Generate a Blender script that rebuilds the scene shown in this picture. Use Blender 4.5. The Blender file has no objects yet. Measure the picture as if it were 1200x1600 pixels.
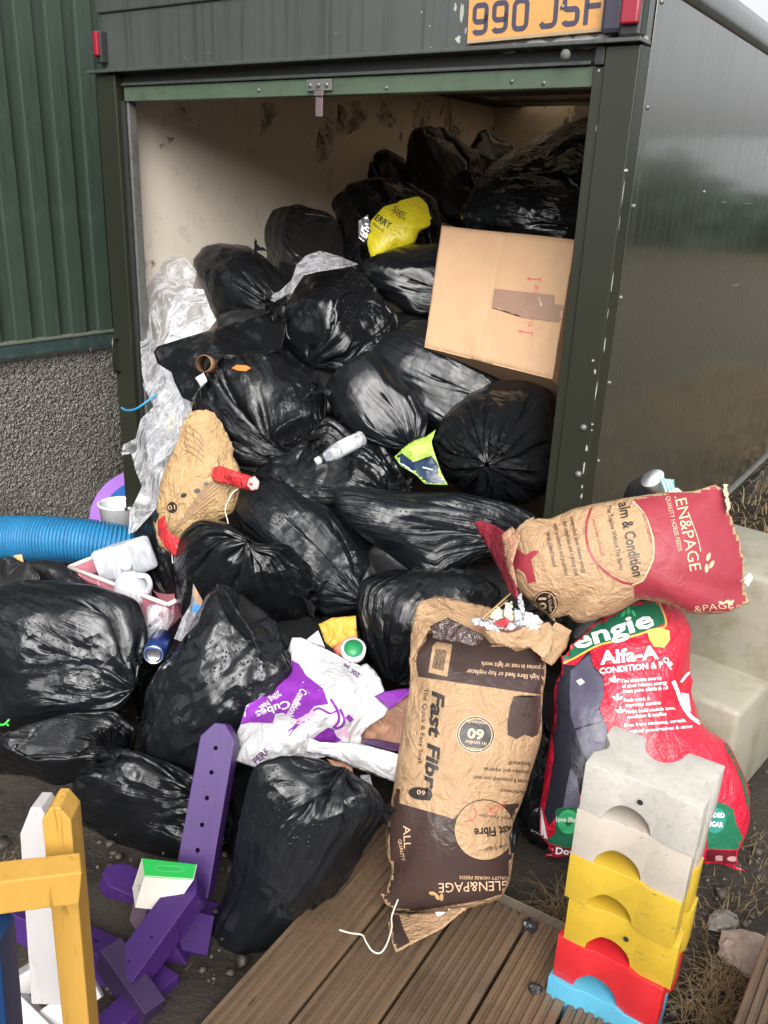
import bpy, bmesh, math, time
import numpy as np
from mathutils import Vector, Matrix
from mathutils.bvhtree import BVHTree
from mathutils.geometry import delaunay_2d_cdt
T0 = time.time()
sc = bpy.context.scene
COL = sc.collection
rad = math.radians

# ------------------------------------------------------------------ camera
F_PX, PITCH, ROLL, YAW = 1341.0, rad(20.5), rad(2.41), rad(34.2)   # yaw: how far the trailer is turned
CAM = np.array([0.0, 0.0, 1.56])
FWD = np.array([0, math.cos(PITCH), -math.sin(PITCH)])
_up = np.array([0, math.sin(PITCH), math.cos(PITCH)]); _r = np.array([1.0, 0, 0])
RGT = _r * math.cos(ROLL) + _up * math.sin(ROLL)
UPV = -_r * math.sin(ROLL) + _up * math.cos(ROLL)
cam = bpy.data.objects.new('camera', bpy.data.cameras.new('camera'))
COL.objects.link(cam); sc.camera = cam
cam.data.sensor_fit = 'VERTICAL'; cam.data.sensor_height = 24.0
cam.data.lens = 24.0 * F_PX / 1600.0
cam.data.clip_start = 0.05; cam.data.clip_end = 3000
cam.matrix_world = Matrix(((RGT[0], UPV[0], -FWD[0], CAM[0]), (RGT[1], UPV[1], -FWD[1], CAM[1]),
                           (RGT[2], UPV[2], -FWD[2], CAM[2]), (0, 0, 0, 1)))

# ------------------------------------------------------------------ world, sun, exposure
w = bpy.data.worlds.new('World'); sc.world = w; w.use_nodes = True
wn = w.node_tree; wb = wn.nodes['Background']
sky = wn.nodes.new('ShaderNodeTexSky'); sky.sky_type = 'NISHITA'; sky.sun_disc = False
SUN_EL, SUN_AZ = 38, 180            # azimuth: compass-like from +Y, clockwise
sky.sun_elevation = rad(SUN_EL); sky.sun_rotation = rad(SUN_AZ)
sky.air_density = 1.0; sky.dust_density = 6.0; sky.ozone_density = 1.0
hs = wn.nodes.new('ShaderNodeHueSaturation'); hs.inputs['Saturation'].default_value = 0.12
wn.links.new(sky.outputs['Color'], hs.inputs['Color']); wn.links.new(hs.outputs['Color'], wb.inputs['Color'])
wb.inputs['Strength'].default_value = 0.15
sl = bpy.data.lights.new('sun', 'SUN'); sl.energy = 1.3; sl.angle = rad(60); sl.color = (1, .98, .95)
so = bpy.data.objects.new('sun', sl); COL.objects.link(so)
_az, _el = rad(SUN_AZ), rad(SUN_EL)
_sd = Vector((math.sin(_az) * math.cos(_el), math.cos(_az) * math.cos(_el), math.sin(_el)))
so.rotation_euler = _sd.to_track_quat('Z', 'Y').to_euler()
sc.view_settings.view_transform = 'Standard'; sc.view_settings.look = 'None'
sc.view_settings.exposure = 0.9; sc.view_settings.gamma = 1.0
sc.view_settings.use_curve_mapping = False
sc.cycles.max_bounces = 8; sc.cycles.transparent_max_bounces = 12

# ------------------------------------------------------------------ where things stand
def ray(x, y): return RGT * ((x - 600) / F_PX) - UPV * ((y - 800) / F_PX) + FWD
def P3(x, y, D): return CAM + ray(x, y) * D
def PZ(x, y, z):
    q = ray(x, y); return CAM + q * ((z - CAM[2]) / q[2])
C0 = np.array([0.583, 2.338, 0.0])          # ground point under the trailer's near corner
UB = np.array([math.cos(YAW), -math.sin(YAW), 0.0]); VB = np.array([math.sin(YAW), math.cos(YAW), 0.0])
def BXW(u, v, z): return C0 + UB * u + VB * v + np.array([0, 0, z])
def loc_uv(p): d = p - C0; return d @ UB, d @ VB, d[2]
def onU(x, y, u0):
    q = ray(x, y); return CAM + q * (((C0 - CAM) @ UB + u0) / (q @ UB))
def onV(x, y, v0):
    q = ray(x, y); return CAM + q * (((C0 - CAM) @ VB + v0) / (q @ VB))
rng = np.random.default_rng(7)

# ------------------------------------------------------------------ object helpers
def tag(o, label, cat, group=None, kind=None):
    if label: o['label'] = label
    if cat: o['category'] = cat
    if group: o['group'] = group
    if kind: o['kind'] = kind
    return o
def link(o, parent=None):
    COL.objects.link(o)
    if parent is not None: o.parent = parent
    return o
def thing(name, label, cat, loc=(0, 0, 0), rz=0.0, group=None):
    o = bpy.data.objects.new(name, None); o.empty_display_size = .1
    o.location = tuple(loc); o.rotation_euler = (0, 0, rz)
    bpy.context.scene.collection.objects.link(o)
    return tag(o, label, cat, group)
def fast_mesh(name, V, F, mat=None, smooth=True):
    V = np.asarray(V, np.float32); F = np.asarray(F, np.int32); k = F.shape[1]
    me = bpy.data.meshes.new(name)
    me.vertices.add(len(V)); me.vertices.foreach_set('co', V.ravel())
    me.loops.add(F.size); me.loops.foreach_set('vertex_index', F.ravel())
    me.polygons.add(len(F)); me.polygons.foreach_set('loop_start', np.arange(0, F.size, k, dtype=np.int32))
    me.update(calc_edges=True)
    if smooth: me.shade_smooth()
    if mat: me.materials.append(mat)
    return me
def mobj(name, me, parent=None, world=False):
    """world=True: the mesh is in world coordinates although it gets a parent"""
    o = bpy.data.objects.new(name, me); COL.objects.link(o)
    if parent is not None:
        o.parent = parent
        if world: o.matrix_parent_inverse = pworld(parent).inverted()
    return o
def pworld(p):
    M = Matrix.LocRotScale(p.location, p.rotation_euler, p.scale)
    if p.parent is not None: M = pworld(p.parent) @ p.matrix_parent_inverse @ M
    return M
def bm_obj(name, bm, mat, parent=None, world=False, smooth=False):
    me = bpy.data.meshes.new(name); bm.normal_update(); bm.to_mesh(me); bm.free()
    if smooth: me.shade_smooth()
    if mat:
        for m in (mat if isinstance(mat, (list, tuple)) else [mat]): me.materials.append(m)
    return mobj(name, me, parent, world)
def box_bm(bm, x0, x1, y0, y1, z0, z1, bev=0.0, M=None):
    r = bmesh.ops.create_cube(bm, size=1.0); vs = r['verts']
    for v in vs:
        v.co = Vector(((x0 + x1) / 2 + v.co.x * (x1 - x0), (y0 + y1) / 2 + v.co.y * (y1 - y0), (z0 + z1) / 2 + v.co.z * (z1 - z0)))
        if M is not None: v.co = M @ v.co
    if bev:
        es = list({e for v in vs for e in v.link_edges})
        bmesh.ops.bevel(bm, geom=es, offset=bev, segments=2, affect='EDGES', profile=.5)
def box(name, ext, mat, parent=None, bev=0.003, world=False, M=None):
    bm = bmesh.new(); box_bm(bm, *ext, bev=bev, M=M)
    return bm_obj(name, bm, mat, parent, world)
def basis(p, ex, ey, ez):
    return Matrix(((ex[0], ey[0], ez[0], p[0]), (ex[1], ey[1], ez[1], p[1]), (ex[2], ey[2], ez[2], p[2]), (0, 0, 0, 1)))
def nrm(v): v = np.asarray(v, float); return v / np.linalg.norm(v)
def tube_bm(bm, pts, r, seg=8, caps=True):
    pts = [np.asarray(p, float) for p in pts]; n = len(pts); rings = []
    rr = r if hasattr(r, '__len__') else [r] * n
    t = nrm(pts[1] - pts[0]); a = nrm(np.cross(t, [0, 0, 1.0] if abs(t[2]) < .9 else [1.0, 0, 0]))
    for i, p in enumerate(pts):
        t = nrm(pts[min(i + 1, n - 1)] - pts[max(i - 1, 0)]); a = nrm(a - t * (a @ t)); b = np.cross(t, a)
        rings.append([bm.verts.new(p + (a * math.cos(q) + b * math.sin(q)) * rr[i]) for q in np.arange(seg) * 2 * math.pi / seg])
    for i in range(n - 1):
        for j in range(seg):
            bm.faces.new((rings[i][j], rings[i][(j + 1) % seg], rings[i + 1][(j + 1) % seg], rings[i + 1][j]))
    if caps: bm.faces.new(rings[0][::-1]); bm.faces.new(rings[-1])
def tube(name, pts, r, mat, parent=None, seg=8, world=True):
    bm = bmesh.new(); tube_bm(bm, pts, r, seg); return bm_obj(name, bm, mat, parent, world, smooth=True)
def lathe_bm(bm, prof, seg=32, M=None, cap0=False, cap1=False):
    rings = []
    for r_, z in prof:
        ring = []
        for q in np.arange(seg) * 2 * math.pi / seg:
            c = Vector((r_ * math.cos(q), r_ * math.sin(q), z))
            ring.append(bm.verts.new(M @ c if M is not None else c))
        rings.append(ring)
    for a, b in zip(rings, rings[1:]):
        for j in range(seg): bm.faces.new((a[j], a[(j + 1) % seg], b[(j + 1) % seg], b[j]))
    if cap0: bm.faces.new(rings[0][::-1])
    if cap1: bm.faces.new(rings[-1])
def catmull(pts, n=8):
    pts = [np.asarray(p, float) for p in pts]; out = []
    q = [2 * pts[0] - pts[1]] + pts + [2 * pts[-1] - pts[-2]]
    for i in range(1, len(q) - 2):
        for t in np.arange(n) / n:
            a, b, c, d = q[i - 1], q[i], q[i + 1], q[i + 2]
            out.append(.5 * ((2 * b) + (-a + c) * t + (2 * a - 5 * b + 4 * c - d) * t * t + (-a + 3 * b - 3 * c + d) * t ** 3))
    out.append(pts[-1]); return out

# ------------------------------------------------------------------ material helpers
class NT:
    def __init__(s, name):
        s.m = bpy.data.materials.new(name); s.m.use_nodes = True; s.t = s.m.node_tree
        s.b = s.t.nodes['Principled BSDF']; s.out = s.t.nodes['Material Output']
    def n(s, typ, **kw):
        nd = s.t.nodes.new(typ)
        for k, v in kw.items():
            if k in nd.inputs.keys(): s.set(nd, k, v)
            else: setattr(nd, k, v)
        return nd
    def set(s, nd, k, v):
        if isinstance(v, bpy.types.NodeSocket): s.t.links.new(v, nd.inputs[k])
        else: nd.inputs[k].default_value = v
    def coord(s, which='Object'): return s.n('ShaderNodeTexCoord').outputs[which]
    def attr(s, name): return s.n('ShaderNodeAttribute', attribute_name=name).outputs['Vector']
    def map(s, vec, scale=(1, 1, 1), rot=(0, 0, 0), loc=(0, 0, 0)):
        m = s.n('ShaderNodeMapping'); s.set(m, 'Vector', vec)
        m.inputs['Scale'].default_value = scale; m.inputs['Rotation'].default_value = rot; m.inputs['Location'].default_value = loc
        return m.outputs[0]
    def noise(s, vec, scale, detail=4, rough=.55, dist=0.0, ntype='FBM'):
        q = s.n('ShaderNodeTexNoise'); s.set(q, 'Vector', vec); q.noise_type = ntype
        for k, v in (('Scale', scale), ('Detail', detail), ('Roughness', rough), ('Distortion', dist)): q.inputs[k].default_value = v
        return q.outputs[0]
    def vor(s, vec, scale, feature='F1', rand=1.0, out='Distance'):
        q = s.n('ShaderNodeTexVoronoi', feature=feature); s.set(q, 'Vector', vec); q.inputs['Scale'].default_value = scale
        q.inputs['Randomness'].default_value = rand
        return q.outputs[out]
    def math(s, op, a, b=0.0, c=0.0, clamp=False):
        q = s.n('ShaderNodeMath', operation=op, use_clamp=clamp)
        for i, v in enumerate((a, b, c)):
            if isinstance(v, bpy.types.NodeSocket): s.t.links.new(v, q.inputs[i])
            else: q.inputs[i].default_value = v
        return q.outputs[0]
    def ramp(s, fac, stops):
        q = s.n('ShaderNodeValToRGB'); s.t.links.new(fac, q.inputs[0]); cr = q.color_ramp
        while len(cr.elements) < len(stops): cr.elements.new(.5)
        for e, (p, c) in zip(cr.elements, stops):
            e.position = p; e.color = (c, c, c, 1) if not hasattr(c, '__len__') else (*c, 1)
        return q.outputs[0]
    def mix(s, f, a, b, blend='MIX'):
        q = s.n('ShaderNodeMix', data_type='RGBA', blend_type=blend)
        for i, v in ((0, f), (6, a), (7, b)):
            if isinstance(v, bpy.types.NodeSocket): s.t.links.new(v, q.inputs[i])
            elif i == 0: q.inputs[0].default_value = v
            else: q.inputs[i].default_value = (*v, 1)
        return q.outputs[2]
    def bump(s, h, strength=.5, dist=.01, nrm_=None):
        q = s.n('ShaderNodeBump'); q.inputs['Strength'].default_value = strength; q.inputs['Distance'].default_value = dist
        s.t.links.new(h, q.inputs['Height'])
        if nrm_ is not None: s.t.links.new(nrm_, q.inputs['Normal'])
        return q.outputs[0]
    def put(s, **kw):
        for k, v in kw.items():
            k = {'base': 'Base Color', 'rough': 'Roughness', 'metal': 'Metallic', 'normal': 'Normal', 'spec': 'Specular IOR Level',
                 'coat': 'Coat Weight', 'coatr': 'Coat Roughness', 'trans': 'Transmission Weight', 'alpha': 'Alpha',
                 'sheen': 'Sheen Weight', 'sss': 'Subsurface Weight', 'ior': 'IOR'}[k]
            if k == 'Base Color' and isinstance(v, tuple): v = (*v[:3], 1)
            s.set(s.b, k, v)
        return s.m

def m_bag(name, base=(.006, .0065, .0075), rough=.12, streak=.5, crink=.5, drops=0.0, seed=0.0, fine=1.0, coat=.0):
    """thin polythene: pleats that run from knot to base, creased facets, optional rain drops"""
    N = NT(name); fo = N.map(N.attr('fold'), loc=(seed, seed * .7, seed * 1.3)); ob = N.coord('Object')
    wv = N.n('ShaderNodeTexNoise'); N.set(wv, 'Vector', ob); wv.inputs['Scale'].default_value = 8; wv.inputs['Detail'].default_value = 3
    def warped(vec, k):
        q = N.n('ShaderNodeVectorMath', operation='MULTIPLY_ADD'); N.t.links.new(wv.outputs['Color'], q.inputs[0]); q.inputs[1].default_value = (k, k, k); N.t.links.new(vec, q.inputs[2]); return q.outputs[0]
    f1 = N.vor(warped(N.map(fo, (1, 1, .22)), .7), 2.3 * fine, 'F1')                 # long folds running to the knot
    f2 = N.vor(warped(N.map(fo, (1, 1, .35), loc=(4, 2, 1)), .5), 6.0 * fine, 'F1')
    a = N.noise(N.map(fo, (1, 1, .12)), 7.5 * fine, 3, .55, .5)
    r1 = N.math('SUBTRACT', 1.0, N.math('ABSOLUTE', N.math('MULTIPLY', N.math('SUBTRACT', a, .5), 6.0)), clamp=True)
    msk = N.ramp(N.noise(ob, 4.2, 2, .5), [(.44, 0.13), (.6, 1.0)])
    msk2 = N.ramp(N.noise(N.map(ob, loc=(3, 5, 7)), 5.0, 2, .5), [(.45, 0.14), (.6, 1.0)])
    c1 = N.vor(warped(N.map(ob, (1, 1, 1)), .09), 15, 'F1'); c2 = N.vor(warped(N.map(ob, (1, 1, 1), loc=(1, 2, 3)), .05), 36, 'F1')
    h = N.math('ADD', N.math('MULTIPLY', N.math('ADD', N.math('MULTIPLY', f1, 1.6), N.math('ADD', N.math('MULTIPLY', f2, .42), N.math('MULTIPLY', r1, .20))), N.math('MULTIPLY', msk, streak)),
               N.math('MULTIPLY', N.math('ADD', N.math('MULTIPLY', c1, 1.5), N.math('MULTIPLY', c2, .6)), N.math('MULTIPLY', msk2, crink)))
    nb = N.bump(h, .75, .012)
    rr = N.math('ADD', rough - .04, N.math('MULTIPLY', N.noise(ob, 14, 3), .08))
    if drops > 0:
        vd = N.n('ShaderNodeTexVoronoi', feature='F1'); N.set(vd, 'Vector', ob); vd.inputs['Scale'].default_value = 120
        sz = N.math('MULTIPLY', N.n('ShaderNodeSeparateColor', Color=vd.outputs['Color']).outputs[0], .40)
        dm = N.math('SUBTRACT', sz, vd.outputs['Distance'])
        geo = N.n('ShaderNodeNewGeometry'); nz = N.n('ShaderNodeSeparateXYZ', Vector=geo.outputs['Normal']).outputs[2]
        upm = N.ramp(nz, [(.1, 0), (.45, 1)])
        pm = N.ramp(N.noise(ob, 9, 2), [(.42, 0), (.55, 1)])
        dm = N.math('MULTIPLY', N.math('POWER', N.math('MAXIMUM', dm, 0.0), .5), N.math('MULTIPLY', upm, pm))
        nb = N.bump(dm, drops * .8, .005, nb)
    N.put(base=base, rough=rr, normal=nb, spec=.36)
    if coat: N.put(coat=coat, coatr=.08)
    return N.m
def m_print(name, col, rough=.45, wear=.15, bumpy=True, spec=.4, paper=(.45, .3, .17)):
    """ink on a sack"""
    N = NT(name); ob = N.coord('Object')
    n1 = N.ramp(N.noise(ob, 60, 4, .65), [(.62, 0), (.72, wear)])
    v = N.noise(ob, 12, 3)
    c = N.mix(n1, col, paper)
    c = N.mix(.25, c, N.mix(v, tuple(x * .6 for x in col), tuple(min(1, x * 1.3) for x in col)))
    cr = N.math('MULTIPLY', N.noise(ob, 30, 4, .6, .8), 1.0)
    N.put(base=c, rough=rough, spec=spec)
    if bumpy: N.put(normal=N.bump(cr, .35, .008))
    return N.m
def m_plain(name, col, rough=.5, spec=.5, var=.25, vscale=9, bump=.12, bscale=90, metal=0.0, coat=0.0, dirt=0.0, dirtcol=(.05, .04, .03), stretch=(1, 1, 1)):
    N = NT(name); ob = N.map(N.coord('Object'), stretch)
    v = N.noise(ob, vscale, 5, .6)
    c = N.mix(v, tuple(x * (1 - var) for x in col), tuple(min(1, x * (1 + var)) for x in col))
    if dirt:
        d = N.ramp(N.noise(ob, vscale * 2.3, 6, .7), [(.5, 0), (.72, dirt)]); c = N.mix(d, c, dirtcol)
    r = N.math('ADD', rough - .08, N.math('MULTIPLY', N.noise(ob, vscale * 3, 4), .16))
    N.put(base=c, rough=r, spec=spec, metal=metal)
    if coat: N.put(coat=coat, coatr=.1)
    if bump: N.put(normal=N.bump(N.noise(ob, bscale, 3), bump, .004))
    return N.m

# ================================================================== materials of the setting
def m_green_metal(name, col, rough=.33, streaks=.5, chips=.5, coat=.3):
    N = NT(name); ob = N.coord('Object')
    c = N.mix(N.noise(ob, 3, 4, .6), tuple(x * .75 for x in col), tuple(x * 1.25 for x in col))
    st = N.noise(N.map(ob, (38, 38, 1.1)), 1.0, 4, .7)
    sm = N.ramp(st, [(.5, 0), (.66, 1)])
    c = N.mix(N.math('MULTIPLY', sm, streaks * .6), c, (.012, .014, .012))
    cm = N.ramp(N.noise(ob, 24, 6, .75), [(.72, 0), (.74, 1)])
    c = N.mix(N.math('MULTIPLY', cm, chips), c, (.42, .41, .38))
    r = N.math('ADD', rough, N.math('MULTIPLY', st, .12))
    h = N.math('ADD', N.math('MULTIPLY', st, .35), N.math('MULTIPLY', N.noise(ob, 2.2, 2), 1.2))
    N.put(base=c, rough=r, normal=N.bump(h, .18, .01), spec=.5, coat=coat, coatr=.12)
    return N.m
M_trailer = m_green_metal('trailer_dark_green_paint', (.017, .0185, .011), .3, .35, .12, .15)
M_trailer_f = m_green_metal('trailer_upper_paint_sheen', (.050, .056, .052), .26, .8, .35, .6)  # grey base includes the wet sky reflection, put into the paint colour
M_rail_green = m_plain('faded_green_rail_paint', (.062, .092, .060), .45, var=.3, dirt=.6, vscale=7, dirtcol=(.03, .04, .03))
M_dark = m_plain('dark_metal', (.02, .022, .022), .4, dirt=.25, dirtcol=(.09, .07, .05))
M_edge = m_plain('worn_steel_edge', (.16, .16, .15), .4, metal=.4, dirt=.7)
def _side():
    N = NT('trailer_side_panel_paint'); ob = N.coord('Object')
    st = N.noise(N.map(ob, (1, 46, .8)), 1.0, 4, .7)
    c = N.mix(N.noise(ob, 1.4, 3), (.014, .017, .011), (.026, .024, .015))
    c = N.mix(N.ramp(st, [(.52, 0), (.68, .45)]), c, (.010, .012, .009))
    cm = N.ramp(N.noise(ob, 17, 5, .7), [(.75, 0), (.77, .5)])
    c = N.mix(cm, c, (.3, .3, .26))
    r = N.math('ADD', .15, N.math('MULTIPLY', N.ramp(st, [(.35, 0), (.7, 1)]), .2))
    h = N.math('ADD', N.math('MULTIPLY', st, .25), N.noise(ob, 1.6, 2))
    N.put(base=c, rough=r, normal=N.bump(h, .2, .01), spec=.8, ior=2.3, coat=1.0, coatr=.08)
    return N.m
M_side = _side()
def _inner():
    N = NT('trailer_lining_board'); ob = N.coord('Object')
    c = N.mix(N.noise(ob, 1.7, 5, .6), (.58, .50, .41), (.72, .65, .56))
    c = N.mix(N.ramp(N.noise(ob, 9, 5, .7), [(.55, 0), (.75, .4)]), c, (.20, .13, .08))
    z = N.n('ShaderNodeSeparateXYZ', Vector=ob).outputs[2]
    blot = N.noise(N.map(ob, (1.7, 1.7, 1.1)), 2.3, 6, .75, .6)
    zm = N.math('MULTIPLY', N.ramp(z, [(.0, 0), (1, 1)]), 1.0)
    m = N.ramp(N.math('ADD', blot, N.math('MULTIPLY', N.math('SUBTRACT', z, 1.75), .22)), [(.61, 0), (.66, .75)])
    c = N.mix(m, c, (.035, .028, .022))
    sp = N.ramp(N.noise(ob, 32, 4, .7), [(.69, 0), (.72, .8)]); c = N.mix(sp, c, (.05, .04, .03))
    N.put(base=c, rough=.6, normal=N.bump(N.noise(ob, 25, 4), .15, .01), spec=.3)
    return N.m
M_inner = _inner()
M_ceil = m_plain('trailer_ceiling_dark_wood', (.035, .025, .018), .7, vscale=6)
M_slat = m_plain('ceiling_pale_wood', (.42, .30, .17), .6, stretch=(1, 8, 1))
def _rooflight():
    N = NT('grp_rooflight'); t = N.n('ShaderNodeBsdfTranslucent'); t.inputs[0].default_value = (.88, .78, .64, 1)
    d = N.n('ShaderNodeBsdfDiffuse'); d.inputs[0].default_value = (.6, .45, .3, 1)
    mx = N.n('ShaderNodeMixShader'); mx.inputs[0].default_value = .35
    N.t.links.new(t.outputs[0], mx.inputs[1]); N.t.links.new(d.outputs[0], mx.inputs[2]); N.t.links.new(mx.outputs[0], N.out.inputs[0]); return N.m
M_rooflight = _rooflight()
def _clad():
    N = NT('green_cladding_paint'); ob = N.coord('Object')
    c = N.mix(N.noise(N.map(ob, (6, 6, .6)), 1.5, 5, .6), (.027, .044, .032), (.044, .064, .048))
    c = N.mix(N.ramp(N.noise(ob, 6, 5, .7), [(.55, 0), (.8, .5)]), c, (.075, .11, .09))
    c = N.mix(N.ramp(N.noise(N.map(ob, (30, 30, 2)), 1, 4, .7), [(.56, 0), (.7, .5)]), c, (.015, .025, .02))
    N.put(base=c, rough=.5, normal=N.bump(N.noise(N.map(ob, (60, 60, 3)), 1, 4), .2, .006), spec=.4); return N.m
M_clad = _clad()
M_trim = m_plain('green_trim_paint', (.03, .055, .05), .45, dirt=.5, dirtcol=(.12, .12, .1))
def _harl():
    N = NT('pebbledash'); ob = N.coord('Object')
    v = N.vor(ob, 120, 'F1'); v2 = N.vor(ob, 190, 'F1'); big = N.noise(ob, 2.2, 4)
    c = N.mix(N.ramp(N.vor(ob, 120, 'F1', out='Color'), [(0, 0), (1, 1)]), (.15, .14, .12), (.34, .315, .275))
    c = N.mix(N.ramp(v, [(.42, 0), (.7, .7)]), c, (.04, .036, .03))
    c = N.mix(N.ramp(big, [(.45, 0), (.7, .4)]), c, (.04, .04, .03))
    h = N.math('ADD', N.math('SUBTRACT', 1, v), N.math('MULTIPLY', N.math('SUBTRACT', 1, v2), .35))
    N.put(base=c, rough=.75, normal=N.bump(h, .9, .010), spec=.35); return N.m
M_harl = _harl()
def _soil():
    N = NT('wet_soil'); ob = N.coord('Object')
    c = N.mix(N.noise(ob, 4, 8, .7), (.018, .014, .011), (.065, .052, .038))
    g = N.ramp(N.noise(ob, .8, 5, .6), [(.5, 0), (.7, .6)]); c = N.mix(g, c, (.06, .06, .025))
    far = N.n('ShaderNodeVectorMath', operation='LENGTH'); N.t.links.new(ob, far.inputs[0])
    fm = N.ramp(N.math('DIVIDE', far.outputs['Value'], 30), [(.12, 0), (.4, 1)])
    c = N.mix(fm, c, (.07, .056, .032))
    st = N.ramp(N.vor(ob, 45, 'F1'), [(.0, .5), (.16, 0)]); c = N.mix(st, c, (.14, .12, .1))
    h = N.math('ADD', N.noise(ob, 22, 8, .75), N.math('MULTIPLY', N.noise(ob, 90, 4, .7), .4))
    N.put(base=c, rough=N.ramp(N.noise(ob, 10, 4), [(.35, .35), (.65, .85)]), normal=N.bump(h, .9, .03), spec=.4); return N.m
M_soil = _soil()

# ================================================================== ground, far land
GZ = -0.06
def ground():
    n = 220; t = np.linspace(-1, 1, n); xs = np.sign(t) * (np.abs(t) * 3.2 + np.abs(t) ** 9 * 900)
    X, Y = np.meshgrid(xs, xs + 1.8)
    near = np.exp(-((X) ** 2 + (Y - 1.8) ** 2) / 14)
    Z = np.zeros_like(X) + GZ
    r = np.random.default_rng(3)
    for k in range(46):
        f = r.uniform(2, 22); a = r.uniform(0, 6.28); ph = r.uniform(0, 6.28)
        Z += near * .035 / (f ** .85) * np.sin(f * (X * math.cos(a) + Y * math.sin(a)) + ph)
    # the bank to the right of the trailer
    U = (X - C0[0]) * UB[0] + (Y - C0[1]) * UB[1]; W = (X - C0[0]) * VB[0] + (Y - C0[1]) * VB[1]
    Z += np.clip((W - .25) / 2.2, 0, 1) * .34 * (1 / (1 + np.exp(-(U - .12) / .06))) * np.exp(-np.clip(W - 3, 0, 99) / 30)
    i = np.arange(n - 1)[:, None] * n; j = np.arange(n - 1)[None]
    F = np.stack([i + j, i + j + 1, i + n + j + 1, i + n + j], -1).reshape(-1, 4)
    o = mobj('ground', fast_mesh('ground', np.stack([X, Y, Z], -1).reshape(-1, 3), F, M_soil)); tag(o, 'dark wet soil with bits of straw and pale stones', None, kind='structure')
    return o
ground()
def hills():
    r = np.random.default_rng(5); az = np.radians(np.linspace(-60, 300, 240)); V = []; F = []
    rows = [(140, 0), (210, .35), (300, .8), (380, 1.0), (520, .6)]
    for k, (d, h) in enumerate(rows):
        for a in az:
            hh = 30 + 7 * math.sin(a * 3 + 1) + 4 * math.sin(a * 7) + 2 * math.sin(a * 17)
            V.append((d * math.sin(a), d * math.cos(a), h * hh * .95 - .5))
    n = len(az)
    for k in range(len(rows) - 1):
        for j in range(n - 1): F.append((k * n + j, k * n + j + 1, (k + 1) * n + j + 1, (k + 1) * n + j))
    o = mobj('hill', fast_mesh('hill', V, F, m_plain('far_hill_haze', (.27, .28, .29), .9, vscale=.02, bump=0)))  # grey base carries the haze of distance, put into the colour
    tag(o, 'low hills round the yard, greyed by painted haze', None, kind='structure')
hills()
def hedge():
    r = np.random.default_rng(9); V = []; F = []
    for k in range(5200):
        a = math.radians(r.uniform(20, 95)); d = 34 + r.uniform(-1.5, 1.5); top = 2.6 + .8 * math.sin(a * 14) + .5 * math.sin(a * 31)
        c = np.array([d * math.sin(a), d * math.cos(a), r.uniform(0, top)]); s = r.uniform(.25, .6)
        q = r.normal(size=(3, 3)) * s; b = len(V); V += [c + q[0], c + q[1], c + q[2]]; F.append((b, b + 1, b + 2))
    o = mobj('hedge', fast_mesh('hedge', V, F, m_plain('hedge_leaves', (.035, .07, .04), .7, vscale=2, bump=0), smooth=False))
    tag(o, 'dark green hedge across the field', 'hedge', kind='stuff')
hedge()
def sky_blocker():
    # blocker added unseen behind the camera; keeps low sky off the heap
    bm = bmesh.new(); box_bm(bm, -11, 9, -16, -8.5, GZ - .1, 3.0)
    rf = [(-11.4, -8.1, 3.0), (9.4, -8.1, 3.0), (9.4, -12.2, 4.6), (-11.4, -12.2, 4.6), (9.4, -16.4, 3.0), (-11.4, -16.4, 3.0)]
    v = [bm.verts.new(q) for q in rf]; bm.faces.new((v[0], v[1], v[2], v[3])); bm.faces.new((v[3], v[2], v[4], v[5])); bm.faces.new((v[0], v[3], v[5])); bm.faces.new((v[1], v[4], v[2]))
    for k in range(40): box_bm(bm, -11 + k * .5, -11 + k * .5 + .07, -8.5, -8.47, GZ, 2.98)
    o = bm_obj('sky_blocker', bm, m_plain('sky_blocker_dark', (.035, .032, .028), .8, vscale=1)); tag(o, 'unseen dark blocker added behind the camera to shade the heap', None, kind='structure')
sky_blocker()

# ================================================================== shed on the left
WU = -2.60                                    # plane of the shed wall in the trailer's own axes
shed = thing('shed', 'shed wall with dark green upright boards above grey pebbledash', 'building', BXW(WU, 0, 0), -YAW)
box('render_wall', (-.25, 0, -2.2, 5.5, GZ - .1, .80), M_harl, shed, 0)
def _harl_relief():
    # the rough-cast face as real relief, on the stretch the photograph shows
    r = np.random.default_rng(4); ny, nz = 420, 230
    Y, Z = np.meshgrid(np.linspace(-.9, 1.3, ny), np.linspace(-.1, .80, nz)); k = 900
    H = r.random(Y.shape); 
    for _ in range(1): H = (H + np.roll(H, 1, 0) + np.roll(H, 1, 1) + np.roll(H, -1, 0)) / 4
    H = (H - H.min()) / (H.max() - H.min()); H = np.clip((H - .3) * 1.6, 0, 1) ** .8
    V = np.stack([.002 + H * .009, Y, Z], -1).reshape(-1, 3)
    i = np.arange(nz - 1)[:, None] * ny; j = np.arange(ny - 1)[None]
    F = np.stack([i + j, i + j + 1, i + ny + j + 1, i + ny + j], -1).reshape(-1, 4)
    mobj('roughcast', fast_mesh('roughcast', V, F, M_harl), shed)['kind'] = 'stuff'
_harl_relief()
box('trim_rail', (-.02, .045, -2.2, 5.5, .825, .885), M_trim, shed, .004)
bm = bmesh.new(); box_bm(bm, 0, .05, -2.2, 5.5, .885, .893, 0); bm_obj('ledge', bm, m_plain('dusty_ledge', (.10, .11, .08), .8), shed)
box('back_board', (-.10, -.018, -2.2, 5.5, .86, 3.1), M_clad, shed, 0)
_mb = {}
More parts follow.
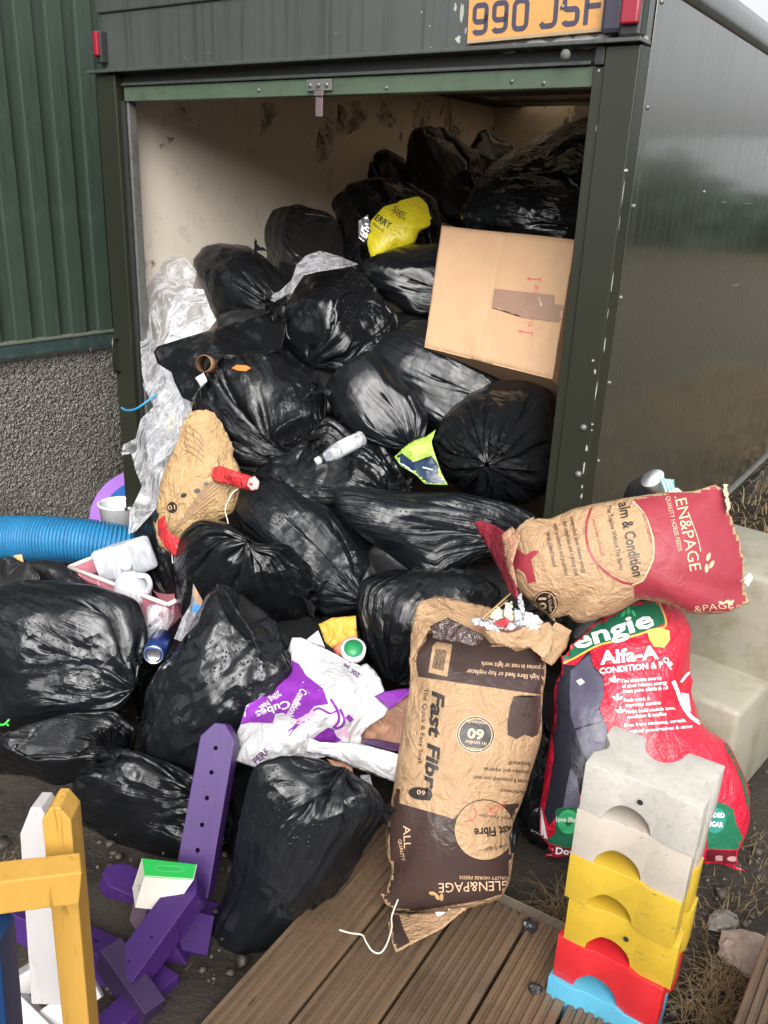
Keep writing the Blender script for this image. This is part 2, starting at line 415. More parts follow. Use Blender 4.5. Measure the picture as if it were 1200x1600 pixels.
for k in range(40):
    y0 = -2.1 + k * .142
    for nm, yy, wd, dx in (('board', y0, .078, .024), ('board', y0 + .071, .074, .0)):
        key = (wd, dx)
        if key not in _mb:
            bm = bmesh.new(); box_bm(bm, -.018, dx, 0, wd, .888, 3.1, .003)
            me = bpy.data.meshes.new('board'); bm.to_mesh(me); bm.free(); me.materials.append(M_clad); _mb[key] = me
        o = mobj(nm, _mb[key], shed); o.location = (0, yy + rng.uniform(-.003, .003), 0); o.rotation_euler = (0, 0, rng.uniform(-.012, .012))
o = tube('straw', [P3(*q) for q in ((107, 520, 3.98), (118, 524, 3.95), (132, 526, 3.96), (139, 535, 3.97), (143, 553, 4.0))], .0018, m_plain('dry_straw', (.45, .4, .28), .7), None, 5)
tag(o, 'thin pale straw caught on the ledge of the green shed', 'straw')

# ================================================================== trailer
tr = thing('box_trailer', 'dark green box trailer with its back open, overfilled with rubbish bags', 'trailer', C0, -YAW)
ZB, ZO, ZD, ZS, ZT = .28, 1.825, 1.915, 2.045, 2.11
LEN = 3.25
box('left_post', (-2.03, -1.925, -.03, .04, ZB, ZD - .002), M_trailer, tr, .004)
box('door_channel', (-1.924, -1.906, -.012, .03, ZB, ZO), M_dark, tr, .002)
box('door_seal', (-1.905, -1.893, .0, .035, ZB, ZO), M_edge, tr, .002)
box('right_post', (-.090, 0, -.03, .04, ZB, ZD - .002), M_trailer, tr, .004)
box('post_flange', (-.119, -.091, -.022, .03, ZB, 1.868), M_trailer, tr, .002)
box('post_flange', (-.115, -.091, -.030, .03, 1.871, ZD - .002), M_dark, tr, .002)
box('header_rail', (-1.905, -.1195, -.008, .04, ZO, 1.872), M_rail_green, tr, .002)
box('header_channel', (-1.924, -.1195, .006, .04, 1.874, ZD - .002), M_dark, tr, .001)
bm = bmesh.new(); box_bm(bm, -1.905, -.13, -.018, .004, 1.874, 1.884, .002); bm_obj('channel_lip', bm, M_trailer_f, tr)
box('drip_rail', (-2.055, .004, -.052, .02, ZD, ZD + .010), M_trailer_f, tr, .002)
box('upper_panel', (-2.03, -.001, .0, .03, ZD + .011, ZT), M_trailer_f, tr, .002)
box('top_panel', (-2.03, .0, -.008, .03, ZT + .001, 2.46), M_trailer_f, tr, .004)
box('side_panel', (-.014, 0, .041, LEN, ZB, ZS), M_side, tr, .001)
box('side_panel', (-2.03, -2.012, .041, LEN, ZB, ZS), M_trailer, tr, .001)
bm = bmesh.new()      # rounded roof edge along the side
prof = [(-.0, ZS + .001), (.006, ZS + .003), (.008, ZS + .03), (.004, ZS + .06), (-.02, ZS + .10), (-.07, ZS + .13), (-.2, ZS + .15)]
rows = [[bm.verts.new((a, v, z)) for a, z in prof] for v in np.linspace(.031, LEN, 12)]
for a, b in zip(rows, rows[1:]):
    for j in range(len(prof) - 1): bm.faces.new((a[j], b[j], b[j + 1], a[j + 1]))
bm_obj('roof_edge', bm, M_trailer_f, tr, smooth=True)
box('bottom_rail', (-.02, .012, .0, LEN, ZB - .055, ZB - .001), M_trailer, tr, .003)
box('rail_seal', (-.0, .014, .04, LEN, ZB, ZB + .006), M_edge, tr, .0)
box('front_sill', (-2.03, -.0, -.03, .05, ZB - .10, ZB - .002), M_trailer, tr, .003)
box('underframe', (-1.9, -.12, .1, LEN, .05, ZB - .06), M_dark, tr, 0)
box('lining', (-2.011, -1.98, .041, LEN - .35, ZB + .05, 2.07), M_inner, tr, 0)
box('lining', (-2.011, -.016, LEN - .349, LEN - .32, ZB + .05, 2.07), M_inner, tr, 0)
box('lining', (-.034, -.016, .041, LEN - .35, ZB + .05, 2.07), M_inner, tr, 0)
box('load_floor', (-2.011, -.015, .041, LEN - .35, ZB, ZB + .048), M_ceil, tr, 0)
box('end_panel', (-2.03, -.0, LEN - .318, LEN - .30, ZB, 2.2), M_trailer, tr, 0)
# roof: two opaque sheets with a translucent strip between, bearers below
RL0, RL1 = .55, 1.75
box('roof', (-2.03, -.19, .031, .22, 2.165, 2.18), M_ceil, tr, 0)
box('roof', (-2.03, -1.75, .221, LEN, 2.165, 2.18), M_ceil, tr, 0)
bm = bmesh.new(); box_bm(bm, -1.749, -.19, .221, LEN - .3, 2.170, 2.173); bm_obj('rooflight', bm, M_rooflight, tr)
box('ceiling_board', (-2.011, -1.78, .05, LEN - .35, 2.072, 2.09), M_ceil, tr, 0)
for v0, dv in ((.30, .3), (.66, .16), (.95, .14), (1.22, .15), (1.5, .1), (1.78, .2), (2.2, .2), (2.6, .15)):
    box('bearer', (-1.779, -.016, v0, v0 + dv, 2.074, 2.12), M_ceil, tr, .003)
for v0 in (.86, 1.14, 1.42):
    box('ceiling_slat', (-1.779, -.016, v0, v0 + .05, 2.128, 2.14), M_slat, tr, .002)
# black mould on the lining, as thin irregular films
def _mould():
    N = NT('black_mould'); ob = N.coord('Object'); t_ = N.n('ShaderNodeBsdfTransparent'); mx = N.n('ShaderNodeMixShader')
    f = N.ramp(N.noise(ob, 16, 7, .75, .6), [(.43, 0), (.62, .6)]); N.put(base=(.045, .036, .028), rough=.7)
    N.t.links.new(f, mx.inputs[0]); N.t.links.new(t_.outputs[0], mx.inputs[1]); N.t.links.new(N.b.outputs[0], mx.inputs[2]); N.t.links.new(mx.outputs[0], N.out.inputs[0]); return N.m
M_mould = _mould()
def mould(poly, u0=-1.979):
    r = np.random.default_rng(len(poly) * 7 + int(poly[0][0])); P_ = []
    for (x, y), (x2, y2) in zip(poly, poly[1:] + poly[:1]):
        for t in (0, .33, .66): P_.append((x + (x2 - x) * t + r.normal() * 2, y + (y2 - y) * t + r.normal() * 2))
    bm = bmesh.new(); vs = [bm.verts.new(tuple(loc_uv(onU(a, b, u0)))) for a, b in P_]; bm.faces.new(vs); bmesh.ops.triangulate(bm, faces=bm.faces[:]); bm_obj('mould_stain', bm, M_mould, tr)
mould([(408, 158), (432, 160), (434, 178), (424, 190), (418, 206), (404, 206), (410, 186), (412, 170)])
mould([(503, 190), (520, 188), (528, 200), (522, 225), (510, 250), (500, 256), (492, 240), (498, 215)])
mould([(528, 165), (560, 156), (572, 176), (572, 196), (552, 206), (536, 216), (528, 200), (532, 185)])
mould([(588, 178), (600, 155), (610, 160), (612, 182), (620, 190), (606, 200), (592, 196)])
mould([(644, 160), (664, 156), (668, 180), (664, 202), (648, 204)]); mould([(225, 400), (240, 408), (242, 425), (232, 440), (224, 425)]); mould([(255, 212), (272, 216), (262, 228), (250, 232)])
# rivets and bolts
def rivet(px, py, plane='side', r=.006, nm='rivet', mat=M_edge):
    if plane == 'side': p = loc_uv(onU(px, py, 0)); M = basis((0.0, p[1], p[2]), (0, 1, 0), (0, 0, 1), (1, 0, 0))
    else: p = loc_uv(onV(px, py, plane)); M = basis((p[0], plane, p[2]), (1, 0, 0), (0, 0, 1), (0, -1, 0))
    bm = bmesh.new(); lathe_bm(bm, [(r, 0), (r, r * .3), (r * .7, r * .75), (.0008, r * .9)], 12, M, cap1=True)
    bm_obj(nm, bm, mat, tr, smooth=True)
for q in ((1012, 168), (990, 322), (970, 465), (952, 598), (935, 720), (1034, 3), (1100, 300), (1180, 760)): rivet(*q)
for k in range(9):
    p = .25 + k * .33; bm = bmesh.new(); lathe_bm(bm, [(.006, 0), (.005, .004), (.001, .005)], 10, basis((.012, p, ZB - .028), (0, 1, 0), (0, 0, 1), (1, 0, 0)), cap1=True); bm_obj('rivet', bm, M_dark, tr, smooth=True)
for q in ((912, 668), (904, 741)): rivet(*q, plane=-.03, r=.010, nm='bolt')
for q in ((850, 130), (604, 137), (405, 141), (800, 127)): rivet(*q, plane=-.008, r=.006, nm='screw')
rivet(884, 86, plane=-.052, r=.013, nm='bung', mat=m_plain('pale_rubber', (.10, .10, .09), .8))
# hasp hanging from the header
p = loc_uv(onV(500, 134, -.012))
box('hasp_plate', (p[0] - .048, p[0] + .048, -.018, -.009, 1.836, 1.868), M_edge, tr, .002)
for d in (-.032, 0, .032): bm = bmesh.new(); lathe_bm(bm, [(.007, 0), (.006, .005), (.001, .006)], 10, basis((p[0] + d, -.018, 1.852), (1, 0, 0), (0, 0, 1), (0, -1, 0)), cap1=True); bm_obj('screw', bm, M_edge, tr, smooth=True)
bm = bmesh.new(); box_bm(bm, p[0] - .018, p[0] + .018, -.020, -.012, 1.822, 1.836, .002); box_bm(bm, p[0] - .016, p[0] + .012, -.014, -.010, 1.765, 1.8225, .002)
bm_obj('hasp_staple', bm, m_plain('dull_pinkish_steel', (.22, .17, .17), .35, metal=.6), tr)
tube('handle', [BXW(-2.005, -.03, .96), BXW(-2.005, -.055, .97), BXW(-2.005, -.058, .93), BXW(-2.005, -.055, .84), BXW(-2.005, -.032, .83)], .006, M_trailer, tr, 8)
# rough weld line and chipped paint on the right post: small raised flakes
def flakes(pts, plane, mat, nm, s=.008, seed=0, n=1, axis='front'):
    r = np.random.default_rng(seed); bm = bmesh.new()
    for (x, y, sx, sy) in pts:
        p = loc_uv(onV(x, y, plane)) if axis == 'front' else loc_uv(onU(x, y, plane))
        k = 9; rr = [r.uniform(.55, 1.1) for _ in range(k)]
        vs = []
        for i in range(k):
            a = i * 2 * math.pi / k; da, dz = math.cos(a) * sx * rr[i], math.sin(a) * sy * rr[i]
            vs.append(bm.verts.new((p[0] + da, plane - .0012, p[2] + dz) if axis == 'front' else (plane + .0012, p[1] + da, p[2] + dz)))
        bm.faces.new(vs[::-1] if axis == 'front' else vs)
    o = bm_obj(nm, bm, mat, tr); o['kind'] = 'stuff'
M_chip = m_plain('bare_undercoat', (.33, .33, .30), .6, dirt=.3)
flakes([(936, 110, .004, .004), (933, 200, .003, .01), (929, 265, .002, .006), (924, 305, .003, .012), (918, 350, .003, .005), (913, 400, .003, .02)], -.022, M_chip, 'paint_chip', seed=3)
flakes([(978, 266, .006, .004), (974, 300, .0009, .035), (968, 350, .0008, .02), (957, 440, .0010, .035), (950, 490, .0008, .02), (945, 540, .002, .02), (930, 580, .003, .008), (932, 610, .002, .03), (927, 563, .004, .004),
        (926, 663, .004, .004), (925, 672, .003, .003), (917, 700, .004, .012), (913, 730, .003, .022), (910, 760, .003, .006), (909, 775, .003, .01), (905, 800, .002, .02)], -.03, M_chip, 'paint_chip', seed=4)
flakes([(1130, 316, .05, .0015), (1170, 318, .07, .001), (1150, 445, .08, .0015), (1083, 524, .002, .01)], 0, m_plain('scratch', (.25, .26, .2), .5), 'scratch', seed=5, axis='side')
flakes([(745, 78, .02, .008), (770, 77, .03, .010), (800, 76, .04, .014), (840, 70, .05, .016), (880, 68, .05, .018), (915, 64, .045, .020), (940, 62, .03, .018), (1000, 50, .015, .016), (1006, 62, .012, .012), (722, 20, .006, .03), (716, 62, .010, .01), (728, 48, .004, .01), (712, 12, .006, .012)], 0.0, M_chip, 'flaked_paint', seed=6)
r_ = np.random.default_rng(12)
flakes([(x, 100 - .075 * (x - 200) + r_.uniform(-14, 12) if x < 700 else 60, r_.uniform(.001, .004), r_.uniform(.001, .003)) for x in r_.uniform(200, 700, 5)] +
       [(x, 38 + r_.uniform(-30, 20), r_.uniform(.001, .003), r_.uniform(.001, .004)) for x in r_.uniform(170, 700, 3)], -.0085, M_chip, 'water_splash', seed=7)

# number plate
def ribbon(bm, pts, wd, M, z=0.0):
    pts = [np.asarray(p, float) for p in pts]; n = len(pts); closed = np.allclose(pts[0], pts[-1]); L = []
    for i in range(n):
        a = pts[(i - 1) % n if not closed else (i - 1) % (n - 1)] if (i > 0 or closed) else pts[0]
        b = pts[i + 1] if i < n - 1 else (pts[1] if closed else pts[-1])
        t1 = pts[i] - a; t2 = b - pts[i]
        t1 = t1 / (np.linalg.norm(t1) or 1); t2 = t2 / (np.linalg.norm(t2) or 1); t = t1 + t2
        if np.linalg.norm(t) < 1e-6: t = t2 if np.linalg.norm(t2) else t1
        t = t / np.linalg.norm(t); nn = np.array([-t[1], t[0]]); c = max(.6, abs(t @ (t2 if np.linalg.norm(t2) else t1)))
        L.append((pts[i] + nn * wd / 2 / c, pts[i] - nn * wd / 2 / c))
    vs = [(bm.verts.new(M @ Vector((a[0], a[1], z))), bm.verts.new(M @ Vector((b[0], b[1], z)))) for a, b in L]
    for a, b in zip(vs, vs[1:]): bm.faces.new((a[0], a[1], b[1], b[0]))
def arc(cx, cy, rx, ry, a0, a1, n=9): return [(cx + rx * math.cos(rad(a)), cy + ry * math.sin(rad(a))) for a in np.linspace(a0, a1, n)]
W_, H_, S_ = 50, 79, 13
x0, x1, y0, y1 = S_ / 2, W_ - S_ / 2, S_ / 2, H_ - S_ / 2
rr_ = 13
GL = {
 '0': [arc(x1 - rr_, y1 - rr_, rr_, rr_, 0, 90) + arc(x0 + rr_, y1 - rr_, rr_, rr_, 90, 180) + arc(x0 + rr_, y0 + rr_, rr_, rr_, 180, 270) + arc(x1 - rr_, y0 + rr_, rr_, rr_, 270, 360) + [(x1, y1 - rr_)]],
 '9': [arc(x1 - 11, y1 - 11, 11, 11, 0, 90) + arc(x0 + 11, y1 - 11, 11, 11, 90, 180) + arc(x0 + 11, 44, 11, 11, 180, 270) + arc(x1 - 9, 42, 9, 9, 270, 360) + [(x1, y1 - 11)],
       [(x1, 50), (x1, y0 + rr_)] + arc(x1 - rr_, y0 + rr_, rr_, rr_, 0, -90) + arc(x0 + 11, y0 + 11, 11, 11, 270, 200)],
 'J': [[(x1, H_), (x1, y0 + rr_)] + arc(x1 - rr_, y0 + rr_, rr_, rr_, 0, -90) + [(x0 + 3, y0)] + [(x0 - 3, y0 + 9)]],
 'S': [arc(x1 - 11, y1 - 11, 11, 11, 20, 90) + arc(x0 + 11, y1 - 11, 11, 11, 90, 180) + arc(x0 + 10, 49, 10, 9, 180, 270) + arc(x1 - 10, 30, 10, 10, 90, 0) + arc(x1 - 11, y0 + 11, 11, 11, 0, -90) + arc(x0 + 11, y0 + 11, 11, 11, 270, 200)],
 'F': [[(x0, 0), (x0, y1), (W_, y1)], [(x0, 42), (W_ - 6, 42)]]}
pc = loc_uv(onV(835, 30, -.012)); PW, PH = .405, .111
tilt = rad(1.2); Mp = Matrix.Translation(Vector((pc[0], -.0125, pc[2] + .011))) @ Matrix.Rotation(-tilt, 4, 'Y') @ Matrix.Rotation(rad(90), 4, 'X') @ Matrix.Scale(.965, 4)
M_plate = m_plain('faded_yellow_plate', (.50, .25, .07), .4, var=.18, vscale=12, dirt=.35, dirtcol=(.30, .2, .1), coat=.3)
bm = bmesh.new(); box_bm(bm, -PW / 2, PW / 2, -PH / 2, PH / 2, -.006, .0, .0015, Mp); plate = bm_obj('number_plate', bm, M_plate, tr)
M_char = m_plain('plate_dark_grey_letters', (.045, .042, .07), .4, var=.2)
xx = -(6 * 50 + 4 * 11 + 33) / 2
for i, ch in enumerate('990JSF'):
    bm = bmesh.new()
    for st in GL[ch]: ribbon(bm, [((xx + a) / 1000, (b - 37) / 1000) for a, b in st], .013, Mp, .0007)
    bm_obj('plate_character', bm, M_char, plate)
    xx += 50 + 11 + (22 if i == 2 else 0)
bm = bmesh.new(); box_bm(bm, -PW / 2 + .001, PW / 2 - .001, -PH / 2 + .001, -PH / 2 + .009, .0003, .001, 0, Mp); bm_obj('plate_strip', bm, m_plain('plate_grey_strip', (.30, .22, .13), .5), plate)
for sx in (.078,): bm = bmesh.new(); lathe_bm(bm, [(.006, .0008), (.005, .004), (.001, .005)], 10, Mp @ Matrix.Translation((sx, .010, 0)), cap1=True); bm_obj('plate_screw', bm, M_edge, plate, smooth=True)
# lamps
M_red = NT('red_lens').put(base=(.24, .008, .025), rough=.25, coat=.4)
p = loc_uv(onV(963, 15, -.02)); box('lamp_bracket', (p[0] - .028, p[0] + .028, -.045, -.009, p[2] - .055, p[2] + .09), m_plain('black_rubber', (.03, .03, .045), .5), tr, .012)
p = loc_uv(onV(994, 8, -.03)); bm = bmesh.new(); box_bm(bm, p[0] - .030, p[0] + .026, -.050, -.009, p[2] - .070, p[2] + .12, .008); lb = bm_obj('tail_lamp', bm, M_dark, tr)
box('red_lens', (p[0] - .023, p[0] + .021, -.066, -.046, p[2] - .044, p[2] + .115), M_red, lb, .005)
p = loc_uv(onV(157, 72, -.02)); bm = bmesh.new(); box_bm(bm, p[0] - .02, p[0] + .014, -.03, .0, p[2] - .055, p[2] + .05, .005); lb = bm_obj('marker_lamp', bm, M_dark, tr)
box('red_lens', (p[0] - .014, p[0] + .009, -.043, -.027, p[2] - .033, p[2] + .045), M_red, lb, .004)
print('setting', round(time.time() - T0, 1))

# ================================================================== how the plastic and paper sacks get their folds:
# a tube of inextensible sheet (grid ns x nt) is filled, gathered or seamed at its ends and left to crease
def relax_pass(X, a, l, kb):
    def st(A, B, rest, k):
        d = B - A; L = np.sqrt(np.einsum('...i,...i', d, d)) + 1e-9
        e = (L - rest) / L; e = np.where(e < 0, e * .8, e); c = (k * .5 * e)[..., None] * d
        A += c; B -= c
    ac = a[:, None]
    st(X[:, 0::2], X[:, 1::2], ac, 1.)
    X = np.roll(X, -1, 1); st(X[:, 0::2], X[:, 1::2], ac, 1.); X = np.roll(X, 1, 1)
    st(X[0::2], X[1::2], l, 1.); st(X[1:-1:2], X[2::2], l, 1.)
    for sh in (1, -1):
        Y = np.roll(X[1::2], sh, 1); r = np.sqrt(a[0::2] ** 2 + l * l)[:, None]
        st(X[0::2], Y, r, .5); X[1::2] = np.roll(Y, -sh, 1)
        Y = np.roll(X[1:-1:2], sh, 1); r = np.sqrt(a[2::2] ** 2 + l * l)[:, None]
        st(Y, X[2::2], r, .5); X[1:-1:2] = np.roll(Y, -sh, 1)
    n = X.shape[1]
    for q in (0, 2):
        Y = np.roll(X, -q, 1).reshape(X.shape[0], n // 4, 4, 3)
        st(Y[:, :, 0:2], Y[:, :, 2:4], (2 * a)[:, None, None], kb)
        X = np.roll(Y.reshape(X.shape), q, 1)
    m = X.shape[0] // 4 * 4; Y = X[:m].reshape(m // 4, 4, n, 3); st(Y[:, 0:2], Y[:, 2:4], 2 * l, kb)
    m2 = (X.shape[0] - 2) // 4 * 4; Y = X[2:2 + m2].reshape(m2 // 4, 4, n, 3); st(Y[:, 0:2], Y[:, 2:4], 2 * l, kb)
    return X
def grid_normals(X):
    du = np.roll(X, -1, 1) - np.roll(X, 1, 1); dv = np.gradient(X, axis=0)
    N = np.cross(du, dv); return N / (np.linalg.norm(N, axis=-1, keepdims=True) + 1e-9)
def refine(X):
    ns, n, _ = X.shape
    Y = np.empty((ns, 2 * n, 3), X.dtype); Y[:, 0::2] = X; Y[:, 1::2] = (X + np.roll(X, -1, 1)) / 2
    t = np.linspace(0, ns - 1, 2 * ns); i = np.minimum(t.astype(int), ns - 2); f = (t - i)[:, None, None].astype(X.dtype)
    return Y[i] * (1 - f) + Y[i + 1] * f
def sack(seed, ends=('knot', 'knot'), Rr=1.12, Lr=1.12, lump=.2, nl=20, press=.25, grav=(0, 0, -.3), ns=48, nt=80, steps=(150, 100),
         ax=(1, 1, 1.15), kb=.12, passes=4, flatw=1.0, nr=1.35, planes=0, core=.62, sz=(.28, .5), kr=.05, kink=0.0):
    r = np.random.default_rng(seed); f4 = np.float32; ax = np.array(ax); P = []; R = []
    for k in range(nl):
        d = r.normal(size=3); d /= np.linalg.norm(d); q = r.uniform(*sz); P.append(d * ax * (1 - q) * r.uniform(.8, 1.0 + lump)); R.append(q)
    P.append(np.zeros(3)); R.append(core); P = np.array(P, f4); R = np.array(R, f4)
    PL = []
    for k in range(planes):
        d = r.normal(size=3); d[2] *= .5; d /= np.linalg.norm(d); PL.append((d.astype(f4), f4(r.uniform(.74, .92) * np.linalg.norm(d * ax))))
    zt = ax[2]; t = np.linspace(0, 1, ns); prof = np.sin(np.pi * t) ** .8; z = -np.cos(np.pi * t) * zt * 1.08
    th = np.arange(nt) * 2 * np.pi / nt; C = np.cos(th); S = np.sin(th)
    X = np.empty((ns, nt, 3)); rr = 1.12 * prof
    X[..., 0] = rr[:, None] * C * ax[0]; X[..., 1] = rr[:, None] * S * ax[1]; X[..., 2] = z[:, None]
    pin = []
    for e, row in ((ends[0], 0), (ends[1], -1)):
        sg = -1 if row == 0 else 1; pin.append(row)
        if e == 'knot': X[row, :, 0] = kr * C; X[row, :, 1] = kr * S; X[row, :, 2] = sg * zt * 1.12
        else:
            xs = np.where(th < np.pi, 1 - 2 * th / np.pi, -3 + 2 * th / np.pi)
            X[row, :, 0] = xs * flatw; X[row, :, 1] = .012 * np.sign(np.round(S, 6)) + kink * .1 * np.sin(xs * 5 + seed + row); X[row, :, 2] = sg * zt * nr
    X += r.normal(size=X.shape) * .012; X = X.astype(f4)
    circ = 2 * np.pi * Rr * np.sqrt((ax[0] ** 2 + ax[1] ** 2) / 2)
    Lt = (np.pi * .5 * (1 + zt)) * Lr if ends[0] == 'knot' else 2 * zt * nr * Lr
    for lev, nst in enumerate(steps):
        if lev: X = refine(X)
        ns_, nt_ = X.shape[:2]; a = np.full(ns_, circ / nt_, f4); l = f4(Lt / (ns_ - 1)); V = np.zeros_like(X)
        P0 = {k: X[k].copy() for k in pin}; g = np.array(grav, f4) * .0025
        for it in range(nst):
            N = grid_normals(X)
            if it % 40 == 0 and it < nst * .7: V += r.normal(size=X.shape).astype(f4) * .06 * a[0]
            V = V * .9 + g + N * f4(press * .006); Xo = X.copy(); X = X + V
            for p in range(passes):
                X = relax_pass(X, a, l, kb)
                for k in P0: X[k] = P0[k]
            for c, q in zip(P, R):
                d = X - c; s = np.einsum('...i,...i', d, d); m = s < q * q
                if m.any(): dm = d[m]; X[m] = c + dm * (q / np.sqrt(s[m]))[:, None]
            for d, c in PL:
                e = X @ d - c; m = e > 0
                if m.any(): X[m] -= e[m][:, None] * d
            for k in P0: X[k] = P0[k]
            V = X - Xo; sp = np.linalg.norm(V, axis=-1, keepdims=True); V *= np.minimum(1, .03 / (sp + 1e-9))
    return X
VAR = {
 'taut': sack(3, Rr=1.2, press=.3, lump=.1),
 'flat': sack(11, Rr=1.22, press=.18, lump=.05, planes=6),
 'lumpy': sack(21, Rr=1.16, Lr=1.15, press=.10, lump=.16, nl=14, sz=(.35, .6), planes=3),
 'long': sack(31, Rr=1.15, press=.22, lump=.12, ax=(.9, .9, 1.45), planes=3),
 'slack': sack(41, Rr=1.32, Lr=1.3, press=.06, lump=.1, nl=12, sz=(.4, .62), planes=4),
 'soft': sack(51, Rr=1.14, Lr=1.08, press=.3, lump=.05, planes=4, ax=(1, .85, 1.25)),
 'feed': sack(4, ends=('seam', 'seam'), press=.22, ax=(.8, .5, 1.1), Rr=1.10, flatw=1.12, nr=1.3, grav=(0, -.02, -.1), Lr=1.02, nl=10, kink=.4, kb=.3),
 'feedb': sack(9, ends=('seam', 'seam'), press=.2, ax=(.8, .5, 1.1), Rr=1.1, flatw=1.12, nr=1.3, grav=(0, -.02, -.1), Lr=1.03, nl=12, lump=.2, kink=.4, kb=.3),
}
print('sacks', round(time.time() - T0, 1))

def tri_wave(x): return 2 * np.abs(x - np.floor(x + .5)) * 2 - 1
def crumple(x, y, seed, scale=1.0, n=9):
    """creased facets: folded plane waves that come and go; x, y in metres"""
    r = np.random.default_rng(seed); out = np.zeros_like(x)
    wx = x + .25 / scale * .1 * np.sin(y * 9 * scale + r.uniform(0, 6)); wy = y + .025 / scale * np.sin(x * 11 * scale + r.uniform(0, 6))
    for k in range(n + 9):
        a = r.uniform(0, math.pi); f = (r.uniform(2.5, 14) if k < n else r.uniform(14, 38)) * scale; ph = r.uniform(0, 1)
        am = .5 + .5 * np.sin((x * math.cos(a * 3.1) + y * math.sin(a * 3.1)) * f * 1.3 + r.uniform(0, 6))
        out += tri_wave((wx * math.cos(a) + wy * math.sin(a)) * f + ph) * am / f ** .9
    return out
def euler(rx, ry, rz):
    return np.array(Matrix.Rotation(rad(rz), 3, 'Z') @ Matrix.Rotation(rad(ry), 3, 'Y') @ Matrix.Rotation(rad(rx), 3, 'X'))
def grid_faces(ns, n):
    i = np.arange(ns - 1)[:, None] * n; j = np.arange(n)[None]; j2 = (j + 1) % n
    return np.stack([i + j, i + j2, i + n + j2, i + n + j], -1).reshape(-1, 4)
def add_fold(me, ns, n, k=1.0):
    th = np.arange(n) * 2 * np.pi / n; t = np.linspace(0, 1, ns)
    A = np.empty((ns, n, 3), np.float32); A[..., 0] = np.cos(th)[None] * 3 * k; A[..., 1] = np.sin(th)[None] * 3 * k; A[..., 2] = (t * 3)[:, None]
    at = me.attributes.new('fold', 'FLOAT_VECTOR', 'POINT'); at.data.foreach_set('vector', A.ravel())
def fit(var, poly, D, rot, thick=1.0, smooth=4, skew=(0, 0)):
    """turn a filled sack, press it to the outline it has in the heap, and set it at its own distance.
    Returns world points (ns, nt, 3)"""
    X = VAR[var]; ns, nt, _ = X.shape; V = X.reshape(-1, 3) @ euler(*rot).T          # x right, y up, z toward the viewer
    poly = np.array(poly, float)
    x, y = poly[:, 0], poly[:, 1]; xn, yn = np.roll(x, -1), np.roll(y, -1); cr = x * yn - xn * y; A = cr.sum() / 2
    cx = ((x + xn) * cr).sum() / 6 / A; cy = ((y + yn) * cr).sum() / 6 / A
    Q = np.stack([(x - cx) * D / F_PX, -(y - cy) * D / F_PX], 1)
    nb = 240; th = (np.arange(nb) + .5) * 2 * np.pi / nb - np.pi
    c0 = (V[:, :2].max(0) + V[:, :2].min(0)) / 2; V = V - [c0[0], c0[1], 0]
    def root(M, inv=False):
        w_, U_ = np.linalg.eigh(M); return (U_ * (w_ ** (-.5 if inv else .5))) @ U_.T
    def fan(P):        # second moments of the outline's area about its middle
        S = np.zeros((2, 2)); at = 0
        for p, q in zip(P, np.roll(P, -1, 0)):
            a2 = p[0] * q[1] - p[1] * q[0]; S += a2 * (np.outer(p, p) + np.outer(q, q) + .5 * (np.outer(p, q) + np.outer(q, p))); at += a2
        return S / at / 6 * 2
    def sil(V):
        a = np.arctan2(V[:, 1], V[:, 0]); r = np.hypot(V[:, 0], V[:, 1]); b = np.clip(((a + np.pi) / (2 * np.pi) * nb).astype(int), 0, nb - 1); rs = np.zeros(nb); np.maximum.at(rs, b, r)
        return np.maximum.reduce([np.roll(rs, k) for k in (-1, 0, 1)])
    r0 = sil(V); M_ = root(fan(Q[::-1] if 0 else Q)) @ root(fan(np.stack([r0 * np.cos(th), r0 * np.sin(th)], 1)), True)
    k0 = math.sqrt(abs(np.linalg.det(M_))); V = np.c_[V[:, :2] @ M_.T, V[:, 2] * k0]
    a = np.arctan2(V[:, 1], V[:, 0]); r = np.hypot(V[:, 0], V[:, 1])
    b = np.clip(((a + np.pi) / (2 * np.pi) * nb).astype(int), 0, nb - 1)
    rs = np.zeros(nb); np.maximum.at(rs, b, r)
    rs = np.maximum.reduce([np.roll(rs, k) for k in (-1, 0, 1)]); rt = np.zeros(nb)
    for i, t in enumerate(th):
        d = np.array([math.cos(t), math.sin(t)]); best = 0
        for p, q in zip(Q, np.roll(Q, -1, 0)):
            e = q - p; den = d[0] * e[1] - d[1] * e[0]
            if abs(den) < 1e-12: continue
            s = (p[0] * e[1] - p[1] * e[0]) / den; u = (p[0] * d[1] - p[1] * d[0]) / den
            if s > 0 and -1e-9 <= u <= 1 + 1e-9: best = max(best, s)
        rt[i] = best
    if smooth:
        k = np.hanning(2 * smooth + 3)[1:-1]; k /= k.sum(); m = len(k) // 2
        rt = np.convolve(np.r_[rt[-m:], rt, rt[:m]], k, 'valid')
    s = rt / np.maximum(rs, 1e-6); ms = s.mean()
    k = np.hanning(9)[1:-1]; k /= k.sum(); s = np.convolve(np.r_[s[-3:], s, s[:3]], k, 'valid')
    sv = np.interp(a, np.r_[th[-1] - 2 * np.pi, th, th[0] + 2 * np.pi], np.r_[s[-1], s, s[0]])
    w = np.clip(r / (np.interp(a, th, rs) * .8 + 1e-9), 0, 1); w = w * w * (3 - 2 * w)
    sv = ms * (1 - w) + sv * w
    nx, ny, nz = V[:, 0] * sv, V[:, 1] * sv, V[:, 2] * ms * thick
    nz = nz + nx * skew[0] + ny * skew[1]
    C = CAM + ray(cx, cy) * D; zd = -nrm(ray(cx, cy))
    Wd = C + nx[:, None] * RGT + ny[:, None] * UPV + nz[:, None] * zd
    return Wd.reshape(ns, nt, 3)
SURF = {}
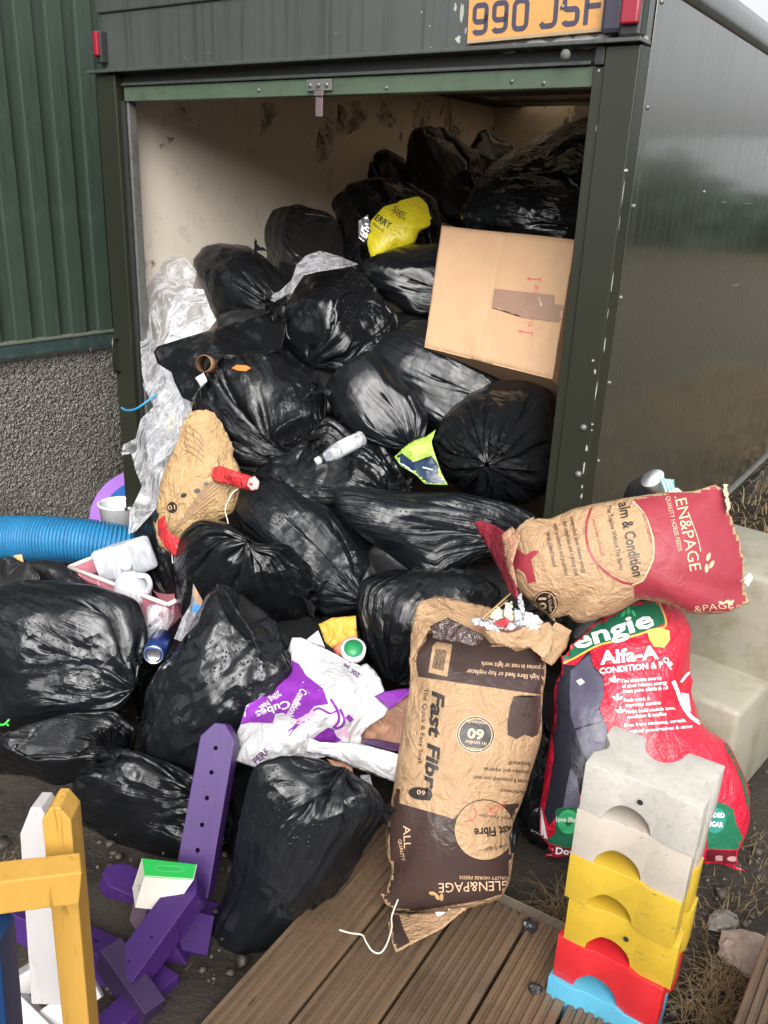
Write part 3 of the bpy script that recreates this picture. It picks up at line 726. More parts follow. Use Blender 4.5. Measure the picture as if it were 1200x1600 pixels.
def bag(poly, D, var, rot, mat, label, thick=1.0, group=None, smooth=4, name='rubbish_bag', cat='bag', coarse=False, skew=(0, 0), key=None, crm=.0085, cs=1.0, stretch=.3):
    X = fit(var, poly, D, rot, thick, smooth, skew)
    if coarse: X = X[::2, ::2] if X.shape[0] % 2 else X[:, ::2]
    R_ = np.linalg.norm(X[X.shape[0] // 2] - X[X.shape[0] // 2].mean(0), axis=-1).mean()
    if not coarse and R_ > .13: X = refine(X); X[1:-1] = X[1:-1] * .5 + (X[:-2] + X[2:]) * .25
    ns_, nt_ = X.shape[:2]; th = np.arange(nt_) * 2 * np.pi / nt_; t = np.linspace(0, 1, ns_)
    if cat == 'sack': stretch = 1.0; crm = .0055 if crm == .0085 else crm
    u, v = np.meshgrid(R_ * 1.2 * np.minimum(th, 2 * np.pi - th), t * 3.2 * R_ * stretch)
    sd = abs(hash(label)) % 997 if False else sum(ord(ch) * (i + 1) for i, ch in enumerate(label)) % 997
    X = X + grid_normals(X) * (crumple(u, v, sd, cs) * crm * min(1, R_ / .2))[..., None] * np.clip(np.minimum(t, 1 - t) * 9, 0, 1)[:, None, None]
    c = X.reshape(-1, 3).mean(0); base = np.array([c[0], c[1], X[..., 2].min()])
    me = fast_mesh(name, X.reshape(-1, 3) - base, grid_faces(*X.shape[:2]), mat); add_fold(me, *X.shape[:2])
    o = mobj(name, me); o.location = base; tag(o, label, cat, group)
    if key: SURF[key] = (o, X)
    return o

# ================================================================== bag films
B_SHINE = m_bag('bag_film_shiny', rough=.11, streak=.55, crink=.5, drops=.5, seed=1)
B_SHINE2 = m_bag('bag_film_shiny_crinkled', rough=.12, streak=.8, crink=.9, drops=.35, seed=5, fine=1.3)
B_SMOOTH = m_bag('bag_film_thick', base=(.0075, .0083, .010), rough=.17, streak=.4, crink=.35, seed=9, fine=.8)
B_WET = m_bag('bag_film_wet', base=(.0075, .0085, .0105), rough=.16, streak=.5, crink=.5, drops=1.0, seed=13)
B_PLEAT = m_bag('bag_film_pleated', rough=.12, streak=1.0, crink=.55, drops=.3, seed=17, fine=1.5)
B_DULL = m_bag('bag_film_dull', base=(.014, .014, .015), rough=.24, streak=.4, crink=.5, seed=21)
G = 'black rubbish bags heaped in and spilling from the trailer'
# ---- deep in the trailer
bag([(400, 352), (412, 334), (440, 321), (475, 321), (512, 333), (532, 352), (548, 400), (560, 470), (480, 490), (415, 440), (404, 390)], 3.95, 'flat', (70, 0, 20), B_DULL,
    'round black bag against the back lining, above the torn white carrier', group=G)
bag([(556, 236), (572, 229), (605, 232), (632, 246), (645, 275), (640, 310), (560, 305), (552, 270)], 4.5, 'lumpy', (60, 30, 0), B_DULL, 'small dark bag at the very back, above the opened bag with the yellow sack', group=G)
bag([(636, 225), (645, 200), (680, 196), (712, 208), (728, 222), (750, 240), (760, 300), (730, 360), (640, 330), (632, 270)], 4.3, 'slack', (80, 10, 30), B_DULL, 'tall dark bag touching the back lining between the yellow sack and the big corner bag', group=G)
bag([(735, 225), (748, 205), (760, 198), (775, 215), (800, 225), (808, 245), (800, 300), (740, 300), (725, 260)], 4.6, 'slack', (20, 60, 0), B_DULL, 'loose ragged black bag end sticking up near the back corner of the trailer', group=G)
bag([(515, 310), (545, 285), (590, 275), (640, 285), (680, 310), (692, 350), (690, 400), (600, 420), (540, 405), (525, 360)], 3.85, 'slack', (70, 20, 10), B_SHINE, 'opened black bag holding the bright yellow feed sack', group=G)
bag([(715, 335), (728, 300), (760, 262), (810, 225), (870, 200), (935, 178), (965, 230), (960, 330), (930, 385), (800, 400), (725, 375)], 3.15, 'long', (60, 15, 55), B_SHINE, 'biggest black bag, high in the right corner behind the cardboard box', group=G)
bag([(298, 408), (315, 384), (345, 377), (385, 380), (412, 398), (440, 425), (470, 470), (450, 520), (370, 525), (330, 500), (318, 460)], 3.5, 'taut', (35, 20, 30), B_SHINE, 'shiny black bag beside the clear polythene, resting on the flat black wing of plastic', group=G)
bag([(562, 410), (600, 392), (650, 380), (720, 375), (740, 440), (720, 500), (650, 500), (600, 470), (575, 450)], 3.35, 'soft', (70, 0, 60), B_SMOOTH, 'smooth black bag under the yellow sack and left of the cardboard box', group=G)
bag([(432, 480), (445, 445), (480, 425), (530, 420), (560, 418), (590, 455), (625, 500), (610, 550), (550, 590), (480, 570), (438, 530)], 3.2, 'flat', (75, 10, -30), B_SHINE, 'glossy black bag with the torn white carrier lying on its shoulder', group=G)
# filling behind the heap
bag([(600, 480), (900, 480), (900, 720), (600, 720)], 3.25, 'flat', (20, 40, 0), B_DULL, 'black bag wedged between the cardboard box and the right-hand post', group=G, coarse=True)
bag([(330, 480), (600, 470), (620, 700), (340, 720)], 3.45, 'flat', (40, 0, 0), B_DULL, 'black bag buried behind the bag with an orange scrap showing through a tear', group=G, coarse=True)
# ---- the middle of the heap
bag([(565, 570), (590, 530), (640, 495), (700, 500), (760, 550), (830, 575), (845, 620), (800, 680), (700, 690), (640, 660)], 2.95, 'soft', (60, 0, 55), B_SMOOTH, 'smooth black bag directly under the cardboard box', group=G)
bag([(503, 608), (525, 575), (570, 548), (600, 555), (640, 600), (672, 650), (665, 690), (620, 708), (560, 690), (520, 650)], 2.88, 'soft', (70, 10, 20), B_SMOOTH, 'smooth rounded black bag above the plastic bottle', group=G)
bag([(676, 690), (690, 645), (725, 615), (770, 592), (825, 588), (872, 600), (880, 690), (868, 770), (815, 792), (740, 785), (692, 750)], 2.66, 'taut', (12, -8, 0), B_PLEAT, 'black bag gathered to a star of pleats beside the right-hand post', group=G)
bag([(296, 640), (305, 600), (330, 560), (380, 545), (440, 545), (490, 575), (512, 620), (505, 680), (470, 715), (410, 742), (350, 730), (305, 690)], 2.98, 'lumpy', (60, 30, 20), B_PLEAT, 'large crinkled black bag with an orange scrap showing through a tear', group=G, key='torn')
bag([(395, 740), (420, 715), (470, 690), (510, 650), (600, 690), (630, 740), (640, 800), (560, 850), (450, 830), (400, 790)], 2.95, 'flat', (70, 0, 70), B_SHINE2, 'wrinkled black bag on which the plastic bottle lies', group=G)
bag([(356, 790), (375, 755), (430, 740), (520, 780), (580, 850), (600, 900), (560, 960), (510, 975), (450, 900), (380, 840)], 2.78, 'soft', (50, 0, 35), B_WET, 'long wet black bag sloping down in the middle of the heap', group=G)
bag([(508, 758), (560, 760), (640, 765), (720, 770), (800, 785), (860, 812), (820, 850), (760, 870), (705, 900), (685, 922), (650, 905), (590, 860), (530, 800)], 2.6, 'soft', (80, 0, 80), B_WET, 'broad wet grey-black bag lying across the heap above the two paper feed sacks', thick=.8, group=G)
bag([(268, 880), (280, 830), (310, 808), (350, 815), (400, 850), (450, 850), (495, 890), (512, 940), (490, 975), (440, 985), (370, 975), (290, 985), (270, 940)], 2.68, 'taut', (-30, 30, 30), B_PLEAT, 'black bag tied in a pleated knot below the paper sack with red ends', group=G)
bag([(205, 830), (215, 790), (240, 760), (270, 750), (300, 800), (310, 880), (290, 950), (250, 950), (215, 900)], 3.14, 'long', (80, 0, 10), B_SHINE2, 'narrow glossy black bag standing next to the pink crate', group=G)
bag([(553, 950), (560, 905), (600, 890), (640, 887), (720, 890), (780, 915), (800, 1000), (760, 1080), (650, 1082), (600, 1060), (570, 1010)], 2.47, 'taut', (70, -20, -20), B_PLEAT, 'pleated wet black bag behind the torn top of the brown paper sack', group=G)
bag([(380, 960), (430, 960), (520, 960), (565, 980), (580, 1080), (500, 1120), (400, 1080)], 2.62, 'slack', (40, 20, 0), B_DULL, 'slack open black bag with paper scraps behind the purple and white sack', group=G)
bag([(215, 1140), (222, 1080), (250, 1040), (290, 1000), (320, 950), (340, 912), (370, 925), (430, 968), (470, 1040), (450, 1120), (400, 1180), (330, 1215), (250, 1205), (222, 1180)], 2.38, 'long', (75, 0, 35), B_WET, 'open-topped black bag leaning left of the purple and white sack', group=G, key='open', crm=.015, cs=.9, stretch=.9)
bag([(-30, 930), (30, 905), (90, 905), (150, 915), (215, 935), (232, 1000), (215, 1060), (190, 1110), (120, 1130), (60, 1140), (-30, 1150)], 2.62, 'soft', (70, 10, 60), B_WET, 'big taut wet black bag below the pink crate, at the left edge', group=G)
bag([(-30, 880), (0, 868), (40, 872), (62, 900), (60, 1000), (20, 1040), (-30, 1020)], 2.85, 'flat', (60, 0, 20), B_DULL, 'black bag end under the blue pipe, cut by the left edge of the picture', group=G)
bag([(-20, 1160), (30, 1135), (110, 1115), (180, 1110), (215, 1140), (200, 1200), (150, 1225), (80, 1232), (0, 1215), (-25, 1190)], 2.45, 'flat', (80, 0, 70), B_SHINE, 'low flattened wet black bag under the big taut bag at the left', group=G)
bag([(108, 1240), (125, 1200), (170, 1165), (215, 1175), (280, 1200), (345, 1230), (370, 1290), (330, 1345), (250, 1350), (170, 1330), (120, 1290)], 2.28, 'slack', (70, 20, 60), B_SHINE2, 'crumpled glossy black bag on the soil behind the purple post', group=G)
bag([(340, 1200), (380, 1180), (440, 1190), (450, 1300), (420, 1400), (360, 1430), (325, 1380), (330, 1280)], 2.26, 'slack', (20, 20, 0), B_SHINE2, 'dark crumpled bag squeezed between the purple post and the front bag', group=G)
bag([(318, 1480), (335, 1420), (365, 1350), (385, 1260), (400, 1200), (450, 1182), (520, 1195), (585, 1235), (602, 1265), (570, 1330), (530, 1390), (490, 1450), (440, 1495), (380, 1512), (335, 1505)], 2.05, 'long', (80, 15, 150), B_WET, 'full wet black bag at the very front, beside the wooden decking', group=G, skew=(0, .25), crm=.02, cs=.85, stretch=.9)
bag([(810, 1130), (850, 1120), (880, 1160), (880, 1300), (850, 1330), (800, 1300), (795, 1200)], 2.3, 'slack', (30, 10, 0), B_SHINE2, 'dark bag squeezed between the brown paper sack and the red feed sack', group=G)
bag([(590, 1180), (700, 1100), (830, 1100), (850, 1300), (780, 1370), (640, 1330)], 2.45, 'slack', (30, 10, 0), B_DULL, 'dark bag hidden behind the standing brown paper sack', group=G, coarse=True)
bag([(972, 775), (985, 752), (1010, 740), (1045, 752), (1075, 790), (1070, 850), (990, 850)], 2.45, 'flat', (60, 10, 0), B_DULL, 'small black bag topped with cups behind the red end of the upper paper sack', group=G)
bag([(200, 1000), (260, 960), (330, 960), (380, 1020), (360, 1140), (220, 1140), (190, 1060)], 2.72, 'slack', (30, 10, 0), B_SHINE2, 'dark crumpled bag around the crushed drinks can', group=G)
bag([(560, 840), (720, 860), (880, 840), (900, 960), (760, 1060), (580, 980)], 2.72, 'flat', (30, 10, 0), B_DULL, 'black bag behind the pleated bag, at the foot of the right-hand post', group=G, coarse=True)
bag([(0, 880), (60, 870), (200, 880), (280, 960), (200, 1020), (40, 1000)], 3.05, 'flat', (30, 10, 0), B_DULL, 'dark bag lying under the blue pipe and the pink crate', group=G, coarse=True)
def knot(key_o, px, py, D, ang, size=.05, mat=None, seed=1):
    """gathered neck of a bag: a pleated frill of film"""
    r = np.random.default_rng(seed); n, m = 64, 12; c = P3(px, py, D); d = nrm(RGT * math.cos(rad(ang)) - UPV * math.sin(rad(ang)) - FWD * .6); e1 = nrm(np.cross(d, FWD)); e2 = np.cross(d, e1)
    X = np.empty((m, n, 3)); th = np.arange(n) * 2 * np.pi / n; pl = sum(np.sin(th * k + r.uniform(0, 6)) * a for k, a in ((5, .3), (8, .3), (13, .25)))
    for i in range(m):
        t = i / (m - 1); R = size * (.28 * (1 - t) ** 2 + .05 + .85 * max(0, t - .3) ** 1.2) * (1 + pl * min(1, t * 1.6))
        z = size * (-.35 + 1.5 * t) + size * .3 * np.sin(th * 2 + seed) * t + size * .12 * pl * t
        X[i] = c + d * np.asarray(z)[:, None] + e1 * (R * np.cos(th) * (1 + .5 * t))[:, None] + e2 * (R * np.sin(th) * (1 - .35 * t))[:, None]
    b = np.array(key_o.location); me = fast_mesh('knot', X.reshape(-1, 3) - b, grid_faces(m, n), mat or key_o.data.materials[0]); add_fold(me, m, n, 1.5)
    o = mobj('knot', me, key_o); return o
_bags = {o['label']: o for o in bpy.data.objects if o.name.startswith('rubbish_bag')}
def _b(s): return next(o for l, o in _bags.items() if s in l)
for s_, x, y, D, a, z, sd in (('beside the clear polythene', 398, 392, 3.36, -40, .026, 1), ('pleated knot below the paper', 470, 925, 2.5, 20, .05, 2), ('gathered to a star', 772, 692, 2.47, 60, .03, 3), ('big taut wet', 204, 1030, 2.46, 0, .026, 4),
    ('torn white carrier lying', 440, 470, 3.05, 160, .05, 5), ('broad wet grey-black', 684, 912, 2.46, 75, .035, 6), ('full wet black bag', 596, 1262, 1.98, 20, .035, 7), ('smooth rounded black bag above', 508, 612, 2.8, 200, .04, 8),
    ('smooth black bag under the yellow', 572, 425, 3.2, 200, .045, 9), ('crumpled glossy black bag on the soil', 175, 1172, 2.22, -120, .05, 10), ('wrinkled black bag on which', 615, 760, 2.78, 0, .04, 11), ('large crinkled', 480, 680, 2.8, 40, .04, 13)):
    knot(_b(s_), x, y, D, a, z, seed=sd)
print('bags', round(time.time() - T0, 1))

# ================================================================== crumpled sheets, prints that follow a surface
def rbf(P, V, Q):
    P = np.asarray(P, float); n = len(P)
    ph = lambda A, B: np.linalg.norm(A[:, None] - B[None], axis=-1)
    K = ph(P, P) + np.eye(n) * 1e-3; A = np.zeros((n + 3, n + 3)); A[:n, :n] = K; A[:n, n:] = np.c_[P, np.ones(n)]; A[n:, :n] = A[:n, n:].T
    s = np.linalg.solve(A + np.eye(n + 3) * 1e-9, np.r_[V, 0, 0, 0]); return ph(np.asarray(Q, float), P) @ s[:n] + np.c_[Q, np.ones(len(Q))] @ s[n:]
def sheet(name, pts, mat, parent=None, inner=(), step=5, amp=.012, cs=1.0, seed=1, thick=.0012, key=None, jag=0.0, smooth=True, label=None, cat=None, group=None, kind=None):
    """a loose sheet: outline and a few inner points given with their own distances, creased, with real thickness"""
    r = np.random.default_rng(seed); pts = np.array(pts, float); poly = pts[:, :2]
    P_ = []
    for a, b in zip(poly, np.roll(poly, -1, 0)):
        m = max(1, int(np.linalg.norm(b - a) / step))
        for i in range(m): P_.append(a + (b - a) * i / m + (r.normal(size=2) * jag if i else 0))
    P_ = np.array(P_); nb = len(P_)
    x0, y0 = poly.min(0); x1, y1 = poly.max(0); gx, gy = np.meshgrid(np.arange(x0, x1, step), np.arange(y0, y1, step))
    g = np.stack([gx.ravel(), gy.ravel()], 1) + r.normal(size=(gx.size, 2)) * step * .12
    ins = np.zeros(len(g), bool); dmin = np.full(len(g), 1e9)
    for a, b in zip(P_, np.roll(P_, -1, 0)):
        c = (a[1] > g[:, 1]) != (b[1] > g[:, 1])
        with np.errstate(divide='ignore', invalid='ignore'): xi = (b[0] - a[0]) * (g[:, 1] - a[1]) / (b[1] - a[1]) + a[0]
        ins ^= c & (g[:, 0] < xi)
        d = b - a; t = np.clip(((g - a) @ d) / max(d @ d, 1e-9), 0, 1); dmin = np.minimum(dmin, np.linalg.norm(g - a - t[:, None] * d, axis=1))
    g = g[ins & (dmin > step * .45)]
    Q = np.r_[P_, g]
    v, e, f, *_ = delaunay_2d_cdt([Vector(p) for p in Q], [], [list(range(nb))], 1, 1e-4)
    Q = np.array([(p.x, p.y) for p in v]); ctl = np.r_[pts, np.array(inner, float).reshape(-1, 3)]
    D = rbf(ctl[:, :2] / 100, ctl[:, 2], Q / 100); Dm = ctl[:, 2].mean(); mx, my = Q[:, 0] * Dm / F_PX, Q[:, 1] * Dm / F_PX
    D = D + crumple(mx, my, seed, cs) * amp * 1.6
    W_ = np.array([P3(p[0], p[1], d) for p, d in zip(Q, D)])
    if len(W_) == 0: return None
    base = W_[W_[:, 2].argmin()].copy()
    F = [list(q) for q in f]
    me = bpy.data.meshes.new(name); me.from_pydata([tuple(p) for p in W_ - base], [], F); me.update()
    bm = bmesh.new(); bm.from_mesh(me); bm.normal_update()
    if bm.faces and sum((fc.normal.dot(Vector(FWD)) for fc in bm.faces)) > 0: bmesh.ops.reverse_faces(bm, faces=bm.faces[:])
    if thick: bmesh.ops.solidify(bm, geom=bm.faces[:], thickness=thick)
    bm.to_mesh(me); bm.free()
    if smooth:
        me.shade_smooth()
    me.materials.append(mat)
    at = me.attributes.new('fold', 'FLOAT_VECTOR', 'POINT'); co = np.empty(len(me.vertices) * 3, np.float32); me.vertices.foreach_get('co', co)
    at.data.foreach_set('vector', (co * 9).astype(np.float32))
    o = bpy.data.objects.new(name, me); COL.objects.link(o)
    if parent is not None: o.parent = parent; o.matrix_parent_inverse = pworld(parent).inverted()
    o.location = tuple(base)
    if label: tag(o, label, cat, group, kind)
    if key: SURF[key] = (o, W_, F)
    return o
BV = {}
def bvh(key):
    if key not in BV:
        s = SURF[key]
        if len(s) == 2:
            X = s[1]; F = grid_faces(*X.shape[:2]); BV[key] = BVHTree.FromPolygons([Vector(p) for p in X.reshape(-1, 3)], F.tolist())
        else: BV[key] = BVHTree.FromPolygons([Vector(p) for p in s[1]], s[2])
    return BV[key]
def text2d(s, bold=0.0, shear=0.0, space=1.0):
    c = bpy.data.curves.new('t', 'FONT'); c.body = s; c.offset = bold; c.shear = shear; c.resolution_u = 2; c.space_character = space
    o = bpy.data.objects.new('t', c); COL.objects.link(o); dg = bpy.context.evaluated_depsgraph_get(); dg.update()
    me = o.evaluated_get(dg).to_mesh(); V = np.array([v.co[:2] for v in me.vertices]); F = [tuple(p.vertices) for p in me.polygons]
    o.evaluated_get(dg).to_mesh_clear(); bpy.data.objects.remove(o); bpy.data.curves.remove(c)
    return V, F
def T(s, x, y, ang, h, L=None, bold=.0, shear=0.0):
    V, F = text2d(s, bold, shear); V = V / .69
    wd = V[:, 0].max() - V[:, 0].min(); V[:, 0] -= V[:, 0].min(); k = (L / (wd * h)) if L else 1.0
    a = rad(ang); r = np.array([math.cos(a), math.sin(a)]); u = np.array([math.sin(a), -math.cos(a)])
    return np.array([x, y]) + V[:, :1] * h * k * r + V[:, 1:2] * h * u, F
def POLY(*p): return np.array(p, float), [tuple(range(len(p)))]
def ELL(cx, cy, rx, ry, rot=0, n=28):
    a = np.arange(n) * 2 * math.pi / n; c, s = math.cos(rad(rot)), math.sin(rad(rot)); X, Y = rx * np.cos(a), ry * np.sin(a)
    return np.stack([cx + X * c - Y * s, cy + X * s + Y * c], 1), [tuple(range(n))]
def RIB(pts, wd, closed=False):
    p = np.array(catmull([(a, b, 0) for a, b in pts], 5))[:, :2]; t = np.gradient(p, axis=0); t /= np.linalg.norm(t, axis=1, keepdims=True) + 1e-9
    n = np.stack([-t[:, 1], t[:, 0]], 1) * wd / 2; m = len(p)
    return np.r_[p + n, p - n], [(i, i + 1, m + i + 1, m + i) for i in range(m - 1)]
def join2(*S):
    V = []; F = []; b = 0
    for v, f in S: V.append(v); F += [tuple(i + b for i in q) for q in f]; b += len(v)
    return np.concatenate(V), F
def decal(key, shape, mat, name='printed_panel', off=.0016, cell=5.0, parent=None):
    """ink on a sack: the shape is cut to the sack's own folds and laid on its skin"""
    V, F = shape; o = SURF[key][0]; tree = bvh(key)
    bm = bmesh.new(); vs = [bm.verts.new((p[0], p[1], 0)) for p in V]
    for q in F:
        try: bm.faces.new([vs[i] for i in q])
        except ValueError: pass
    if any(len(q) > 4 for q in F): bmesh.ops.triangulate(bm, faces=[f for f in bm.faces if len(f.verts) > 4])
    lo, hi = V.min(0), V.max(0)
    for ax in (0, 1):
        for c in np.arange(math.floor(lo[ax] / cell) * cell + cell, hi[ax], cell):
            co = [0, 0, 0]; no = [0, 0, 0]; co[ax] = c; no[ax] = 1
            bmesh.ops.bisect_plane(bm, geom=bm.verts[:] + bm.edges[:] + bm.faces[:], dist=1e-4, plane_co=co, plane_no=no)
    dead = []; base = Vector(o.location); cm = Vector(CAM)
    for v in bm.verts:
        d = Vector(ray(v.co.x, v.co.y)).normalized(); h = tree.ray_cast(cm, d)
        if h[0] is None: dead.append(v)
        else: v.co = h[0] - d * off - base
    bmesh.ops.delete(bm, geom=dead, context='VERTS')
    long = [f for f in bm.faces if max(e.calc_length() for e in f.edges) > .06]
    bmesh.ops.delete(bm, geom=long, context='FACES')
    bmesh.ops.recalc_face_normals(bm, faces=bm.faces[:])
    me = bpy.data.meshes.new(name); bm.normal_update()
    if bm.faces and sum(f.normal.dot(Vector(FWD)) for f in bm.faces) > 0:
        for f in bm.faces: f.normal_flip()
    bm.to_mesh(me); bm.free(); me.shade_smooth(); me.materials.append(mat)
    at = me.attributes.new('fold', 'FLOAT_VECTOR', 'POINT'); c_ = bpy.data.objects.new(name, me); COL.objects.link(c_)
    c_.parent = parent or o
    c_['kind'] = 'stuff' if name in ('printed_lettering', 'barcode') else 'thing'
    if name not in ('printed_lettering', 'barcode'): del c_['kind']
    return c_
def lettering(key, rows, mat, off=.0026, cell=8, parent=None):
    return decal(key, join2(*[T(*r[:5], **(r[5] if len(r) > 5 else {})) for r in rows]), mat, 'printed_lettering', off, cell, parent)

def m_paper(name, col, rough=.6, crease=.6, stain=.3, scale=1.0, spec=.35, coat=0.0, seed=0):
    N = NT(name); ob = N.map(N.coord('Object'), loc=(seed, seed, seed))
    c = N.mix(N.noise(ob, 8 * scale, 5, .6), tuple(x * .8 for x in col), tuple(min(1, x * 1.18) for x in col))
    c = N.mix(N.ramp(N.noise(ob, 5, 5, .6), [(.5, 0), (.68, stain)]), c, tuple(x * .5 for x in col))
    a = N.noise(ob, 13 * scale, 3, .55, 1.1)
    r1 = N.math('SUBTRACT', 1, N.math('ABSOLUTE', N.math('MULTIPLY', N.math('SUBTRACT', a, .5), 5)), clamp=True)
    b = N.noise(ob, 29 * scale, 3, .55, 1.3)
    r2 = N.math('SUBTRACT', 1, N.math('ABSOLUTE', N.math('MULTIPLY', N.math('SUBTRACT', b, .5), 5)), clamp=True)
    h = N.math('ADD', r1, N.math('MULTIPLY', r2, .4))
    N.put(base=c, rough=N.math('ADD', rough - .06, N.math('MULTIPLY', N.noise(ob, 12, 3), .12)), normal=N.bump(h, crease, .008), spec=spec)
    if coat: N.put(coat=coat, coatr=.2)
    return N.m
KRAFT = m_paper('kraft_paper', (.37, .235, .13)); KRAFT_D = m_paper('kraft_paper_inside', (.36, .19, .115), stain=.2)
I_BROWN = m_print('ink_dark_brown', (.045, .026, .022), .28, .05, spec=.55); I_BLACK = m_print('ink_black', (.02, .017, .015), .4, .1)
I_MAROON = m_print('ink_maroon', (.27, .03, .045), .42, .1); I_PALE = m_print('ink_pale_kraft', (.60, .40, .25), .5, 0)
I_RED = m_print('plastic_red', (.52, .012, .035), .33, 0, spec=.5); I_WHITE = m_print('ink_white', (.78, .77, .76), .4, 0)
I_GREEN = m_print('ink_dark_green', (.015, .13, .065), .33, 0, spec=.5); I_LGREEN = m_print('ink_light_green', (.05, .42, .16), .4, 0)
I_HORSE = m_print('ink_grey_violet', (.085, .08, .12), .36, .0, spec=.5); I_NIGHT = m_print('ink_night', (.02, .02, .03), .3, .0)
I_GOLD = m_print('ink_gold', (.62, .42, .10), .4, 0); I_PURPLE = m_print('ink_purple', (.22, .03, .34), .4, .0); I_PINK = m_print('ink_pink', (.70, .42, .55), .5, 0)
M_WHITEPAPER = m_paper('white_woven_paper', (.62, .61, .62), crease=.4, stain=.12)
M_REDBAG = m_paper('red_plastic_film', (.50, .012, .035), .3, .5, .2, spec=.5, coat=.3)

# ------------------------------------------------------------------ red feed sack standing by the steps
bag([(858, 1070), (868, 1035), (890, 998), (930, 962), (975, 938), (1005, 928), (1035, 932), (1072, 945), (1086, 980), (1078, 1030), (1086, 1080), (1095, 1125), (1115, 1145), (1138, 1158), (1157, 1200), (1174, 1240),
     (1172, 1290), (1162, 1325), (1170, 1358), (1090, 1348), (980, 1340), (900, 1336), (858, 1336), (838, 1312), (845, 1250), (855, 1180), (863, 1120)], 2.22, 'feed', (-90, 0, 0), M_REDBAG,
    'red plastic feed sack with dark green top and grey horse, standing by the steps', thick=.75, smooth=2, name='feed_sack', cat='sack', group='feed sacks thrown out with the rubbish', key='dengie', skew=(0, -.22))
dk = 'dengie'
decal(dk, POLY((994, 926), (1027, 932), (1040, 973), (1021, 982), (967, 998), (933, 1007), (896, 1027), (868, 1036), (872, 1020), (896, 982), (942, 944)), I_GREEN)
decal(dk, RIB([(1027, 934), (1041, 974), (1021, 984), (967, 1000), (933, 1009), (896, 1029), (872, 1040)], 3), I_GOLD, 'printed_line', .0022)
decal(dk, POLY((866, 1036), (900, 1040), (921, 1015), (927, 1040), (942, 1057), (944, 1082), (937, 1107), (950, 1140), (950, 1195), (925, 1205), (905, 1185), (893, 1185), (890, 1215), (897, 1262), (870, 1275), (858, 1290), (850, 1270), (858, 1230), (866, 1180), (860, 1120), (858, 1070)), I_NIGHT)
decal(dk, POLY((892, 1048), (921, 1022), (927, 1043), (942, 1060), (944, 1085), (935, 1107), (948, 1140), (948, 1190), (925, 1200), (908, 1170), (892, 1120), (890, 1080)), I_HORSE, off=.0022)
decal(dk, POLY((892, 1200), (902, 1215), (908, 1262), (880, 1262), (886, 1225)), I_HORSE, off=.0022)
decal(dk, POLY((900, 1064), (908, 1060), (914, 1066), (906, 1071)), I_WHITE, 'printed_blaze', .0028)
decal(dk, RIB([(880, 1110), (886, 1128), (895, 1140), (912, 1135), (940, 1128)], 3), I_NIGHT, 'printed_line', .0028)
decal(dk, POLY((852, 1314), (868, 1302), (868, 1264), (908, 1256), (908, 1328), (870, 1322)), I_GREEN)
decal(dk, POLY((850, 1316), (870, 1324), (910, 1328), (1000, 1336), (1000, 1350), (900, 1342), (856, 1338)), m_print('ink_dark_red', (.10, .008, .015), .4, 0))
decal(dk, POLY((836, 1262), (846, 1262), (853, 1300), (856, 1312), (842, 1316), (834, 1300)), I_WHITE)
decal(dk, ELL(888, 1284, 17, 19, 0), I_LGREEN, 'printed_badge', .0024); lettering(dk, [('love fibre', 869, 1284, 2, 8, dict(L=36, bold=.02)), ('Dow', 868, 1334, 4, 10, dict(L=34, bold=.03))], I_WHITE, .003)
decal(dk, POLY((888, 1292), (882, 1286), (885, 1283), (888, 1286), (891, 1283), (895, 1286)), I_GREEN, 'printed_badge', .003)
decal(dk, POLY((1121, 1252), (1137, 1258), (1146, 1265), (1150, 1285), (1167, 1322), (1163, 1328), (1105, 1326), (1105, 1290)), I_GREEN)
decal(dk, RIB([(1128, 1152), (1143, 1180), (1158, 1212), (1166, 1240), (1170, 1262)], 5), I_GREEN, 'printed_line', .0022)
decal(dk, POLY((1105, 1328), (1164, 1330), (1170, 1358), (1100, 1350)), m_print('ink_dark_red2', (.10, .008, .015), .4, 0))
decal(dk, ELL(1118, 1282, 16, 20, 10), m_print('ink_teal', (.03, .22, .17), .4, 0), 'printed_badge', .0026); lettering(dk, [('ADDED', 1101, 1276, 3, 7, dict(L=31, bold=.03)), ('SUGAR', 1101, 1291, 3, 8, dict(L=29, bold=.03))], I_WHITE, .0032)
decal(dk, join2(POLY((1118, 1337), (1129, 1337), (1129, 1345), (1118, 1345)), ELL(1145, 1342, 9, 4)), m_print('ink_grey_pink', (.35, .2, .2), .5, 0), 'printed_mark', .0026)
lettering(dk, [('engie', 899, 1015, -17, 26, dict(L=130, bold=.028)), ('D', 872, 1034, -42, 24, dict(L=18, bold=.045)), ('Alfa-A', 938, 1038, -6, 20, dict(L=92, bold=.03)), ('OIL', 1034, 1030, 48, 8, dict(L=22, bold=.03)), ('CONDITION & P', 937, 1053, -6, 9, dict(L=100, bold=.03))], I_WHITE)
lettering(dk, [('The ultimate source', 970, 1067, -5, 5.5, dict(L=64, bold=.02)), ('of slow release energy', 972, 1075, -5, 5.5, dict(L=71, bold=.02)), ('from pure alfalfa & oil', 973, 1083, -5, 5.5, dict(L=71, bold=.02)),
    ('Fuels work &', 975, 1097, -5, 5.5, dict(L=41, bold=.02)), ('improves stamina', 977, 1105, -5, 5.5, dict(L=56, bold=.02)), ('Helps build muscle tone,', 978, 1115, -5, 5.5, dict(L=78, bold=.02)), ('condition & topline', 980, 1123, -5, 5.5, dict(L=62, bold=.02)),
    ('Free from molasses, cereals,', 976, 1136, -5, 5.5, dict(L=97, bold=.02)), ('artificial preservatives & straw', 980, 1146, -5, 5.5, dict(L=103, bold=.02))], I_WHITE, .0026, 12)
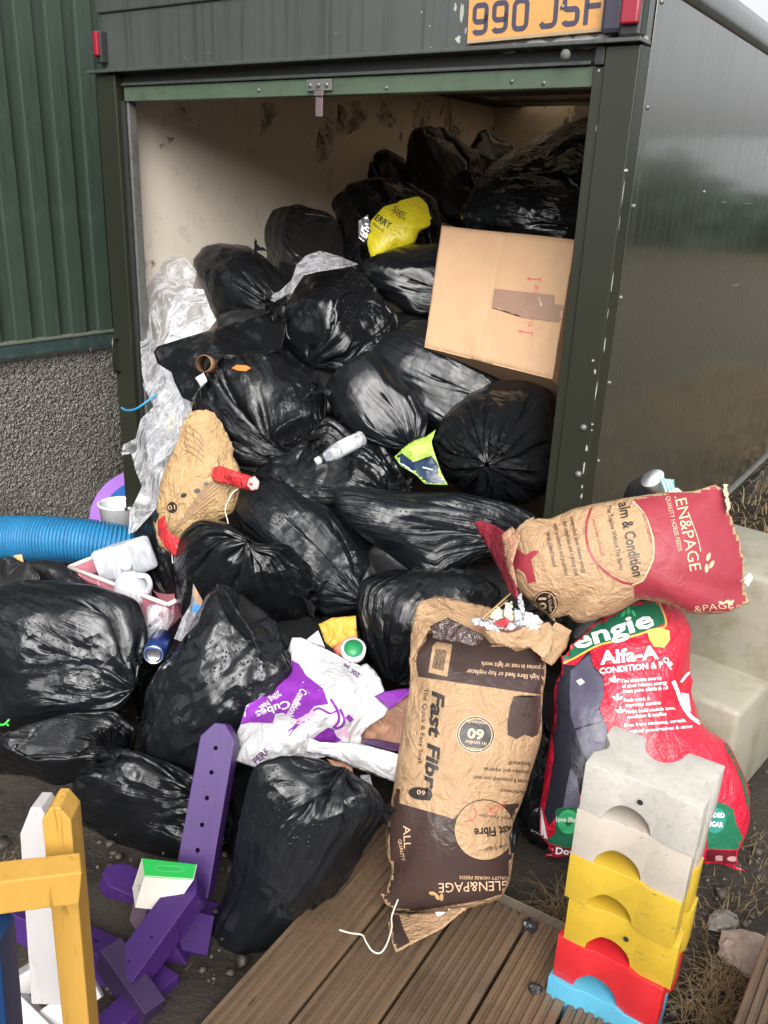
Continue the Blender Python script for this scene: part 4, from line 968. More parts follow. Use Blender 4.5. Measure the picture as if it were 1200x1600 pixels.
for lx, ly in ((960, 1063), (965, 1091), (969, 1111)):
    decal(dk, join2(ELL(lx - 4, ly, 5, 2, 35, 10), ELL(lx + 4, ly, 5, 2, -35, 10), ELL(lx, ly - 3, 5, 2, 90, 10)), I_WHITE, 'printed_leaf', .0026)
decal(dk, join2(ELL(974, 959, 6, 2.5, -60, 10), ELL(982, 954, 7, 3, -90, 10), ELL(990, 958, 6, 2.5, 240, 10)), I_LGREEN, 'printed_leaf', .003)
decal(dk, POLY((1011, 984), (1030, 980), (1046, 985), (1047, 1000), (1038, 1012), (1022, 1010), (1014, 998)), I_GOLD, 'printed_badge', .0026); decal(dk, POLY((1013, 985), (1030, 982), (1044, 987), (1043, 995), (1014, 995)), m_print('ink_yellow', (.75, .62, .12), .4, 0), 'printed_badge', .0031)
decal(dk, join2(RIB([(1052, 1064), (1058, 1078), (1066, 1100), (1078, 1118), (1094, 1130)], 6), RIB([(1064, 1066), (1076, 1052), (1084, 1056)], 4)), I_WHITE, 'printed_line', .0026)
decal(dk, POLY((1064, 1082), (1076, 1084), (1080, 1112), (1068, 1110)), I_PINK, 'printed_panel', .0026)

# ------------------------------------------------------------------ paper feed sack lying across the top
bag([(787, 850), (797, 822), (830, 808), (900, 790), (985, 776), (1045, 766), (1133, 756), (1139, 800), (1150, 830), (1160, 862), (1168, 962), (1085, 962), (1050, 945), (1000, 935), (962, 958), (905, 979), (862, 970), (832, 948), (808, 925), (792, 890)], 2.18, 'feed', (-90, 0, -80), KRAFT,
    'pale brown paper feed sack with a maroon end, lying over the red sack', thick=.8, smooth=2, name='feed_sack', cat='sack', group='feed sacks thrown out with the rubbish', key='calm', skew=(.1, -.1))
ck = 'calm'
decal(ck, POLY((987, 776), (1045, 763), (1134, 753), (1142, 800), (1162, 860), (1170, 965), (1085, 965), (1050, 948), (992, 938), (990, 917), (1008, 907), (1023, 873), (1023, 840), (1008, 802)), I_MAROON)
decal(ck, RIB([(925, 790), (916, 823), (921, 861), (942, 890), (971, 909), (992, 913)], 3.5), I_MAROON, 'printed_line')
decal(ck, RIB([(988, 784), (1007, 803), (1020, 840), (1020, 872), (1005, 905), (988, 914)], 2), I_PALE, 'printed_line', .0022)
cp = lambda *p: [(700 + a / 2.4, 740 + b / 2.4) for a, b in p]
decal(ck, POLY(*cp((235, 240), (255, 245), (262, 285), (290, 305), (320, 288), (342, 290), (335, 300), (312, 322), (318, 350), (330, 405), (300, 412), (288, 375), (265, 355), (232, 368), (212, 352), (240, 335), (255, 325), (240, 308), (215, 322), (218, 300), (238, 290), (230, 262))), I_MAROON, 'printed_horse')
decal(ck, join2(ELL(852, 944, 19.5, 21, 20)), I_BLACK, 'printed_badge'); decal(ck, RIB([(852 + 17 * math.cos(a), 944 + 18.5 * math.sin(a)) for a in np.linspace(0, 6.3, 17)], 1.2), I_PALE, 'printed_line', .0022)
lettering(ck, [('10', 842, 934, 88, 11, dict(L=19, bold=.03)), ('In Under', 856, 930, 84, 5.5, dict(L=27)), ('Soaks', 864, 933, 80, 5, dict(L=18))], I_PALE, .0034)
lettering(ck, [('alm & Condition', 966, 786, 78.5, 17, dict(L=118, bold=.015)), ('The Topline Without The Barley', 947, 790, 78, 7.5, dict(L=104)),
    ('controlled slow release energy', 890, 808, 77, 7, dict(L=90)), ('for condition and a glossy coat', 879, 815, 77, 7, dict(L=88)), ('with probiotics and prebiotics', 864, 818, 77, 7, dict(L=84)), ('With added linseed', 852, 832, 77, 7, dict(L=55))], I_BLACK, .0026, 10)
lettering(ck, [('HIGH IN FIBRE LOW SUGAR', 925, 812, 76, 4.5, dict(L=58)), ('ALL ABOUT CONDITION', 1001, 792, 75, 4.5, dict(L=58))], I_MAROON, .0026, 12)
lettering(ck, [('LEN&PAGE', 1052, 768, 78, 18, dict(L=128)), ('QUALITY HORSE FEEDS', 1040, 776, 77, 7, dict(L=88)), ('&PAGE', 1085, 957, -7, 10, dict(L=62))], I_PALE)
decal(ck, join2(ELL(1107, 870, 7, 3, -70, 12), ELL(1112, 882, 7, 3, -60, 12), ELL(1104, 888, 7, 3, -90, 12), ELL(1127, 942, 5, 2.4, 20, 12), ELL(1136, 940, 5, 2.4, -20, 12), ELL(1143, 941, 5, 2.4, -40, 12)), I_PALE, 'printed_leaf', .0026)
decal(ck, RIB([(1075, 800), (1090, 840), (1095, 862)], 1.5), I_PALE, 'printed_line', .0026)
sheet('crimped_seam', [(1130, 757, 2.15), (1137, 756, 2.16), (1142, 795, 2.15), (1137, 800, 2.13)], m_paper('seam_paper', (.6, .45, .3)), SURF[ck][0], amp=.004, step=2.5, jag=1.0, seed=4)
sheet('folded_end', [(740, 816, 2.24), (752, 813, 2.22), (775, 822, 2.18), (790, 833, 2.14), (786, 862, 2.12), (795, 892, 2.10), (808, 925, 2.08), (806, 936, 2.09), (795, 925, 2.12), (782, 895, 2.16), (765, 862, 2.2)], m_paper('maroon_paper', (.22, .02, .035), .4), SURF[ck][0], amp=.02, cs=2.2, step=3.5, seed=8, thick=.003)
sheet('folded_lip', [(783, 836, 2.11), (800, 822, 2.10), (812, 838, 2.05), (800, 880, 2.05), (808, 918, 2.05), (796, 900, 2.08), (788, 870, 2.09)], m_paper('kraft_lip', (.42, .22, .14)), SURF[ck][0], amp=.02, cs=2.5, step=3.5, seed=9, thick=.002)

# ------------------------------------------------------------------ brown paper sack standing on the decking
bag([(636, 1040), (640, 1005), (652, 985), (690, 972), (750, 975), (800, 985), (850, 985), (872, 1000), (862, 1040), (852, 1085), (848, 1150), (832, 1200), (818, 1250), (803, 1290), (797, 1370), (788, 1398), (740, 1412), (690, 1426), (640, 1424), (606, 1420), (598, 1350), (602, 1290), (615, 1235), (626, 1150), (632, 1080)], 2.02, 'feedb', (-90, 0, 0), KRAFT,
    'brown paper feed sack standing upside down on the decking', thick=.8, smooth=2, name='feed_sack', cat='sack', group='feed sacks thrown out with the rubbish', key='fast', skew=(0, -.2))
fk = 'fast'; FB = SURF[fk][0]
c3 = lambda *p: [(580 + a / 3.75, 900 + b / 3.75) for a, b in p]; c4 = lambda *p: [(580 + a / 4, 1180 + b / 4) for a, b in p]
decal(fk, POLY(*c3((370, 285), (340, 300), (330, 345), (320, 380), (275, 440), (262, 500), (275, 590), (1008, 697), (1012, 600), (1047, 520), (1000, 470), (930, 425), (850, 442), (780, 402), (700, 395), (660, 350), (600, 318), (520, 300), (440, 290))), I_BROWN)
decal(fk, POLY(*c3((385, 385), (475, 400), (445, 590), (335, 565), (360, 410))), KRAFT, 'printed_label', .0024)
decal(fk, join2(*[POLY(*c3((370 + k * 7.5 + 8, 425 + k * 1.2), (374 + k * 7.5 + 8, 426 + k * 1.2), (366 + k * 7.5 - 6 + (k % 3), 540 + k * 2), (362 + k * 7.5 - 6, 539 + k * 2))) for k in range(9)]), I_BLACK, 'barcode', .003)
decal(fk, POLY(*c3((835, 705), (868, 700), (862, 770), (872, 850), (900, 853), (970, 832), (978, 700), (1008, 700), (1003, 830), (975, 930), (945, 945), (900, 930), (850, 957), (800, 930), (798, 860), (815, 760), (822, 745))), I_BROWN, 'printed_horse')
decal(fk, ELL(743, 1148, 30, 29), I_PALE, 'printed_badge', .0014); decal(fk, ELL(743, 1148, 29, 28), I_BLACK, 'printed_badge', .0018)
decal(fk, RIB([(743 + 26 * math.cos(a), 1148 + 25 * math.sin(a)) for a in np.linspace(0, 6.3, 21)], 1.3), I_PALE, 'printed_line', .0024)
lettering(fk, [('60', 757, 1141, 187, 15, dict(L=26, bold=.03)), ('seconds', 760, 1128, 187, 6, dict(L=32)), ('in under', 760, 1160, 187, 6, dict(L=34)), ('Soaks', 754, 1170, 187, 6, dict(L=24))], I_PALE)
lettering(fk, [('A high fibre feed or hay replacer', 852, 1056, 185, 7.5, dict(L=123)), ('for ponies in rest or light work', 857, 1041, 184, 7.5, dict(L=105))], I_PALE)
lettering(fk, [('Fast Fibre', 676, 1079, 95, 19, dict(L=172, bold=.035, shear=.2)), ('The Quick & Easy Soak', 663, 1075, 95, 6.5, dict(L=120)),
    ('linseed', 829, 1191, 183, 6.5, dict(L=33)), ('vitamins and minerals', 828, 1204, 184, 6.5, dict(L=72)), ('horses & ponies with poor teeth', 826, 1219, 185, 6.5, dict(L=86)), ('laminitics', 820, 1236, 186, 6.5, dict(L=38))], I_BLACK)
decal(fk, POLY(*c4((120, 205), (180, 212), (175, 300), (510, 395), (600, 330), (925, 300), (910, 560), (875, 850), (700, 905), (330, 968), (160, 978), (60, 985), (40, 640), (60, 430), (90, 280))), I_BROWN)
decal(fk, ELL(757, 1297, 48, 48, 0, 36), I_BLACK, 'printed_panel', .0020); decal(fk, ELL(757, 1297, 46.5, 46.5, 0, 36), KRAFT, 'printed_panel', .0025)
decal(fk, ELL(657, 1240, 19, 10, 8), I_BLACK, 'printed_badge', .0024); lettering(fk, [('60', 665, 1236, 190, 7, dict(L=13))], I_PALE, .003)
lettering(fk, [('Fast Fibre', 806, 1290, 176, 14, dict(L=66, bold=.03)), ('Fibre Provider', 802, 1277, 186, 5.5, dict(L=56)), ('Low Sugar', 795, 1318, 168, 6, dict(L=40))], I_BLACK, .0032)
decal(fk, join2(RIB([(741, 1262), (744, 1272), (740, 1280), (726, 1284)], 1.4), RIB([(760, 1272), (770, 1262), (776, 1258), (780, 1264), (770, 1270), (764, 1260)], 1.2), RIB([(782, 1262), (787, 1256), (787, 1264)], 1.2)), m_print('red_pen', (.6, .03, .05), .5, 0), 'pen_mark', .0034)
lettering(fk, [('ALL', 630, 1290, 88, 11, dict(L=36)), ('QUALITY', 622, 1312, 80, 5, dict(L=34)), ('GLEN&PAGE', 797, 1376, 178, 15, dict(L=112)), ('QUALITY HORSE FEEDS', 800, 1370, 181, 5, dict(L=82))], I_PALE)
decal(fk, join2(ELL(676, 1396, 6, 3, 10, 12), ELL(683, 1401, 6, 3, 60, 12), ELL(690, 1402, 6, 3, 90, 12)), m_print('ink_tan', (.45, .28, .14), .5, 0), 'printed_leaf', .0026)
sheet('torn_rim', [(640, 1040, 2.06), (641, 1000, 2.08), (648, 958, 2.10), (655, 941, 2.12), (680, 932, 2.16), (700, 933, 2.18), (770, 950, 2.2), (808, 956, 2.2), (800, 985, 2.14), (760, 990, 2.1), (720, 985, 2.1), (690, 985, 2.06), (670, 985, 2.03), (655, 1010, 2.03)], KRAFT, FB, amp=.010, cs=1.6, step=4, seed=11, jag=.5)
sheet('torn_rim', [(757, 985, 1.97), (800, 988, 1.96), (840, 975, 1.98), (858, 972, 2.0), (866, 985, 2.0), (860, 1020, 1.98), (850, 1030, 1.97), (828, 1012, 1.965), (800, 1014, 1.96), (775, 1005, 1.965)], KRAFT, FB, amp=.010, cs=1.8, step=4, seed=12, jag=.8)
sheet('torn_rim', [(850, 1000, 2.03), (868, 972, 2.04), (893, 985, 2.05), (884, 1015, 2.06), (862, 1040, 2.02), (846, 1030, 2.0)], KRAFT, FB, amp=.010, cs=2.4, step=4, seed=13, jag=.5)
sheet('torn_flap', [(672, 978, 1.985), (700, 965, 1.99), (720, 975, 1.97), (740, 985, 1.96), (755, 995, 1.95), (752, 1008, 1.955), (730, 1010, 1.96), (700, 1002, 1.965), (676, 998, 1.975)], m_paper('brown_gloss_paper', (.05, .028, .024), .25, .8, spec=.6), FB, amp=.016, cs=3.2, step=3.5, seed=14)
sheet('sack_floor', [(660, 985, 2.10), (700, 970, 2.14), (840, 962, 2.14), (862, 985, 2.08), (840, 1010, 2.04), (700, 1010, 2.04)], KRAFT_D, FB, amp=.008, seed=15, step=7)
sheet('loose_base', [(606, 1425, 1.93), (640, 1428, 1.90), (680, 1424, 1.88), (730, 1414, 1.88), (728, 1418, 1.865), (690, 1450, 1.83), (650, 1470, 1.81), (618, 1488, 1.80), (612, 1470, 1.82), (606, 1440, 1.88)], m_paper('kraft_base', (.40, .25, .14), stain=.5), FB, amp=.008, cs=2, step=4, seed=16, thick=.003, key='fbase')
decal('fbase', POLY((607, 1427), (624, 1430), (629, 1448), (640, 1472), (616, 1486), (606, 1450)), I_BROWN, 'printed_panel', .0022)
decal('fbase', POLY((678, 1422), (708, 1417), (690, 1430), (684, 1432)), I_WHITE, 'printed_panel', .0022)
o = tube('loose_thread', catmull([P3(622, 1405, 1.87), P3(612, 1432, 1.85), P3(612, 1450, 1.83), P3(604, 1476, 1.80), P3(594, 1489, 1.79), P3(582, 1486, 1.79), P3(572, 1472, 1.80), P3(566, 1461, 1.815), P3(548, 1458, 1.82), P3(530, 1453, 1.825)], 6), .0018, m_plain('cotton_thread', (.62, .55, .45), .8), FB, 6)

# ------------------------------------------------------------------ purple and white sack, split open
PG = 'feed sacks thrown out with the rubbish'
c5 = lambda *p: [(350 + a / 3.75, 940 + b / 3.75) for a, b in p]
def d5(z, *p): return [(350 + a / 3.75, 940 + b / 3.75, c) for a, b, c in p]
o = sheet('feed_sack', d5(0, (400, 212, 2.34), (450, 210, 2.34), (560, 260, 2.32), (640, 300, 2.30), (740, 350, 2.28), (800, 375, 2.26), (835, 362, 2.26), (880, 400, 2.24), (915, 450, 2.22), (940, 525, 2.20), (880, 555, 2.19), (968, 625, 2.17), (940, 670, 2.17), (860, 720, 2.18), (810, 780, 2.18), (800, 830, 2.17),
    (640, 835, 2.15), (560, 830, 2.13), (600, 905, 2.12), (500, 930, 2.11), (400, 940, 2.10), (210, 975, 2.10), (150, 965, 2.12), (65, 930, 2.14), (85, 860, 2.15), (75, 770, 2.18), (100, 710, 2.19), (130, 610, 2.22), (240, 540, 2.25), (290, 470, 2.27), (325, 430, 2.29), (355, 340, 2.31)),
    M_WHITEPAPER, inner=[(*c5((320, 700))[0], 2.06), (*c5((480, 520))[0], 2.17), (*c5((620, 560))[0], 2.13), (*c5((560, 680))[0], 2.06), (*c5((700, 450))[0], 2.17), (*c5((230, 880))[0], 2.05), (*c5((450, 820))[0], 2.04), (*c5((720, 700))[0], 2.10), (*c5((420, 620))[0], 2.15), (*c5((500, 760))[0], 2.09)],
    amp=.028, cs=1.3, step=3.2, seed=23, thick=.0016, key='purple', label='crumpled white and purple paper sack torn open to its brown lining', cat='sack', group=PG)
pk = 'purple'
decal(pk, POLY(*c5((352, 338), (400, 345), (440, 365), (480, 430), (580, 510), (612, 600), (530, 612), (500, 650), (430, 692), (395, 680), (345, 650), (300, 660), (285, 712), (150, 708), (98, 722), (128, 612), (230, 550), (285, 480), (322, 440))), I_PURPLE, cell=4)
decal(pk, POLY(*c5((525, 800), (560, 770), (610, 738), (640, 745), (660, 790), (690, 812), (640, 834), (560, 830))), I_PURPLE, 'printed_panel', cell=4)
decal(pk, join2(RIB(c5((520, 640), (555, 625), (590, 640), (625, 655), (660, 640)), 3.2), RIB(c5((625, 570), (665, 640), (672, 700), (640, 742)), 4), RIB(c5((680, 630), (705, 690), (690, 730), (650, 745)), 4), RIB(c5((375, 760), (410, 735), (440, 700), (450, 690)), 3), RIB(c5((380, 790), (400, 760), (440, 720), (500, 690)), 2), RIB(c5((720, 670), (750, 700)), 8)), I_PURPLE, 'printed_line', cell=4)
decal(pk, POLY(*c5((420, 690), (520, 640), (540, 660), (470, 715), (425, 718))), I_PINK, 'printed_panel'); decal(pk, POLY(*c5((660, 770), (720, 740), (740, 790), (700, 812))), I_PINK, 'printed_panel')
lettering(pk, [('Conditioning', *c5((450, 505))[0], 118, 12, dict(L=56, bold=.02)), ('Cubes', *c5((378, 575))[0], 160, 12, dict(L=56, bold=.02)), ('20kg Net', *c5((318, 520))[0], 140, 9, dict(L=40, bold=.01))], I_WHITE, .0028, 5)
lettering(pk, [('20l. se', *c5((800, 425))[0], 215, 7, dict(L=30, bold=.02)), ('PERF', *c5((190, 955))[0], -42, 10, dict(L=28, bold=.02)), ('Condition', *c5((260, 950))[0], -12, 8, dict(L=42))], m_print('ink_plum', (.10, .02, .14), .5, 0), .0028, 5)
sheet('brown_lining', d5(0, (800, 830, 2.20), (810, 780, 2.23), (860, 715, 2.22), (940, 665, 2.18), (1000, 600, 2.13), (1080, 530, 2.10), (1120, 512, 2.10), (1150, 530, 2.09), (1170, 640, 2.06), (1178, 800, 2.05), (1170, 960, 2.05), (1130, 1075, 2.06), (1085, 1090, 2.07), (1060, 1000, 2.09), (1050, 850, 2.10), (950, 835, 2.14)), m_paper('brown_lining_paper', (.42, .235, .155), crease=.3, stain=.15), SURF[pk][0], amp=.006, cs=.8, step=4, seed=24, thick=.002,
      inner=[(*c5((960, 740))[0], 2.22), (*c5((880, 790))[0], 2.24)])
sheet('purple_edge', d5(0, (880, 555, 2.175), (940, 528, 2.15), (1030, 512, 2.12), (1095, 508, 2.095), (1125, 516, 2.085), (1075, 545, 2.08), (1020, 590, 2.09), (970, 632, 2.12), (930, 600, 2.15)), m_paper('purple_paper', (.22, .03, .34), .4, .3), SURF[pk][0], amp=.006, step=4, seed=25)
sheet('white_flap', d5(0, (500, 800, 2.08), (560, 825, 2.07), (640, 830, 2.06), (800, 832, 2.05), (920, 865, 2.03), (1010, 890, 2.02), (1062, 905, 2.02), (1055, 960, 2.02), (1075, 1020, 2.02), (1085, 1090, 2.03), (1000, 1060, 2.05), (860, 1010, 2.05), (760, 975, 2.06), (680, 935, 2.07), (600, 905, 2.08), (480, 880, 2.08)), M_WHITEPAPER, SURF[pk][0], amp=.008, cs=1.3, step=4, seed=26,
      inner=[(*c5((800, 910))[0], 1.995), (*c5((960, 960))[0], 1.99)], thick=.002)
sheet('purple_edge', d5(0, (1055, 880, 2.04), (1062, 905, 2.015), (1058, 960, 2.012), (1078, 1020, 2.012), (1090, 1035, 2.03), (1075, 960, 2.04), (1070, 900, 2.05)), m_paper('purple_paper2', (.16, .02, .26), .4, .6), SURF[pk][0], amp=.01, cs=4, step=2.5, seed=27)
sheet('purple_edge', d5(0, (810, 802, 2.16), (900, 805, 2.13), (960, 820, 2.10), (1050, 835, 2.07), (1058, 880, 2.06), (980, 870, 2.06), (900, 850, 2.07), (820, 830, 2.10)), m_paper('purple_paper3', (.08, .03, .11), .4, .6), SURF[pk][0], amp=.01, cs=4, step=3, seed=28)
print('sacks printed', round(time.time() - T0, 1))

# ================================================================== small rubbish, boards, blocks
def m_film(name, tint=(.9, .92, .95), body=.32, rough=.12, seed=0.0, bump=.55, milky=(.8, .8, .82)):
    """clear or milky polythene"""
    N = NT(name); ob = N.map(N.coord('Object'), loc=(seed, seed, seed), scale=(1.3, 1.3, .5), rot=(.2, .1, .3))
    tr_ = N.n('ShaderNodeBsdfTransparent'); tr_.inputs[0].default_value = (*tint, 1)
    a = N.noise(ob, 11, 3, .55, 1.4); r1 = N.math('SUBTRACT', 1, N.math('ABSOLUTE', N.math('MULTIPLY', N.math('SUBTRACT', a, .5), 5)), clamp=True)
    b = N.noise(ob, 26, 3, .55, 1.6); r2 = N.math('SUBTRACT', 1, N.math('ABSOLUTE', N.math('MULTIPLY', N.math('SUBTRACT', b, .5), 5)), clamp=True)
    h = N.math('ADD', N.math('POWER', r1, 1.5), N.math('MULTIPLY', r2, .5)); nb = N.bump(h, bump, .012)
    N.put(base=milky, rough=rough, normal=nb, spec=.6)
    mx = N.n('ShaderNodeMixShader'); lw = N.n('ShaderNodeLayerWeight'); lw.inputs[0].default_value = .35; N.t.links.new(nb, lw.inputs['Normal'])
    f = N.math('ADD', N.ramp(N.math('ADD', N.math('MULTIPLY', r1, .45), N.math('MULTIPLY', N.noise(ob, 7, 4, .6, .9), .8)), [(.36, max(0, body - .28)), (.62, body * .75), (.95, min(1, body + .38))]), N.math('MULTIPLY', lw.outputs['Facing'], .12), clamp=True)
    N.t.links.new(f, mx.inputs[0]); N.t.links.new(tr_.outputs[0], mx.inputs[1]); N.t.links.new(N.b.outputs[0], mx.inputs[2]); N.t.links.new(mx.outputs[0], N.out.inputs[0])
    return N.m
FILM = m_film('clear_polythene', body=.24, milky=(.62, .62, .64)); FILM2 = m_film('clear_polythene_dense', body=.34, seed=4, milky=(.64, .64, .66)); CARRIER = m_film('milky_carrier_film', body=.55, seed=7, milky=(.42, .42, .44))
CLEAR = m_film('clear_bottle_plastic', body=.14, seed=2, bump=.1, rough=.05)
FG = 'clear polythene sheets hanging at the left post'
def D_(pts, d): return [(a, b, d) for a, b in pts]
sheet('polythene_sheet', [(218, 520, 3.40), (222, 470, 3.46), (232, 420, 3.5), (258, 398, 3.52), (290, 402, 3.5), (308, 425, 3.46), (300, 455, 3.4), (290, 490, 3.36), (285, 560, 3.26), (300, 640, 3.1), (255, 640, 3.16), (232, 620, 3.26), (222, 585, 3.32)], FILM, amp=.03, cs=1.0, step=5, seed=31, thick=0,
      inner=[(258, 460, 3.34), (255, 560, 3.24)], label='highest sheet of clear polythene against the pale lining at the left post', cat='plastic sheet', group=FG)
sheet('polythene_sheet', [(272, 465, 3.36), (290, 450, 3.38), (318, 452, 3.36), (328, 480, 3.3), (338, 500, 3.26), (318, 528, 3.2), (290, 530, 3.2), (262, 520, 3.26), (262, 490, 3.3)], FILM2, amp=.03, cs=1.6, step=4, seed=32, thick=0,
      label='bunched piece of clear polythene above the white scrap, beside the shiny black bag', cat='plastic sheet', group=FG)
sheet('polythene_sheet', [(222, 600, 3.2), (262, 575, 3.14), (290, 600, 3.06), (300, 640, 3.0), (295, 680, 3.0), (275, 720, 3.0), (265, 770, 3.0), (235, 805, 3.0), (212, 830, 3.02), (200, 835, 3.05), (203, 800, 3.06), (222, 760, 3.04), (212, 735, 3.08), (205, 708, 3.1), (190, 712, 3.12), (192, 695, 3.12), (212, 685, 3.1), (220, 655, 3.12), (240, 635, 3.12)], FILM2, amp=.04, cs=1.4, step=4.5, seed=33, thick=0,
      inner=[(250, 680, 2.96), (240, 740, 2.97)], label='long crumpled polythene sheet spilling over the foot of the left post', cat='plastic sheet', group=FG)
sheet('polythene_sheet', [(235, 640, 3.1), (285, 625, 3.0), (296, 650, 2.95), (290, 690, 2.94), (262, 712, 2.94), (240, 730, 2.96), (228, 700, 3.0), (232, 665, 3.06)], FILM, amp=.04, cs=2.2, step=4, seed=34, thick=0,
      label='crinkled polythene with a pale yellow scrap showing through it', cat='plastic sheet', group=FG)
sheet('paper_scrap', [(258, 528, 3.28), (300, 508, 3.22), (325, 520, 3.18), (322, 545, 3.14), (318, 600, 3.08), (290, 640, 3.08), (262, 600, 3.16), (250, 560, 3.24)], M_WHITEPAPER, amp=.01, seed=35, step=6, label='white paper scrap under the black wing of plastic at the left', cat='paper')
sheet('paper_scrap', D_([(255, 668), (268, 645), (282, 648), (278, 668), (262, 682)], 3.02), m_paper('pale_yellow_paper', (.6, .55, .32)), amp=.01, seed=36, step=5, label='small pale yellow scrap inside the crinkled polythene', cat='paper')
# flat black wing of plastic, white carrier
sheet('bag_wing', [(240, 550, 3.02), (246, 541, 3.02), (300, 524, 3.04), (360, 506, 3.06), (425, 488, 3.1), (450, 500, 3.12), (440, 545, 3.0), (400, 560, 2.92), (350, 556, 2.92), (330, 575, 2.9), (318, 600, 2.9), (300, 628, 2.9), (285, 622, 2.94), (272, 596, 2.97), (268, 582, 3.0), (246, 568, 3.01)], B_SHINE, amp=.02, cs=1.1, step=4.5, seed=37, thick=.003,
      inner=[(330, 535, 2.95), (290, 565, 2.94)], label='flat wing of black plastic pointing left across the clear polythene', cat='bag')
sheet('carrier_bag', [(412, 462, 3.04), (436, 456, 3.02), (455, 438, 3.0), (463, 415, 3.04), (478, 399, 3.08), (500, 392, 3.1), (530, 400, 3.08), (560, 413, 3.06), (540, 418, 3.0), (500, 424, 2.97), (475, 430, 2.96), (458, 455, 2.96), (428, 472, 2.99)], CARRIER, amp=.022, cs=1.8, step=4, seed=38, thick=0,
      label='torn milky white carrier bag lying between the two upper black bags', cat='carrier bag')
# paper sack with red ends, left
bag([(297, 640), (335, 640), (362, 690), (378, 740), (376, 775), (366, 800), (322, 832), (282, 870), (246, 858), (240, 805), (250, 755), (266, 712), (282, 668)], 2.86, 'feedb', (-90, 0, -15), m_paper('tan_paper', (.40, .26, .125), crease=.9), 'tan paper sack with red twisted ends, wedged among bags at the left', name='feed_sack', cat='sack', group=PG, key='tan', thick=.7)
TN = SURF['tan'][0]
decal('tan', join2(*[RIB([(266 + k * 7, 835 - k * 10), (300 + k * 6, 806 - k * 10), (338 + k * 2, 778 - k * 9)], 1.0) for k in range(7)] + [RIB([(283 + k * 2, 700 - k * 9), (305 + k, 712 - k * 9), (318, 722 - k * 8)], .9) for k in range(5)]), m_print('ink_faint', (.14, .08, .05), .5, .3), 'printed_line', .002)
decal('tan', join2(ELL(269, 793, 8, 9, 0, 14), ELL(287, 774, 5, 3.5, -20, 10), ELL(308, 767, 5, 4, -20, 10), ELL(322, 756, 4, 3, -20, 10)), I_BLACK, 'printed_badge', .0024)
lettering('tan', [('01', 263, 797, -8, 7, dict(L=11))], I_PALE, .003)
sheet('red_twist', [(322, 732, 2.82), (345, 728, 2.78), (380, 740, 2.72), (400, 746, 2.70), (404, 762, 2.69), (392, 768, 2.70), (360, 758, 2.74), (335, 752, 2.78)], m_paper('red_paper', (.50, .025, .03), .35, .8, spec=.5), TN, amp=.02, cs=3, step=3, seed=41, thick=.004, inner=[(360, 743, 2.71), (392, 756, 2.66)])
sheet('pink_tip', [(388, 748, 2.67), (398, 744, 2.66), (405, 752, 2.66), (402, 764, 2.66), (392, 767, 2.67), (386, 758, 2.67)], m_paper('pink_paper', (.72, .36, .34)), TN, amp=.02, cs=5, step=2.5, seed=42, thick=.006)
sheet('red_twist', [(247, 812, 2.74), (256, 806, 2.72), (262, 830, 2.70), (285, 845, 2.70), (280, 862, 2.70), (272, 870, 2.71), (256, 852, 2.72), (247, 835, 2.74)], m_paper('red_paper2', (.50, .025, .03), .35, .8, spec=.5), TN, amp=.02, cs=3, step=3, seed=43, thick=.004)
tube('stitch_thread', catmull([P3(372, 764, 2.72), P3(362, 772, 2.71), P3(352, 795, 2.70), P3(356, 815, 2.68), P3(358, 832, 2.66)], 5), .0018, m_plain('white_thread', (.65, .62, .58), .8), TN, 5)
tube('stitch_thread', catmull([P3(265, 850, 2.8), P3(268, 862, 2.78), P3(270, 880, 2.76)], 5), .0018, m_plain('white_thread2', (.65, .62, .58), .8), TN, 5)
# tear in the big bag: orange scrap and card tube
TB = 'torn'
decal(TB, POLY((362, 575), (370, 570), (385, 571), (392, 575), (384, 580), (372, 579)), m_print('orange_scrap', (.75, .16, .03), .5, 0), 'orange_scrap', .004)
def lathe_world(name, prof, p0, axis, mat, parent=None, seg=28, cap0=True, cap1=True):
    ez = Vector(nrm(axis)); ex = ez.orthogonal().normalized(); ey = ez.cross(ex); base = Vector(p0)
    bm = bmesh.new(); lathe_bm(bm, prof, seg, basis((0, 0, 0), ex, ey, ez), cap0, cap1)
    me = bpy.data.meshes.new(name); bmesh.ops.recalc_face_normals(bm, faces=bm.faces[:]) if (cap0 and cap1) else None; bm.to_mesh(me); bm.free(); me.shade_smooth(); me.materials.append(mat)
    o = bpy.data.objects.new(name, me); COL.objects.link(o)
    if parent is not None: o.parent = parent; o.matrix_parent_inverse = pworld(parent).inverted()
    o.location = base; return o
o = lathe_world('card_tube', [(.027, 0), (.029, .001), (.027, .05), (.025, .05), (.025, .002)], P3(318, 568, 2.84), P3(345, 575, 2.95) - P3(318, 568, 2.82), m_plain('brown_card', (.30, .16, .08), .7), cap0=False, cap1=False)
tag(o, 'open end of a brown card cup poking out by the black wing of plastic', 'cup')
sheet('foil_scrap', D_([(305, 590), (318, 582), (324, 596), (314, 606)], 2.84), m_plain('foil', (.7, .72, .75), .25, metal=.6), amp=.02, cs=4, step=3, seed=44, label='tiny silvery scrap under the brown card cup', cat='scrap')
sheet('foil_scrap', D_([(560, 345), (575, 335), (580, 360), (570, 380), (560, 370)], 3.5), m_plain('foil2', (.55, .57, .6), .25, metal=.7), amp=.04, cs=4, step=3, seed=45, label='crumpled silvery scrap left of the yellow sack', cat='scrap')
